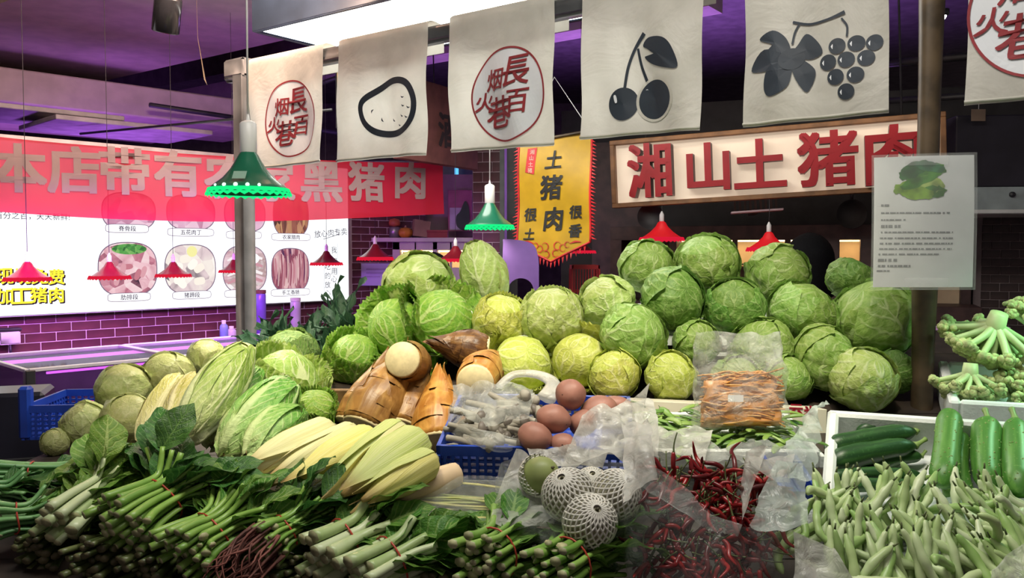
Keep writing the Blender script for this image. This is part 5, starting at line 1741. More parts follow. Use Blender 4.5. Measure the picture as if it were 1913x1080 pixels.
# napa cabbages: long heads leaning up to the right
GN = 'napa cabbages leaning on the left'


def napa(label, b, t, wpx, style, variant, spin):
    B, Tp = at(*b), at(*t)
    ax = (Tp - B)
    L = ax.length
    mid = (B + Tp) / 2
    r = wpx / 2 * (b[2] + t[2]) / 2 / F / 1.05
    za = ax.normalized()
    Rm = za.to_track_quat('Z', 'Y').to_matrix().to_4x4() @ Matrix.Rotation(math.radians(spin), 4, 'Z')
    root = thing('napa_cabbage', label, 'napa cabbage', T(mid) @ Rm @ Matrix.Diagonal((r, r, L / 2 / 1.05, 1)), GN)
    for nm, me in head_meshes(style, variant, 1.0, -0.05, 6, width=0.85, amax=2.85, lift=0.02, frill=0.015, curl=0.06, wr=0.045, rib=0.09):
        link(nm, me, root)
    v, f = lathe([(0.001, -1.06), (0.2, -1.06), (0.26, -0.95), (0.3, -0.85)], 14)
    link('cut_base', mesh('cut_base', v, f, plain('brown_cut_base', (0.35, 0.24, 0.12), 0.7)), root)
    return root


napa('yellow napa cabbage at the left of the leaning group', (268, 822, 2.05), (335, 706, 2.2), 62, 'napay', 1, 20)
napa('yellow green napa cabbage second from the left', (318, 824, 2.02), (362, 702, 2.16), 62, 'napay', 2, 100)
napa('large pale napa cabbage standing highest in the leaning group', (345, 822, 1.98), (458, 652, 2.12), 92, 'napa', 3, 200)
napa('dark edged napa cabbage behind the large pale one', (395, 830, 2.06), (480, 690, 2.2), 80, 'napag', 2, 60)
napa('crinkled green napa cabbage at the right of the leaning group', (418, 852, 1.95), (545, 715, 2.1), 100, 'napag', 1, 150)
napa('low napa cabbage next to the corn', (462, 850, 1.9), (560, 770, 2.05), 86, 'napag', 3, 300)
head('leaf_lettuce', 'lettuce', 'large leaf lettuce behind the crinkled napa cabbage', 530, 722, 128, 2.3, 'napa', 5, None, sz=1.1, tilt=10, roll=25, frill=0.06, lift=0.1, nl=7, taper=-0.1, amax=2.2, opn=0.18)
head('curly_lettuce', 'lettuce', 'curly green lettuce in front of the wooden box', 590, 765, 84, 2.16, 'lettuce', 5, None, sz=0.9, tilt=30, frill=0.14, lift=0.12, nl=7, amax=2.2)

# ------------------------------------------------------------------ single leaf blades and stems
def bladegeo(seed, n=9, m=12, shape='oval', ruff=0.05, droop=0.35, cup=0.12, base=0.12):
    """unit leaf along +x, width about 0.5"""
    rg = np.random.default_rng(seed)
    u = np.linspace(-1, 1, n)
    V, uv = [], []
    ph = rg.random(4) * 6.28
    for j in range(m):
        v = j / (m - 1)
        if shape == 'oval':
            w = 0.27 * (math.sin(math.pi * (v * 0.93 + 0.035)) ** 0.75) + 0.012
        elif shape == 'long':
            w = 0.12 * (math.sin(math.pi * (v * 0.9 + 0.06)) ** 0.8) + 0.004
        elif shape == 'blade':
            w = 0.045 * (1 - v) ** 0.5 + 0.002
        else:
            w = 0.34 * (math.sin(math.pi * (v ** 1.2 * 0.9 + 0.05)) ** 0.7) + 0.015
        y = u * w
        z = -droop * v * v + cup * np.abs(u) ** 1.5 * w * 3 + ruff * np.abs(u) ** 2 * np.sin(v * 14 + ph[0] + np.sign(u)) + ruff * .6 * np.sin(v * 7 + u * 2 + ph[1]) * v
        x = np.full(n, v) - 0.06 * np.abs(u) * v
        V.append(np.stack([x, y, z], 1))
        uv.append(np.stack([(u + 1) / 2, np.full(n, v)], 1))
    return np.vstack(V), gridf(n, m), np.vstack(uv)


BL_ = {}


def blade(style, variant, **kw):
    k = (style, variant, tuple(sorted(kw.items())))
    if k not in BL_:
        v, f, uv = bladegeo(variant, **kw)
        BL_[k] = mesh('leaf', v, f, LM[style], uv)
    return BL_[k]


def stemmat(name, c0, c1):
    g = G(name)
    nz = g.noise(30.0, 3)
    oi = g.n('ShaderNodeObjectInfo', out=5)
    c = g.mix(g.ss(g.m('ADD', g.m('MULTIPLY', nz, 0.6), g.m('MULTIPLY', oi, 0.5)), 0.25, 0.75), c0, c1)
    return g.done(g.n('ShaderNodeBsdfPrincipled', {'Base Color': c, 'Roughness': 0.4}))


SM = {'green': stemmat('bright_green_stem', (0.13, 0.28, 0.04), (0.24, 0.41, 0.08)),
      'pale': stemmat('pale_green_white_stem', (0.32, 0.44, 0.17), (0.52, 0.60, 0.36)),
      'dull': stemmat('olive_and_shaded_stem', (0.05, 0.08, 0.02), (0.12, 0.15, 0.05)),  # also paints shade into the stems of the low front bunches
      'mint': stemmat('blue_green_stem', (0.10, 0.27, 0.09), (0.20, 0.40, 0.15))}
M_CUT = plain('pale_cut_stem', (0.42, 0.42, 0.22), 0.6, var=0.2, nscale=30)
M_CUTD = plain('olive_and_shaded_cut', (0.12, 0.11, 0.05), 0.6, var=0.25, nscale=30)  # darkened cut ends: shade of the low front bunches put into the colour
M_TIE = plain('red_rubber_tie', (0.45, 0.05, 0.03), 0.4)
M_ROOT = plain('reddish_brown_root', (0.17, 0.055, 0.04), 0.7, var=0.3, nscale=30)
GB = 'tied bunches of leafy greens along the front'


def bunch(label, butt, tip, n, Rb, stem, leaf, shape='oval', leafn=16, leafL=0.13, rs=0.0065, tie=True, roots=False, wide=1.0, tie_at=0.38, rt=None, stemfrac=0.62, cut=None, drop=0.0, spread=1.6, seed=None):
    B, Tp = at(*butt), at(*tip)
    ax = Tp - B
    L = ax.length
    X = ax.normalized()
    Z = Vector((0, -0.25, 1))
    M = frame(B, X, Z)
    rg = random.Random(seed if seed is not None else int(butt[0] * 7 + butt[1]))
    root = thing('greens_bunch', label, 'bunch of greens', M, GB)
    rt = rt or Rb * 0.72
    ct = cut or M_CUT
    Ls = L * stemfrac
    ends = []
    for k in range(n):
        rr = math.sqrt((k + 0.5) / n)
        a = k * 2.39996
        y, z = rr * math.cos(a), rr * math.sin(a)
        j = rg.uniform(-.02, .03)
        yb, zb = Rb * wide * y, Rb * z
        sp_ = spread * Rb
        pts = [(j, yb, zb), (L * tie_at * .5, yb * .9 * (rt / Rb + .15), zb * .9), (L * tie_at, y * rt * wide, z * rt), ((L * tie_at + Ls) / 2, y * rt * 1.15 * wide, z * rt * 1.1), (Ls, y * sp_ * wide + rg.uniform(-.01, .01), z * sp_ * .8 + rg.uniform(-.005, .015))]
        P = spline(pts, 3)
        r0 = rs * rg.uniform(.75, 1.25)
        v, f = tube(P, np.linspace(r0, r0 * .6, len(P)), 7, flat=0.8)
        ci = [0] * len(f)
        ci[-2] = 1
        link('stem', mesh('stem', v, f, [SM[stem], ct], midx=ci), root)
        ends.append((Vector(P[-1]), (Vector(P[-1]) - Vector(P[-3])).normalized(), z))
    for k in range(int(leafn * 2.6)):
        e, dr, zz = ends[(k * 7 + k // len(ends)) % len(ends)]
        s = leafL * rg.uniform(.6, 1.05)
        st = e - dr * rg.uniform(0, 0.38) * L
        d = (dr + Vector((rg.uniform(-.1, .3), rg.uniform(-.6, .6), rg.uniform(-.3, .4)))).normalized()
        up = Vector((rg.uniform(-.4, .4), rg.uniform(-.6, .6), 1))
        Mx = frame(st, d, up) @ Matrix.Diagonal((s, s * rg.uniform(.8, 1.25), s, 1))
        link('leaf', blade(leaf, rg.randint(1, 6), shape=shape), root, Mx)
    if tie:
        t = np.linspace(0, 2 * math.pi, 20)
        rr = rt * .82 + rs * .8
        pts = np.stack([L * tie_at + 0.004 * np.sin(t * 2), rr * wide * np.cos(t), rr * np.sin(t)], 1)
        link('tie', mesh('tie', *tube(pts, 0.0018, 6), M_TIE), root)
    if roots:
        for k in range(46):
            a, rr = rg.uniform(0, 6.28), math.sqrt(rg.random()) * Rb
            y, z = rr * math.cos(a) * wide, rr * math.sin(a)
            l_ = rg.uniform(.05, .11)
            P = spline([(0.01, y, z), (-l_ * .4, y * 1.1 + rg.uniform(-.01, .01), z - .004), (-l_ * .8, y * 1.2 + rg.uniform(-.02, .02), z - rg.uniform(.0, .03)), (-l_, y * 1.3 + rg.uniform(-.03, .03), z - rg.uniform(.01, .06))], 3)
            link('root', mesh('root', *tube(P, np.linspace(.0032, .0008, len(P)), 5), M_ROOT), root)
    return root


bunch('green stemmed bunch with a red tie lying at the far left edge', (-70, 888, 1.72), (265, 884, 1.86), 32, 0.036, 'mint', 'spinach', 'long', 26, 0.13, tie_at=0.36, stemfrac=.8)
bunch('lower green bunch at the far left edge, cut by the frame', (-90, 925, 1.64), (120, 912, 1.74), 14, 0.03, 'mint', 'spinach', 'long', 10, 0.1, tie=False)
bunch('rounded green bunch low at the left edge', (-30, 975, 1.56), (150, 955, 1.68), 16, 0.04, 'mint', 'choy', 'long', 12, 0.1, tie_at=.3)
bunch('pale stalked bunch standing right of the left edge bunches', (100, 985, 1.55), (285, 838, 1.80), 20, 0.044, 'pale', 'light', 'frill', 30, 0.12, rs=0.0115, tie=False, stemfrac=.52, spread=1.3)
bunch('thick stemmed spinach bunch with broad dark leaves and a red tie', (215, 990, 1.50), (430, 850, 1.74), 46, 0.058, 'green', 'spinach', 'oval', 30, 0.115, rs=0.0085, wide=1.3, tie_at=.36, stemfrac=.55)
bunch('green stemmed bunch with a red tie just left of the reddish roots', (330, 1035, 1.45), (520, 915, 1.64), 44, 0.05, 'green', 'choy', 'oval', 26, 0.10, rs=0.0075, wide=1.4, tie_at=.3, stemfrac=.6)
bunch('bunch with a tangle of reddish roots in front', (492, 1020, 1.46), (665, 905, 1.64), 44, 0.045, 'green', 'spinach', 'oval', 34, 0.105, rs=0.0065, roots=True, tie_at=.2, stemfrac=.5)
bunch('white stalked choy bunch with a red tie right of the roots', (592, 1042, 1.43), (775, 945, 1.60), 24, 0.048, 'pale', 'choy', 'oval', 24, 0.115, rs=0.012, tie_at=.25, stemfrac=.5, rt=0.042)
bunch('white stalked choy bunch with a red tie at the bottom centre', (668, 1085, 1.38), (870, 970, 1.56), 24, 0.05, 'pale', 'choy', 'oval', 24, 0.12, rs=0.0125, tie_at=.27, stemfrac=.5, rt=0.043)
bunch('bunch with stalk ends facing the viewer left of its twin', (893, 1052, 1.36), (1010, 985, 1.62), 30, 0.05, 'green', 'choy', 'oval', 16, 0.12, rs=0.0085, tie_at=.2, stemfrac=.5, rt=0.046)
bunch('bunch with stalk ends facing the viewer left of the chili bag', (1030, 1072, 1.33), (1150, 1000, 1.58), 30, 0.05, 'green', 'choy', 'oval', 16, 0.12, rs=0.0085, tie_at=.2, stemfrac=.5, rt=0.046)
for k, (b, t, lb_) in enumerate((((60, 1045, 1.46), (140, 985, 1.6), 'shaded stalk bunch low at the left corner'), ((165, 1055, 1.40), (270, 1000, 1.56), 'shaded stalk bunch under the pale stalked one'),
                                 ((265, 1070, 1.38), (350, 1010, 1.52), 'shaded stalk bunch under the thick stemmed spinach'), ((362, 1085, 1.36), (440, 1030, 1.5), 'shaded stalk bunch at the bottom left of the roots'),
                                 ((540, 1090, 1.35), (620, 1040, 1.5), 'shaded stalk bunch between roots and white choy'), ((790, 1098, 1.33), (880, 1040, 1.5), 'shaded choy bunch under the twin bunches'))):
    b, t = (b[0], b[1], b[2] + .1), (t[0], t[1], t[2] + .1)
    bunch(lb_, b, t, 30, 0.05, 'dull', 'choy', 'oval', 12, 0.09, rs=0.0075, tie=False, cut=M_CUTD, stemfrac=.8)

# dark leafy tops behind the savoy cabbage
GO = 'dark leafy tops in the rear'
for k, (px, py, d, w_, lb_) in enumerate(((510, 640, 3.0, 1, 'dark leafy top right of the dark post'), (560, 628, 3.05, 1, 'dark leafy top rising behind the savoy cabbage'), (608, 640, 2.95, 1, 'dark leafy top in the middle of the rear clump'),
                                          (655, 620, 3.0, 1, 'dark leafy top under the right end of the menu board'), (690, 632, 2.9, 1, 'dark leafy top against the middle cabbage heap'), (590, 688, 2.78, 1, 'dark leafy top low between savoy and lettuce'), (640, 590, 3.15, 1, 'tallest dark leafy top at the back of the clump'))):
    c = at(px, py, d)
    rg = random.Random(k + 90)
    root = thing('leafy_top', lb_, 'leafy greens', T(c.x, c.y, c.z - 0.12), GO)
    for j in range(34):
        a = rg.uniform(0, 6.28)
        el = rg.uniform(.15, 1.35)
        dr = Vector((math.cos(a) * math.cos(el), math.sin(a) * math.cos(el), math.sin(el)))
        s = rg.uniform(.13, .21)
        st = Vector((rg.uniform(-.05, .05), rg.uniform(-.05, .05), rg.uniform(0, .08)))
        link('leaf', blade('onion', rg.randint(1, 6), shape='long' if j % 3 else 'blade', droop=.3), root, frame(st, dr, (rg.uniform(-1, 1), rg.uniform(-1, 1), 1)) @ Matrix.Diagonal((s, s, s, 1)))
    for j in range(5):
        link('stalk', mesh('stalk', *tube([(rg.uniform(-.03, .03), rg.uniform(-.03, .03), -0.12), (rg.uniform(-.04, .04), rg.uniform(-.04, .04), 0.06)], [.011, .008], 7), SM['dull']), root)

# ------------------------------------------------------------------ maize
M_HUSK = None


def huskmat(name, c0, c1, c2):
    g = G(name)
    uv = g.n('ShaderNodeUVMap', uv_map='UVMap')
    mp = g.n('ShaderNodeMapping', {0: uv, 3: (46, 1.2, 1)})
    nz = g.noise(1.0, 3, vec=mp)
    sep = g.n('ShaderNodeSeparateXYZ', {0: uv}, out=None)
    c = g.mix(g.ss(nz, 0.3, 0.7), c0, c1)
    c = g.mix(g.ss(sep.outputs[1], 0.72, 0.98), c, c2)
    b = g.n('ShaderNodeBump', {'Strength': 0.5, 'Distance': 0.003, 'Height': nz})
    p = g.n('ShaderNodeBsdfPrincipled', {'Base Color': c, 'Roughness': 0.45, 'Normal': b})
    t = g.n('ShaderNodeBsdfTranslucent', {0: c})
    return g.done(g.n('ShaderNodeMixShader', {0: 0.15, 1: p, 2: t}))


HUSK = [huskmat('pale_corn_husk', (0.64, 0.64, 0.30), (0.80, 0.78, 0.46), (0.40, 0.26, 0.08)),
        huskmat('yellow_corn_husk', (0.72, 0.66, 0.16), (0.82, 0.78, 0.32), (0.42, 0.3, 0.1)),
        huskmat('green_corn_husk', (0.50, 0.61, 0.16), (0.66, 0.72, 0.32), (0.4, 0.3, 0.1))]
M_SILK = plain('brown_corn_silk', (0.16, 0.09, 0.035), 0.7, var=0.3, nscale=30)


def corn_prof(v):
    # v 0 = shank end (wide, rounded), 1 = silk end
    return (min(1.0, (v / 0.10)) ** 0.5 * 0.55 + 0.45 * math.sin(math.pi * min(1, v * 0.75 + 0.22)) ** 0.8) * (1 - 0.80 * max(0, (v - 0.45) / 0.55) ** 1.6)


def huskgeo(seed, r, full=True, ph0=0, hw=1.3, lift=0.0, n=28, m=20, vend=1.0):
    V, uv = [], []
    u = np.linspace(0, 1, n, endpoint=not full)
    for j in range(m):
        v = j / (m - 1)
        th = u * 2 * math.pi if full else ph0 + (u - .5) * 2 * hw * (1 - 0.93 * v ** 2.2)
        rr = r * corn_prof(v * vend) * (1 + 0.035 * np.cos(th * 9 + seed) + 0.015 * np.cos(th * 17 + v * 4)) + 0.0015
        if not full:
            e = np.abs(u - .5) * 2
            rr = rr + r * (0.05 + lift * v ** 3 + 0.05 * e ** 4)
        V.append(np.stack([np.full(n, v * vend), rr * np.cos(th), rr * np.sin(th)], 1))
        uv.append(np.stack([u if not full else np.abs(u * 2 - 1), np.full(n, v)], 1))
    f = gridf(n, m, cu=full)
    if full:
        f += [tuple(range(n))[::-1], tuple(range((m - 1) * n, m * n))]
    return np.vstack(V), f, np.vstack(uv)


def corn_ear(label, wide, tail, wpx, hk, seed, up=(0, -0.4, 1), silk=True):
    W, Tl = at(*wide), at(*tail)
    ax = Tl - W
    L = ax.length
    r = wpx / 2 * (wide[2] + tail[2]) / 2 / F / L
    root = thing('corn_ear', label, 'corn', frame(W, ax, up) @ Matrix.Scale(L, 4), 'ears of corn in the husk')
    v, f, uv = huskgeo(seed, r)
    link('husk', mesh('husk', v, f, HUSK[hk], uv), root)
    for k in range(3):
        v, f, uv = huskgeo(seed + k, r * (1 + .02 * k), False, 0.4 + k * 2.1 + seed, 1.1, 0.35 + .15 * k, n=12, vend=1.0 + .06 * k)
        link('husk_leaf', mesh('husk_leaf', v, f, HUSK[(hk + k) % 3 if k == 1 else hk], uv), root)
    v, f = lathe([(0.001, -0.02), (r * .3, -0.02), (r * .34, 0.03)], 12)
    link('shank', mesh('shank', *xf((v, f), Euler((0, math.pi / 2, 0)).to_matrix().to_4x4()), M_CUT), root)
    if silk:
        rg = random.Random(seed)
        for k in range(12):
            P = [(0.93, rg.uniform(-.02, .02), rg.uniform(-.02, .02)), (1.04, rg.uniform(-.04, .04), rg.uniform(-.05, .02)), (1.12, rg.uniform(-.07, .07), rg.uniform(-.1, .0))]
            link('silk_strand', mesh('silk_strand', *tube(spline(P, 3), [.007, .006, .005, .005, .004, .003, .002], 5), M_SILK), root)
    return root


corn_ear('pale corn ear at the left with a dried brown tip', (622, 800, 1.80), (446, 888, 1.62), 66, 0, 1)
corn_ear('second pale corn ear, half covered by the third', (668, 806, 1.76), (500, 895, 1.6), 60, 0, 2)
corn_ear('pale yellow corn ear in the middle of the row', (702, 812, 1.72), (545, 905, 1.58), 62, 1, 3)
corn_ear('green corn ear leaning across the bamboo shoots', (752, 798, 1.70), (618, 910, 1.54), 62, 2, 4, silk=False)
corn_ear('fat pale corn ear with a rounded end', (790, 818, 1.66), (640, 925, 1.5), 78, 1, 5, silk=False)
corn_ear('bright yellow corn ear lowest in the row', (812, 856, 1.60), (676, 935, 1.48), 62, 1, 6, silk=False)

# ------------------------------------------------------------------ bamboo shoots
def bamboomat(name, c0, c1, c2):
    g = G(name)
    uv = g.n('ShaderNodeUVMap', uv_map='UVMap')
    mp = g.n('ShaderNodeMapping', {0: uv, 3: (26, 1.4, 1)})
    st = g.noise(1.0, 3, vec=mp)
    nz = g.noise(7.0, 4, dist=0.6)
    c = g.mix(g.ss(nz, 0.35, 0.68), c0, c1)
    c = g.mix(g.m('MULTIPLY', g.ss(st, 0.45, 0.75), 0.55), c, c2)
    b = g.n('ShaderNodeBump', {'Strength': 0.6, 'Distance': 0.003, 'Height': g.m('ADD', st, nz)})
    return g.done(g.n('ShaderNodeBsdfPrincipled', {'Base Color': c, 'Roughness': 0.42, 'Normal': b}))


BAM = [bamboomat('brown_bamboo_sheath', (0.19, 0.085, 0.018), (0.36, 0.19, 0.05), (0.42, 0.25, 0.07)),
       bamboomat('orange_bamboo_sheath', (0.33, 0.13, 0.02), (0.52, 0.27, 0.06), (0.58, 0.34, 0.09)),
       bamboomat('dark_bamboo_sheath', (0.07, 0.03, 0.012), (0.18, 0.085, 0.025), (0.26, 0.13, 0.03))]
M_FLESH = plain('cream_cut_shoot', (0.72, 0.62, 0.36), 0.55, var=0.06, nscale=20)


def bam_r(v):
    return (0.82 + 0.6 * v) * (1 - v) ** 0.62 if v > 0.25 else 0.82 + 0.1 * math.sin(v * 4 * math.pi / 2)


def bamboo(label, base, tip, wpx, mt, seed, vmax=1.0):
    B, Tp = at(*base), at(*tip)
    ax = Tp - B
    L = ax.length
    r = wpx / 2 * (base[2] + tip[2]) / 2 / F / L
    root = thing('bamboo_shoot', label, 'bamboo shoot', frame(B, ax, (0.1, -0.6, 1)) @ Matrix.Scale(L, 4), 'bamboo shoots in the middle')
    n, m = 26, 18
    th = np.linspace(0, 2 * math.pi, n, endpoint=False)

    def rad(v):
        return r * max(0.02, (0.86 + 0.14 * math.sin(v * 5)) * (1 - max(0, (v - .18) / .82) ** 1.55))
    V, uv = [], []
    for j in range(m):
        v = j / (m - 1)
        V.append(np.stack([np.full(n, v), rad(v) * np.cos(th), rad(v) * np.sin(th)], 1))
        uv.append(np.stack([th / 6.283, np.full(n, v)], 1))
    V = np.vstack(V)
    V[:, 1:] *= (1 + 0.06 * fbm(V * 6, seed))[:, None]
    link('core', mesh('core', V, gridf(n, m, cu=True) + [tuple(range(n))[::-1]], BAM[mt], np.vstack(uv)), root)
    v, f = lathe([(0.0005, -0.022), (r * .80, -0.022), (r * .86, -0.008), (r * .85, 0.03)], 26)
    link('cut_base', mesh('cut_base', *xf((v, f), Euler((0, math.pi / 2, 0)).to_matrix().to_4x4()), M_FLESH), root)
    rg = random.Random(seed)
    for k in range(6):                   # overlapping pointed sheaths
        v0 = 0.04 + 0.13 * k
        ph = k * 2.4 + seed
        nn, mm = 13, 12
        u = np.linspace(-1, 1, nn)
        V, uv = [], []
        Ls = 0.62 - 0.05 * k
        for j in range(mm):
            s = j / (mm - 1)
            v = min(1.04, v0 + Ls * s)
            hw = 1.5 * (1 - s ** 1.8) + 0.05
            rr = rad(min(v, .99)) + r * (0.035 + 0.02 * k * .4 + 0.10 * s ** 4) + r * 0.03 * np.abs(u) ** 3
            V.append(np.stack([np.full(nn, v), rr * np.cos(ph + u * hw), rr * np.sin(ph + u * hw)], 1))
            uv.append(np.stack([(ph + u * hw) / 6.283, np.full(nn, v)], 1))
        V = np.vstack(V)
        V[:, 1:] *= (1 + 0.03 * fbm(V * 9, seed + k))[:, None]
        link('sheath', mesh('sheath', V, gridf(nn, mm), BAM[mt], np.vstack(uv)), root)
    return root


bamboo('wide brown bamboo shoot standing left of the cut one', (683, 800, 2.02), (768, 640, 2.16), 104, 0, 1)
bamboo('slim bamboo shoot behind the wide left one', (652, 790, 2.14), (725, 655, 2.26), 62, 0, 2)
bamboo('bamboo shoot with its round cream cut facing the viewer', (752, 672, 2.05), (800, 690, 2.3), 74, 0, 3)
bamboo('brown bamboo shoot leaning under the cut end', (752, 800, 2.04), (800, 665, 2.2), 76, 0, 7)
bamboo('orange bamboo shoot standing left of the mushroom bag', (820, 830, 1.96), (822, 680, 2.12), 100, 1, 4)
bamboo('dark brown bamboo shoot lying on top', (905, 660, 2.22), (795, 635, 2.2), 78, 2, 5)
bamboo('orange bamboo shoot with a pale cut end above the mushroom bag', (888, 716, 2.0), (925, 655, 2.3), 78, 1, 6)

# wooden box behind curly lettuce and a plywood board under the corn
c = on(600, 742)
wbx2 = thing('wooden_box', 'low brown wooden box behind the curly lettuce', 'box', T(c.x, c.y + .12, c.z - .01) @ Matrix.Rotation(math.atan(SLOPE), 4, 'X'))
for nm, vf in (('front_board', box(-.16, .2, -.1, -.088, 0, .055, .002)), ('rear_board', box(-.16, .2, .088, .1, 0, .055, .002)), ('end_board', box(-.16, -.148, -.088, .088, 0, .055, .002)), ('end_board', box(.188, .2, -.088, .088, 0, .055, .002)), ('bottom_board', box(-.148, .188, -.088, .088, 0, .01, .001))):
    link(nm, mesh(nm, *vf, plain('weathered_brown_plank', (0.22, 0.13, 0.055), 0.7, var=.2, nscale=20) if nm == 'front_board' else M_WOOD, smooth=False), wbx2)

# hidden support behind the heaps: stacked styrofoam boxes
for k, (pa, pb, y0, z1, lb_) in enumerate(((790, 1690, 2.40, 1.335, 'long white styrofoam box under the second row of cabbages'), (800, 1690, 2.535, 1.43, 'long white styrofoam box under the top cabbages'))):
    x0, x1 = at(pa, 500, y0).x, at(pb, 500, y0).x
    t = thing('styrofoam_box', lb_, 'box', (0, 0, 0))
    link('body', mesh('body', *box(x0, x1, y0, 2.80 if k == 0 else 2.78, surf(2.8) + 0.0 if k == 0 else 1.335, z1, .01), M_FOAM, smooth=False), t)
    link('lid_seam', mesh('lid_seam', *box(x0 - .003, x1 + .003, y0 - .004, 2.79, z1 - .03, z1 - .022), M_FOAM, smooth=False), t)

# ------------------------------------------------------------------ blue crate with potatoes and mushroom bag
CR = math.atan(SLOPE)
a, b = at(818, 905, 1.72), at(1172, 930, 1.66)
dirx = Vector((b.x - a.x, b.y - a.y, 0)).normalized()
Lc = 0.40
corner = at(818, 907, 1.74)
MCt = frame(corner, Vector((0.97, -0.1, 0)), (0, -0.2, 1))
crate = thing('blue_crate', 'blue lattice plastic crate holding potatoes and mushrooms', 'crate', MCt @ T(Lc / 2, 0.15, 0))
slat_crate(crate, None, Lc, 0.30, 0.088, M_BLUE, 24, rows=4)
c = at(205, 800, 2.62)
crate2 = thing('blue_crate', 'blue lattice crate behind the far left cabbages', 'crate', frame((c.x, c.y, at(205, 800, 2.62).z), (0.97, 0.1, 0)))
slat_crate(crate2, None, 0.38, 0.3, 0.10, M_BLUE, 20, rows=5)
link('corner_grip', mesh('corner_grip', *box(-.2, -.165, -.155, -.12, 0, .155, .008), M_BLUE, smooth=False), crate2)

M_POT = plain('reddish_potato_skin', (0.34, 0.155, 0.115), 0.55, var=0.18, nscale=9, bump=0.25, bscale=50)
GPT = 'reddish potatoes in the blue crate'
for k, (px, py, wx, wy, d, rot, lb_) in enumerate(((1066, 737, 58, 60, 1.80, .2, 'round reddish potato on top of the pile'), (1034, 782, 66, 56, 1.76, -.3, 'reddish potato in the middle of the pile'), (1118, 765, 70, 52, 1.80, .25, 'reddish potato at the right below the top one'),
                                                  (1000, 817, 66, 58, 1.72, -.4, 'reddish potato at the lower left of the pile'), (1052, 832, 52, 46, 1.72, 0, 'reddish potato at the bottom of the pile'), (1152, 756, 60, 34, 1.86, -.1, 'flat reddish potato at the far right of the pile'), (1090, 790, 56, 50, 1.78, .5, 'shaded reddish potato inside the pile'), (960, 800, 50, 44, 1.84, .3, 'small shaded potato beside the mushrooms'))):
    c = at(px, py, d)
    n, m = 22, 14
    th = np.linspace(0, 2 * math.pi, n, endpoint=False)
    V = []
    for j in range(m):
        a_ = math.pi * (.02 + .96 * j / (m - 1))
        V.append(np.stack([np.full(n, -math.cos(a_)), math.sin(a_) * np.cos(th), math.sin(a_) * np.sin(th)], 1))
    V = np.vstack(V)
    V *= (1 + 0.06 * fbm(V * 1.3 + k * 5, k))[:, None]
    V *= np.array([wx, (wx + wy) / 2, wy]) / 2 * d / F
    root = thing('potato', lb_, 'potato', T(c) @ Matrix.Rotation(-rot, 4, 'Y'), GPT)
    sk_ = link('skin', mesh('skin', V, gridf(n, m, cu=True) + [tuple(range(n))[::-1], tuple(range((m - 1) * n, m * n))], M_POT), root)
    for j in range(4):
        q = V[(j * 61 + 37 + k * 11) % len(V)]
        link('eye', mesh('eye', *xf(lathe([(.0002, .0006), (.0014, .0003), (.002, -.0015)], 8), T(*q) @ Vector(q).to_track_quat('Z', 'Y').to_matrix().to_4x4()), plain('dark_potato_eye', (0.1, 0.045, 0.03), .7) if (k, j) == (0, 0) else bpy.data.materials['dark_potato_eye']), sk_)

# ------------------------------------------------------------------ plastic bags
PL_W = plastic('white_thin_plastic', (0.80, 0.80, 0.74), 0.34, 0.25, 26, 0.8, 0.4)
PL_C = plastic('clear_cloudy_plastic', (0.78, 0.82, 0.78), 0.66, 0.15, 24, 0.9, 0.3)
PL_D = plastic('clear_glossy_plastic', (0.75, 0.8, 0.78), 0.80, 0.08, 30, 1.0, 0.15)
PL_G = plastic('greenish_white_plastic', (0.70, 0.80, 0.74), 0.4, 0.25, 26, 0.8, 0.35)


def bagwall(rim, base, nrow=14, crumple=0.012, seed=0, bulge=0.1, flip=0.0, closed=True, n=64):
    """crumpled film between a base loop and a rim loop (lists of points)"""
    R = spline(rim, max(2, n // len(rim)), closed)
    Bp = spline(base, max(2, n // len(base)), closed)
    m = min(len(R), len(Bp))
    R = R[np.linspace(0, len(R) - 1, m).astype(int)]
    Bp = Bp[np.linspace(0, len(Bp) - 1, m).astype(int)]
    cen = Bp.mean(0)
    V = []
    for j in range(nrow):
        s = j / (nrow - 1)
        P = Bp * (1 - s) + R * s
        outw = P - cen
        outw[:, 2] = 0
        outw /= np.linalg.norm(outw, axis=1)[:, None] + 1e-6
        nz = fbm(P * 28 + seed, seed, 3)
        pl_ = np.sin(np.arange(m) * 0.9 + 2 * vnoise(P * 9, seed + 3) * 3) * .5
        P = P + outw * (bulge * math.sin(math.pi * s) * .25 + crumple * (nz + pl_) * (0.4 + s))[:, None]
        P[:, 2] += crumple * .6 * vnoise(P * 22 + 7, seed + 9) * s
        V.append(P)
    return np.vstack(V), gridf(m, nrow, cu=closed)


def filmsheet(corners, nu=26, nv=26, crumple=0.012, seed=0, sag=0.0):
    a, b, c, d = [np.array(q) for q in corners]
    V = []
    for j in range(nv):
        t = j / (nv - 1)
        for i in range(nu):
            s = i / (nu - 1)
            V.append((a * (1 - s) + b * s) * (1 - t) + (d * (1 - s) + c * s) * t)
    V = np.array(V)
    nrm = np.cross(b - a, d - a)
    nrm /= np.linalg.norm(nrm)
    V += nrm * (crumple * (1.3 * fbm(V * 13 + seed, seed, 2) - 2.0 * np.abs(vnoise(V * 17, seed + 4)) - .9 * np.abs(vnoise(V * 38, seed + 6))))[:, None]
    ii = np.arange(len(V))
    V[:, 2] -= sag * np.sin(math.pi * (ii % nu) / (nu - 1)) * np.sin(math.pi * (ii // nu) / (nv - 1))
    e = np.minimum(np.minimum(ii % nu, nu - 1 - ii % nu) / nu, np.minimum(ii // nu, nv - 1 - ii // nu) / nv)
    V += (0.012 * np.clip(1 - e * 8, 0, 1) * vnoise(V * 18, seed + 11))[:, None] * np.array([.6, .3, 1])
    return V, gridf(nu, nv)


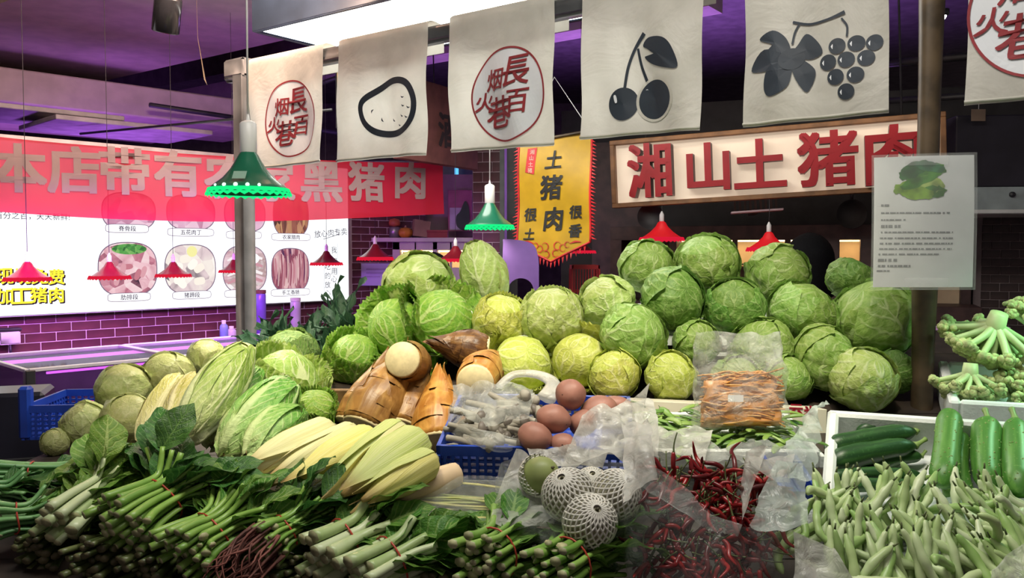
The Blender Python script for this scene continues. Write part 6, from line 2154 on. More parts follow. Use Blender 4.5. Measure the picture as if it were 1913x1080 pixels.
def bag(name, label, parts_, cat='plastic bag'):
    t = thing(name, label, cat, (0, 0, 0))
    V0 = np.vstack([np.asarray(p[1][0]) for p in parts_])
    o = V0.mean(0)
    o[2] = V0[:, 2].min()
    t.location = Vector(o)
    for nm, (v, f), mt in parts_:
        link(nm, mesh(nm, np.asarray(v) - o, f, mt), t)
    return t


A3 = lambda px, py, d: tuple(at(px, py, d))
# mushrooms in a thin white bag
bag('mushroom_bag', 'thin white plastic bag full of grey mushrooms', [
    ('bag_body', bagwall([A3(850, 745, 1.92), A3(930, 735, 1.95), A3(1000, 770, 1.9), A3(1000, 815, 1.78), A3(950, 820, 1.72), A3(875, 790, 1.76)],
                         [A3(860, 800, 1.88), A3(920, 790, 1.92), A3(985, 800, 1.88), A3(975, 840, 1.78), A3(930, 848, 1.73), A3(880, 838, 1.76)], 12, 0.010, 2, 0.1), PL_C),
    ('bag_handle', tube(spline([A3(932, 722, 1.94), A3(960, 700, 1.96), A3(1005, 700, 1.95), A3(1034, 718, 1.9), A3(1020, 745, 1.86)], 6), np.interp(np.linspace(0, 1, 25), [0, .5, 1], [.012, .014, .022]), 8, flat=.6), PL_W),
    ('bag_flap', filmsheet([A3(848, 728, 1.9), A3(1000, 722, 1.88), A3(985, 800, 1.74), A3(850, 800, 1.76)], 28, 24, .014, 5, .0), PL_C)])
M_MUSH = plain('grey_mushroom_flesh', (0.36, 0.34, 0.29), 0.6, var=0.2, nscale=14)
M_MCAP = plain('dark_mushroom_cap', (0.17, 0.15, 0.13), 0.5, var=0.25, nscale=14)
rg = random.Random(5)
for k in range(48):
    px, py = rg.uniform(862, 985), rg.uniform(748, 836)
    d = 1.80 + (790 - py) * 0.0012 + rg.uniform(-.02, .02)
    c = at(px, py, d)
    ax = Vector((rg.uniform(.4, 1), rg.uniform(-.5, .3), rg.uniform(-.35, .35))).normalized()
    L = rg.uniform(.05, .075)
    r_ = rg.uniform(.0058, .0085)
    root = thing('mushroom', 'grey mushroom lying in the thin white bag', 'mushroom', frame(c, ax, (rg.uniform(-1, 1), -.5, 1)), 'grey mushrooms in the white bag')
    link('stalk', mesh('stalk', *tube(spline([(-L * .6, 0, 0), (0, .003, .002), (L * .5, 0, 0)], 4), np.linspace(r_ * .8, r_ * 1.1, 9), 9), M_MUSH), root)
    v, f = lathe([(r_ * .9, -.003), (r_ * 2.0, 0), (r_ * 2.1, .006), (r_ * 1.3, .013), (.0005, .016)], 14)
    link('cap', mesh('cap', *xf((v, f), T(L * .5, 0, 0) @ Euler((0, math.pi / 2, 0)).to_matrix().to_4x4()), M_MCAP if k % 3 else M_MUSH), root)
# loose white film right of the potatoes, and a bag of foam-netted fruit
bag('crumpled_film', 'crumpled white plastic film right of the potatoes', [
    ('film', filmsheet([A3(1085, 792, 1.72), A3(1205, 752, 1.78), A3(1190, 880, 1.6), A3(1050, 875, 1.62)], 30, 30, .02, 3), PL_W),
    ('film_fold', filmsheet([A3(1110, 770, 1.76), A3(1215, 760, 1.8), A3(1230, 860, 1.62), A3(1130, 850, 1.64)], 24, 24, .02, 8), PL_W)])
bag('fruit_bag', 'open white plastic bag around the foam-netted fruit', [
    ('left_side', filmsheet([A3(958, 850, 1.6), A3(1010, 845, 1.62), A3(1030, 1000, 1.46), A3(905, 990, 1.48)], 28, 30, .016, 13), PL_W),
    ('bag_body', bagwall([A3(950, 865, 1.58), A3(1040, 850, 1.66), A3(1140, 860, 1.64), A3(1190, 900, 1.56), A3(1150, 960, 1.42), A3(1020, 950, 1.42)],
                         [A3(930, 985, 1.52), A3(1030, 940, 1.6), A3(1130, 940, 1.6), A3(1165, 985, 1.52), A3(1130, 1010, 1.44), A3(1000, 1015, 1.44)], 10, 0.010, 6, 0.04), PL_D),
    ('upper_flap', filmsheet([A3(985, 838, 1.64), A3(1130, 858, 1.64), A3(1120, 890, 1.62), A3(1000, 880, 1.6)], 24, 14, .012, 21), PL_W)])
M_NET = plain('white_foam_net', (0.66, 0.65, 0.58), 0.7, var=0.05)
M_FRU = plain('green_guava_skin', (0.30, 0.36, 0.12), 0.5, var=0.15)
M_FRUP = plain('pale_pear_skin', (0.50, 0.48, 0.33), 0.5, var=0.12)
for k, (px, py, wd_, d, ax, open_, lb_) in enumerate(((1010, 888, 74, 1.54, (.5, -.6, .5), .55, 'green fruit half out of its foam net'), (1062, 925, 92, 1.47, (-.3, -.5, .8), 1, 'large foam-netted fruit in the middle of the bag'), (1102, 975, 94, 1.42, (.2, -.7, .7), 1, 'foam-netted fruit in front at the bottom of the bag'),
                                                      (1150, 925, 88, 1.47, (.4, -.5, .7), 1, 'foam-netted fruit beside the chili bag'), (1105, 910, 66, 1.56, (0, -.5, .8), 1, 'small foam-netted fruit at the back of the bag'))):
    c = at(px, py, d)
    r_ = wd_ / 2 * d / F
    root = thing('netted_fruit', lb_, 'fruit', T(c) @ Vector(ax).to_track_quat('Z', 'Y').to_matrix().to_4x4(), 'fruit in white foam nets')
    v, f = lathe([(r_ * math.sin(a_) * (1 - .12 * (1 + math.cos(a_)) / 2) + .0005, r_ * 1.05 * math.cos(a_)) for a_ in np.linspace(math.pi, 0, 14)], 24)
    v *= (1 + .02 * fbm(v * 30, k))[:, None]
    link('flesh', mesh('flesh', v, f, M_FRU if k == 0 else M_FRUP), root)
    segs = []
    for sgn in (1, -1):
        for j in range(22):
            t = np.linspace(0.12, 3.0 * (open_ if open_ < 1 else 1), 16)
            ph = j / 22 * 6.283 + sgn * t * 0.75
            rr = r_ * 1.05 + .002
            segs.append(tube(np.stack([rr * np.sin(t) * np.cos(ph), rr * np.sin(t) * np.sin(ph), -rr * np.cos(t)], 1), r_ * .045, 5, cap=False))
    link('foam_net', mesh('foam_net', *join(*segs), M_NET), root)
    link('stalk_end', mesh('stalk_end', *tube([(0, 0, r_ * .98), (.002, 0, r_ * 1.14)], [r_ * .1, r_ * .05], 7), M_CUTD), root)

# clear pack of yellow chives, and a pale root beside it
c = on(850, 965)
pack = thing('chive_pack', 'clear plastic pack of yellow chives in front of the blue crate', 'pack', frame(at(855, 975, 1.57), (1, -0.08, 0), (0, -.27, 1)))
nb_ = 60
v, f = box(-.085, .085, -.07, .07, 0, .055, .01)
link('plastic_cover', mesh('plastic_cover', *filmsheet([(-.09, -.07, .05), (.09, -.07, .055), (.095, .08, .06), (-.09, .08, .058)], 22, 18, .006, 4), PL_D), pack)
link('tray', mesh('tray', *join(box(-.09, .09, -.075, .075, 0, .004), box(-.09, -.086, -.075, .075, .004, .045), box(.086, .09, -.075, .075, .004, .045), box(-.086, .086, -.075, -.071, .004, .045), box(-.086, .086, .071, .075, .004, .045)), PL_C, smooth=False), pack)
M_CHV = [plain('yellow_chive_%d' % k, c_, .5) for k, c_ in enumerate(((.5, .47, .14), (.38, .42, .12), (.24, .3, .07)))]
for k in range(46):
    y = rg.uniform(-.062, .062)
    z = rg.uniform(.008, .046)
    P = spline([(-.08, y, z), (0, y + rg.uniform(-.012, .012), z + rg.uniform(-.004, .004)), (.08, y + rg.uniform(-.02, .02), z)], 3)
    link('chive', mesh('chive', *tube(P, .0035, 5, flat=.6), M_CHV[k % 3]), pack)
rt_ = thing('pale_root', 'pale pinkish root lying beside the lowest corn ear', 'root', frame(at(742, 936, 1.56), at(825, 900, 1.62) - at(742, 936, 1.56), (0, -.3, 1)))
link('flesh', mesh('flesh', *tube(spline([(0, 0, 0), (.02, 0, .004), (.07, 0, .006), (.12, 0, .003), (.14, 0, 0)], 4), np.interp(np.linspace(0, 1, 17), [0, .1, .5, .9, 1], [.004, .014, .026, .024, .01]), 14), plain('pale_root_skin', (.62, .47, .30), .5, var=.08)), rt_)
link('root_tip', mesh('root_tip', *tube([(0.002, 0, 0), (-.012, .002, -.004)], [.004, .001], 6), plain('tan_root_tip', (.4, .28, .15), .6)), rt_)

# ------------------------------------------------------------------ chili bag
GCH = 'red chilies in the plastic bag'
M_CHI = [plain('dark_red_chili', (0.26, 0.012, 0.016), 0.28, var=.2), plain('red_chili', (0.36, 0.018, 0.018), 0.28, var=.2), plain('maroon_chili', (0.14, 0.01, 0.014), 0.28, var=.2)]
chim, chis = [], []
for k in range(8):
    rg = random.Random(k + 300)
    L = rg.uniform(.05, .075)
    P = spline([(0, 0, 0), (L * .35, rg.uniform(-.008, .008), rg.uniform(-.006, .006)), (L * .7, rg.uniform(-.014, .014), rg.uniform(-.012, .012)), (L, rg.uniform(-.022, .022), rg.uniform(-.02, .02))], 4)
    chim.append(mesh('pod', *tube(P, np.interp(np.linspace(0, 1, 13), [0, .15, .5, .85, 1], [.003, .0046, .0042, .0025, .0006]), 8), M_CHI[k % 3]))
    chis.append(mesh('stem', *tube(spline([(.002, 0, 0), (-.015, .002, .003), (-.034, .006, .01)], 3), [.003, .0018, .0014, .0013, .0012, .0012, .0014], 6), SM['dull']))
rg = random.Random(77)
nch = 0
spots = []
while nch < 230:
    if nch < 20:                              # seen through the handle opening
        px, py = rg.uniform(1398, 1445), rg.uniform(885, 915)
    elif nch < 98:
        px, py = rg.uniform(1222, 1375), rg.uniform(872, 970)
        if py > 905 + (px - 1222) * .45 or (px < 1240 and py < 885):
            continue
    else:
        px, py = rg.uniform(1200, 1450), rg.uniform(950, 1075)
    d = 1.52 - (py - 880) * (0.0010 if nch < 98 else 0.0006) + rg.uniform(-.015, .015)
    c = at(px, py, d + (.06 if nch < 20 else 0))
    ax = Vector((rg.uniform(-.7, .7), rg.uniform(-.5, .5), rg.uniform(-1, .3))).normalized()
    spots.append((c, ax))
    nch += 1
for px, py, dx, dz in ((1258, 845, .12, -1), (1246, 880, .1, -1), (1330, 880, -.9, .4), (1345, 900, -.8, .6), (1300, 885, .3, -.9)):
    spots.append((at(px, py, 1.52), Vector((dx, -.2, dz)).normalized()))
for k, (c, ax) in enumerate(spots):
    up = k >= nch
    root = thing('chili', 'red chili in the open plastic bag' if not up else ['tallest red chili sticking up at the left of the bag', 'red chili just below the tallest one', 'red chili lying across the top of the heap', 'second red chili lying across the top of the heap', 'upright red chili in the middle of the heap'][k - nch], 'chili', frame(c, ax, (rg.uniform(-1, 1), rg.uniform(-1, 1), 1)), GCH)
    link('pod', chim[k % 8], root)
    if k % 2 == 0 or up:
        link('stem', chis[k % 8], root)
PL_K = plastic('smoky_clear_plastic', (0.42, 0.45, 0.44), 0.86, 0.10, 22, 1.0, 0.14)
bag('chili_bag', 'open clear plastic carrier bag holding red chilies', [
    ('bag_body', bagwall([A3(1195, 845, 1.58), A3(1290, 850, 1.68), A3(1400, 860, 1.68), A3(1460, 880, 1.58), A3(1400, 985, 1.37), A3(1290, 935, 1.38), A3(1205, 890, 1.44)],
                         [A3(1190, 1085, 1.44), A3(1290, 1040, 1.56), A3(1400, 1040, 1.56), A3(1480, 1085, 1.44), A3(1420, 1110, 1.30), A3(1300, 1115, 1.29), A3(1195, 1105, 1.33)], 18, 0.008, 31, 0.10), PL_K),
    ('left_handle', filmsheet([A3(1168, 800, 1.62), A3(1215, 800, 1.6), A3(1235, 905, 1.42), A3(1172, 960, 1.38)], 20, 30, .014, 41), PL_W),
    ('front_rim', filmsheet([A3(1200, 880, 1.42), A3(1385, 985, 1.35), A3(1375, 1010, 1.34), A3(1190, 925, 1.40)], 40, 10, .006, 43), PL_C),
    ('right_handle_left', filmsheet([A3(1385, 860, 1.5), A3(1425, 850, 1.52), A3(1395, 940, 1.42), A3(1380, 985, 1.38)], 14, 26, .010, 45), PL_W),
    ('right_handle_top', filmsheet([A3(1395, 848, 1.54), A3(1482, 855, 1.54), A3(1478, 900, 1.46), A3(1400, 885, 1.46)], 24, 12, .010, 47), PL_W),
    ('right_handle_right', filmsheet([A3(1440, 870, 1.5), A3(1490, 880, 1.52), A3(1485, 1000, 1.38), A3(1395, 990, 1.37)], 18, 28, .014, 49), PL_G),
])
area_dummy = None

# ------------------------------------------------------------------ tray of flat green beans in cloudy film, paper box with red print
c = at(1360, 800, 1.95)
MT = frame(at(1360, 846, 1.80), (1, -0.02, 0), (0, -.15, 1))
tray = thing('bean_tray', 'shallow white tray of flat green pods lined with plastic film', 'tray', MT)
for nm, vf in (('base', box(-.19, .19, 0, .25, -.03, -.018, .003)), ('front_wall', box(-.19, .19, -.012, 0, -.03, .01, .003)), ('rear_wall', box(-.19, .19, .25, .262, -.03, .0, .003)), ('side_wall', box(-.202, -.19, -.012, .262, -.03, .0, .003)), ('side_wall', box(.19, .202, -.012, .262, -.03, .0, .003))):
    link(nm, mesh(nm, *vf, M_FOAM, smooth=False), tray)
bag('tray_film', 'greenish white film hanging over the front of the green pod tray', [
    ('front_film', filmsheet([A3(1195, 800, 1.86), A3(1330, 812, 1.80), A3(1320, 868, 1.68), A3(1215, 862, 1.68)], 26, 16, .012, 51), PL_W),
    ('middle_film', filmsheet([A3(1320, 838, 1.78), A3(1520, 835, 1.80), A3(1500, 880, 1.66), A3(1315, 870, 1.68)], 30, 14, .010, 53), PL_C),
    ('right_film', filmsheet([A3(1500, 800, 1.88), A3(1548, 752, 1.92), A3(1530, 900, 1.66), A3(1478, 905, 1.62)], 20, 30, .014, 55), PL_G)])
M_PEA = [plain('flat_pod_green_%d' % k, c_, .4, var=.1) for k, c_ in enumerate(((.16, .30, .05), (.24, .38, .08), (.11, .24, .04)))]
pods = []
for k in range(6):
    rg = random.Random(k + 500)
    L = rg.uniform(.07, .095)
    P = spline([(0, 0, 0), (L * .3, rg.uniform(-.004, .004), .003), (L * .7, rg.uniform(-.006, .006), .002), (L, 0, -.004)], 4)
    rr = np.interp(np.linspace(0, 1, 13), [0, .12, .5, .88, 1], [.001, .0065, .0085, .006, .0008])
    pods.append(mesh('pod', *tube(P, rr, 8, flat=.35), M_PEA[k % 3]))
    if k == 0:
        podstem = mesh('stem', *tube([(.001, 0, 0), (-.008, .001, .002)], [.0015, .001], 5), SM['dull'])
rg = random.Random(9)
for k in range(120):
    u, v = rg.uniform(-.17, .17), rg.uniform(.02, .235)
    p = MT @ Vector((u, v, rg.uniform(-.012, .014) + .010))
    ax = Vector((rg.uniform(-1, 1), rg.uniform(-.7, .7), rg.uniform(-.12, .12)))
    root = thing('flat_pod', 'flat green bean pod in the film-lined tray', 'bean pod', frame(p, ax, (rg.uniform(-.5, .5), rg.uniform(-.7, .3), 1)), 'flat green pods in the tray')
    link('pod', pods[k % 6], root)
    if k % 2:
        link('stem', podstem, root)
pb_a = at(1475, 752, 2.08)
carton = thing('printed_carton', 'white carton edge with red characters behind the green pods', 'carton', frame(at(1115, 745, 2.10), at(1545, 765, 2.10) - at(1115, 745, 2.10), (0, 0.1, 1)))
Lb = (at(1545, 765, 2.1) - at(1115, 745, 2.1)).length
link('front_panel', mesh('front_panel', *box(0, Lb, 0, .006, -.065, 0.0, .001), plain('cream_white_card', (.62, .58, .46), .7, var=.05), smooth=False), carton)
link('top_flap', mesh('top_flap', *box(0, Lb, 0.006, .10, -.006, 0.0, .001), plain('cream_white_card_top', (.6, .56, .45), .7, var=.05), smooth=False), carton)
for s_, px, py in (('云', 1487, 765), ('米', 1514, 768)):
    x, z = plane_px(carton.matrix_basis @ T(0, -.001, 0), px, py)
    v, f = glyph(s_, .024, x, z, .05, wide=1.25)
    v[:, 1] = -.0015
    link('character', mesh('character', v, f, plain('red_carton_print', (.5, .02, .05), .5) if s_ == '云' else bpy.data.materials['red_carton_print'], smooth=False), carton)

# ------------------------------------------------------------------ clear bag of orange bean-curd strips
c = at(1385, 800, 1.86)
MO = frame(c, (1, -.05, 0), (0, 0.22, 1))
ob = thing('strip_bag', 'clear crinkled bag of orange bean-curd strips standing on the green pods', 'bag', MO)
Wb, Hb = .104, .21


def pillow(w0, w1, h0, h1, th, seed, n=30, m=26, cr=.004):
    V = []
    for j in range(m):
        t = j / (m - 1)
        wv = w0 + (w1 - w0) * t
        tk = th * (1 - t) ** .6 * (.3 + .7 * min(1, t * 8)) + .0015
        for i in range(n):
            a = 2 * math.pi * i / n
            x = wv * np.sign(math.cos(a)) * abs(math.cos(a)) ** .6
            y = tk * np.sign(math.sin(a)) * abs(math.sin(a)) ** .8
            V.append((x, y, h0 + (h1 - h0) * t))
    V = np.array(V)
    V += cr * np.stack([.5 * vnoise(V * 40, seed), fbm(V * 30, seed + 3) * 1.3, .8 * vnoise(V * 35, seed + 5)], 1)
    return V, gridf(n, m, cu=True) + [tuple(range(n))[::-1]]


PL_O = plastic('very_clear_plastic', (0.85, 0.88, 0.85), 0.72, 0.07, 34, 1.0, 0.3)
link('clear_film', mesh('clear_film', *pillow(Wb, Wb * .93, 0, Hb, .042, 2, n=56, m=44, cr=.011), PL_O), ob)
M_ORG = [plain('orange_strip_%d' % k, c_, .35, var=.12) for k, c_ in enumerate(((.72, .34, .07), (.62, .26, .045), (.76, .42, .13)))]
segs = [[], [], []]
rg = random.Random(21)
for k in range(330):
    z = rg.uniform(.006, .118)
    hw = Wb * .88
    x0 = rg.uniform(-hw, hw * .3)
    L = rg.uniform(.05, .09)
    y = rg.uniform(-.032, .03) * (1 - z / .2)
    P = [(x0, y, z), (x0 + L * .5, y + rg.uniform(-.006, .006), z + rg.uniform(-.01, .012)), (min(hw, x0 + L), y + rg.uniform(-.006, .006), z + rg.uniform(-.012, .014))]
    segs[k % 3].append(tube(spline(P, 3), .0028, 5, flat=.6))
for k in range(3):
    o = link('orange_strips', mesh('orange_strips', *join(*segs[k]), M_ORG[k]), ob)
    o['kind'] = 'stuff'
link('strip_core', mesh('strip_core', *pillow(Wb * .86, Wb * .74, .004, .105, .03, 9, cr=.008), M_ORG[1]), ob)
o = link('paper_slip', mesh('paper_slip', *box(-.035, -.002, -.041, -.0395, .055, .07), M_WHITE, smooth=False), ob)

# ------------------------------------------------------------------ styrofoam box of courgettes and cucumbers
bc = at(1550, 925, 1.62)
_rl, _fl = at(1556, 768, 1.93), at(1545, 945, 1.60)
_xd = Vector((.927, -.375, 0))
_yd = (_rl - _fl).normalized()
MX = frame(_fl, _xd, _xd.cross(_yd))
xb = thing('styrofoam_box', 'white styrofoam box of courgettes and cucumbers at the right', 'box', MX)
BW, BD, BH = 0.46, 0.36, 0.0
for nm, vf in (('floor', box(0, BW, 0, BD, -.10, -.085, .003)), ('side_wall', box(-.012, .012, -.02, BD + .02, -.10, BH, .006)), ('side_wall', box(BW, BW + .024, -.02, BD + .02, -.10, BH, .006)), ('rear_wall', box(-.012, BW + .024, BD, BD + .024, -.10, BH, .006)), ('front_wall', box(-.012, BW + .024, -.024, 0, -.10, -.01, .006))):
    link(nm, mesh(nm, *vf, M_FOAM, smooth=False), xb)
def courgmat(name, c0, c1, c2):
    g = G(name)
    co = g.n('ShaderNodeTexCoord', out=3)
    mp = g.n('ShaderNodeMapping', {0: co, 3: (6, 90, 90)})
    st = g.noise(1.0, 2, vec=mp)
    sp_ = g.noise(160.0, 2)
    c = g.mix(g.ss(st, .4, .65), c0, c1)
    c = g.mix(g.m('MULTIPLY', g.ss(sp_, .6, .7), .4), c, c2)
    return g.done(g.n('ShaderNodeBsdfPrincipled', {'Base Color': c, 'Roughness': .42, 'Coat Weight': .0}))


M_COU = courgmat('dark_courgette_skin', (.012, .052, .012), (.03, .10, .02), (.06, .17, .05))
M_CUC = courgmat('cucumber_skin', (.07, .22, .03), (.13, .32, .055), (.24, .42, .12))
M_CUCT = plain('pale_stalk_green', (.24, .36, .10), .5)


def veg(name, cat, label, a, b, wpx, mat, group, seed, bumps=0, stalk=True, bend=.05, ends=(.35, .3)):
    A, B = at(*a), at(*b)
    ax = B - A
    L = ax.length
    r = wpx / 2 * (a[2] + b[2]) / 2 / F
    root = thing(name, label, cat, frame(A, ax, (0.1, -.6, 1)), group)
    n = 26
    t = .5 - .5 * np.cos(np.linspace(0, math.pi, n))
    P = np.stack([t * L, bend * L * np.sin(t * math.pi), np.zeros(n)], 1)
    rr = r * np.clip(np.minimum(np.sin(np.clip(t / .16, 0, 1) * math.pi / 2) ** .6, np.sin(np.clip((1 - t) / .2, 0, 1) * math.pi / 2) ** .6), 0.03, 1) * (1 - .12 * np.cos(t * 3 + seed))
    v, f = tube(P, rr, 18)
    v[:, 1:] *= 1
    v += .0012 * np.stack([vnoise(v * 60, seed)] * 3, 1)
    fl_ = link('flesh', mesh('flesh', v, f, mat), root)
    if bumps:
        rg = random.Random(seed)
        segs = []
        for k in range(bumps):
            tt = rg.uniform(.06, .94)
            th = rg.uniform(0, 6.283)
            rad = float(np.interp(tt, t, rr))
            p = Vector((tt * L, bend * L * math.sin(tt * math.pi) + rad * math.cos(th), rad * math.sin(th)))
            q = Vector((0, math.cos(th), math.sin(th)))
            segs.append(xf(lathe([(.0002, .0016), (.0012, .0008), (.0022, -.0006)], 6), T(p) @ q.to_track_quat('Z', 'Y').to_matrix().to_4x4()))
        o = link('skin_bumps', mesh('skin_bumps', *join(*segs), M_CUCT), fl_)
        o['kind'] = 'stuff'
    if stalk:
        link('stalk', mesh('stalk', *tube(spline([(L * .985, 0, 0), (L * 1.05, .003, .002), (L * 1.13, .008, .004)], 3), [r * .42, r * .33, r * .25, r * .22, r * .2, r * .22, r * .26], 8), M_CUCT), root)
    return root


GZ = 'dark courgettes in the styrofoam box'
veg('courgette', 'courgette', 'topmost dark courgette, against the rear wall of the box', (1600, 806, 1.90), (1722, 790, 1.90), 26, M_COU, GZ, 1)
veg('courgette', 'courgette', 'second dark courgette with its blunt end over the box edge', (1540, 838, 1.82), (1712, 806, 1.86), 36, M_COU, GZ, 2, bend=.02)
veg('courgette', 'courgette', 'third dark courgette, in the middle of the box', (1548, 866, 1.77), (1712, 832, 1.82), 40, M_COU, GZ, 3, bend=.03)
veg('courgette', 'courgette', 'short dark courgette tucked at the middle right', (1640, 868, 1.80), (1722, 852, 1.82), 28, M_COU, GZ, 4)
veg('courgette', 'courgette', 'fourth dark courgette just behind the beans', (1546, 893, 1.72), (1730, 893, 1.74), 28, M_COU, GZ, 5, bend=.06)
veg('courgette', 'courgette', 'lowest dark courgette partly under the beans', (1556, 912, 1.68), (1740, 915, 1.70), 28, M_COU, GZ, 6, bend=.05)
veg('courgette', 'courgette', 'shaded dark courgette at the bottom of the box', (1560, 850, 1.86), (1720, 870, 1.88), 30, M_COU, GZ, 8, bend=.0)
GU = 'cucumbers in the styrofoam box'
veg('cucumber', 'cucumber', 'biggest cucumber, standing highest in the box', (1762, 908, 1.62), (1776, 768, 1.84), 54, M_CUC, GU, 11, 90, stalk=False, bend=.0)
veg('cucumber', 'cucumber', 'slim dark cucumber right of the biggest one', (1812, 945, 1.62), (1800, 810, 1.84), 34, M_CUC, GU, 12, 50, stalk=False)
veg('cucumber', 'cucumber', 'warty cucumber left of the one at the picture edge', (1846, 912, 1.62), (1846, 785, 1.84), 50, M_CUC, GU, 13, 90, bend=.02)
veg('cucumber', 'cucumber', 'bright green cucumber lying low in front of the others', (1884, 962, 1.58), (1862, 860, 1.74), 40, M_CUC, GU, 14, 60, stalk=False)
veg('cucumber', 'cucumber', 'cucumber cut by the right picture edge', (1906, 925, 1.60), (1897, 785, 1.82), 52, M_CUC, GU, 15, 80, bend=.0)
veg('cucumber', 'cucumber', 'cucumber half beyond the right picture edge', (1935, 985, 1.56), (1925, 850, 1.76), 44, M_CUC, GU, 16, 40)
veg('cucumber', 'cucumber', 'cucumber lying under the slim dark one', (1790, 935, 1.66), (1770, 850, 1.82), 40, M_CUC, GU, 17, 40, stalk=False)

# ------------------------------------------------------------------ pale string beans at lower right
M_BEAN = [stemmat('pale_bean_%d' % k, c0, c1) for k, (c0, c1) in enumerate((((.38, .54, .20), (.56, .68, .36)), ((.44, .58, .26), (.64, .74, .46)), ((.28, .47, .13), (.46, .60, .26))))]
beans, btip = [], []
for k in range(9):
    rg = random.Random(k + 800)
    L = rg.uniform(.115, .16)
    P = spline([(0, 0, 0), (L * .28, rg.uniform(-.008, .008), rg.uniform(-.004, .006)), (L * .62, rg.uniform(-.012, .012), rg.uniform(-.006, .008)), (L * .9, rg.uniform(-.02, .02), rg.uniform(-.008, .004)), (L, rg.uniform(-.026, .026), -.004)], 6)
    t = np.linspace(0, 1, len(P))
    rr = np.interp(t, [0, .06, .2, .85, .96, 1], [.0015, .0046, .0070, .0066, .0034, .0006]) * (1 + .12 * np.sin(t * 6.283 * 6 + k))
    beans.append(mesh('pod', *tube(P, rr, 9, flat=.85), M_BEAN[k % 3]))
    btip.append(mesh('stem', *tube([(.001, 0, 0), (-.008, .002, .002)], [.0018, .0012], 5), SM['dull']))
rg = random.Random(4)
sp_list = []
for k in range(135):
    px = rg.uniform(1505, 1930)
    t = rg.random()
    py = 925 + 165 * t + 18 * ((px - 1700) / 200) ** 2 * (1 - t)
    if px < 1560 and py > 1010:
        continue
    lift = rg.random()
    d = 1.56 - 0.19 * (py - 925) / 165 - .02 * lift
    fan = (px - 1690) / 260
    sp_list.append((px, py, d, fan))
for k, (px, py, d, fan) in enumerate(sp_list):
    c = at(px, py, d)
    # stalk end up and back, tip hanging towards the viewer, fanned out
    ax = Vector((fan * .7 + rg.uniform(-.55, .55), -rg.uniform(.12, .5), -rg.uniform(.35, .95)))
    if rg.random() < .12:
        ax = Vector((rg.uniform(-1, 1), -.3, rg.uniform(-.2, .4)))
    M = frame(c, ax, (rg.uniform(-1, 1), -1, .5))
    M = M @ Matrix.Scale(1.18, 4) @ T(-.06, 0, 0)
    root = thing('string_bean', 'pale green string bean in the heap at the lower right', 'bean', M, 'pale string beans in the front right heap')
    link('pod', beans[k % 9], root)
    link('stem', btip[k % 9], root)
for px0, py0, px1, py1, lb_, bi in ((1545, 905, 1492, 985, 'green bean drooping over the left side of the bean heap', 2), (1520, 895, 1530, 975, 'dark green bean standing up at the left of the heap', 5), (1745, 905, 1680, 1000, 'bean sticking up highest at the back of the heap', 0), (1830, 930, 1880, 1010, 'bean pointing to the right picture edge', 3)):
    A, B = at(px0, py0, 1.54), at(px1, py1, 1.46)
    root = thing('string_bean', lb_, 'bean', frame(A, B - A, (0, -1, .5)), 'pale string beans in the front right heap')
    link('pod', beans[bi], root)
    link('stem', btip[bi], root)
# mound under the beans: the white bag they were tipped out of
bag('bean_bag', 'white plastic bag spread beneath the pale string beans', [
    ('bag_body', filmsheet([A3(1500, 950, 1.60), A3(1940, 950, 1.60), A3(1960, 1110, 1.42), A3(1490, 1110, 1.42)], 40, 24, .012, 71), PL_G),
    ('left_corner', filmsheet([A3(1490, 1010, 1.40), A3(1560, 1030, 1.36), A3(1600, 1100, 1.32), A3(1480, 1100, 1.34)], 18, 18, .014, 73), PL_W),
    ('right_corner', filmsheet([A3(1850, 1060, 1.34), A3(1930, 990, 1.42), A3(1960, 1090, 1.32), A3(1850, 1100, 1.32)], 18, 18, .012, 75), PL_W)])
# second blue crate edge between chili bag and bean heap
t = thing('blue_crate', 'blue plastic crate showing between chili bag and bean heap', 'crate', frame(at(1497, 960, 1.66), (1, 0, 0), (0, -.27, 1)) @ T(-0.005, 0.08, 0))
slat_crate(t, None, 0.075, 0.16, 0.05, M_BLUE, 8, rows=2)

# ------------------------------------------------------------------ loose cauliflowers in a styrofoam box at the right
M_CAUS = plain('pale_green_cauliflower_stalk', (.46, .58, .27), .5, var=.12, nscale=12)
M_CAUF = plain('yellow_green_floret', (.46, .53, .22), .7, var=.2, nscale=40, bump=.6, bscale=160)
c = at(1900, 760, 2.08)
sb = thing('styrofoam_box', 'white styrofoam box holding cauliflowers at the right edge', 'box', frame(at(1782, 785, 2.0), (.927, -.375, 0), (0, -.2, 1)))
for nm, vf in (('floor', box(0, .4, 0, .3, -.05, -.035, .003)), ('side_wall', box(-.012, .012, -.01, .31, -.05, .05, .005)), ('side_wall', box(.4, .424, -.01, .31, -.05, .05, .005)), ('front_wall', box(.012, .4, -.01, .012, -.05, .05, .005)), ('rear_wall', box(.012, .4, .288, .31, -.05, .05, .005))):
    link(nm, mesh(nm, *vf, M_FOAM, smooth=False), sb)
flo = []
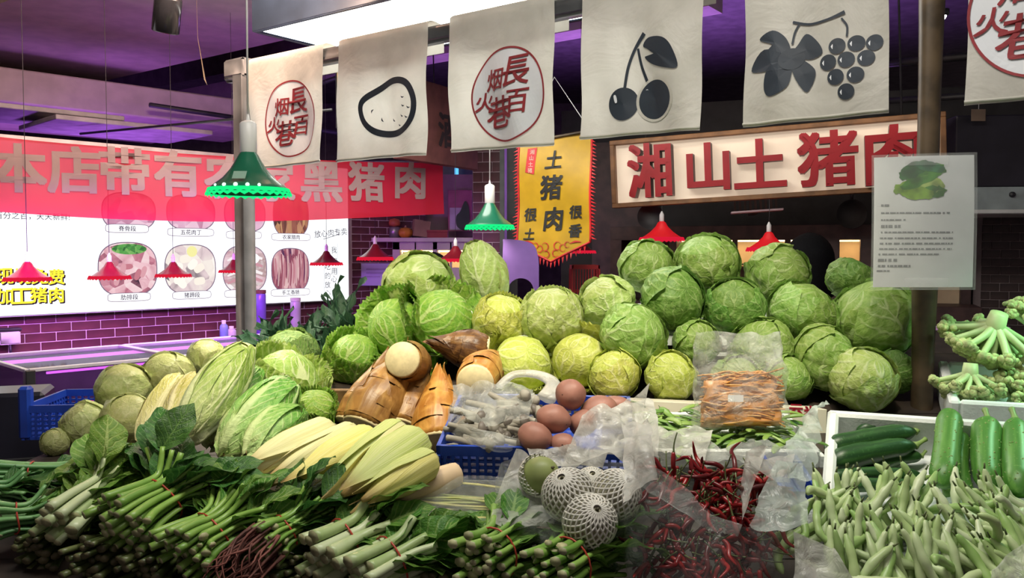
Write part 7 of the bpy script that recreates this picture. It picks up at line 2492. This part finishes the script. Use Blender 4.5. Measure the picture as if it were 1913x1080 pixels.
for k in range(4):
    V, Fs = [], []
    rg = random.Random(k)
    segs = []
    for j in range(9):
        q = Vector((rg.gauss(0, 1), rg.gauss(0, 1), abs(rg.gauss(0, 1)) + .2)).normalized() * .012
        r_ = rg.uniform(.008, .012)
        v, f = lathe([(r_ * math.sin(a_) + .0002, r_ * math.cos(a_)) for a_ in np.linspace(math.pi, 0, 7)], 9)
        v += .0015 * np.stack([vnoise(v * 300, j)] * 3, 1)
        segs.append(xf((v, f), T(q)))
    flo.append(mesh('floret', *join(*segs), M_CAUF))


def cauli(label, px, py, d, size, axis, seed, spread=1.0, nb=24):
    c = at(px, py, d)
    rg = random.Random(seed)
    root = thing('cauliflower', label, 'cauliflower', T(c) @ Vector(axis).normalized().to_track_quat('Z', 'Y').to_matrix().to_4x4() @ Matrix.Scale(size / .12, 4), 'loose cauliflowers at the right')
    link('stalk', mesh('stalk', *tube([(0, 0, -.035), (0, 0, 0), (0, 0, .03)], [.02, .024, .028], 14), M_CAUS), root)
    for k in range(nb):
        a = k * 2.4
        ring = math.sqrt((k + .5) / nb)
        R = .095 * ring * spread
        h = .085 - .06 * ring ** 2
        P = spline([(0.012 * math.cos(a), .012 * math.sin(a), .0 + .01 * (1 - ring)), (R * .5 * math.cos(a), R * .5 * math.sin(a), h * .45), (R * math.cos(a + .1), R * math.sin(a + .1), h)], 4)
        br_ = link('branch', mesh('branch', *tube(P, np.linspace(.0105, .007, len(P)), 8), M_CAUS), root)
        e = P[-1]
        dr = Vector(P[-1] - P[-3]).normalized()
        link('floret', flo[k % 4], br_, T(*e) @ dr.to_track_quat('Z', 'Y').to_matrix().to_4x4() @ Matrix.Scale(rg.uniform(.8, 1.1), 4))
        for j in range(2):
            off = Vector((rg.uniform(-.02, .02), rg.uniform(-.02, .02), -.006))
            link('floret', flo[(k + j) % 4], br_, T(Vector(e) + off) @ Matrix.Scale(rg.uniform(.6, .85), 4))
    return root


cauli('big cauliflower tipped over to show its branching stalks', 1858, 610, 2.12, .125, (-.1, .35, -.9), 1, 1.1, 30)
cauli('cauliflower cut by the edge, above the tipped one', 1935, 612, 2.2, .10, (.2, -.3, .9), 2)
cauli('cauliflower lying below the tipped one, stalk upwards', 1812, 700, 2.06, .095, (-.1, -.1, -.95), 3)
cauli('pale cauliflower in the box at the right edge', 1900, 745, 2.06, .09, (.1, -.6, .8), 4)
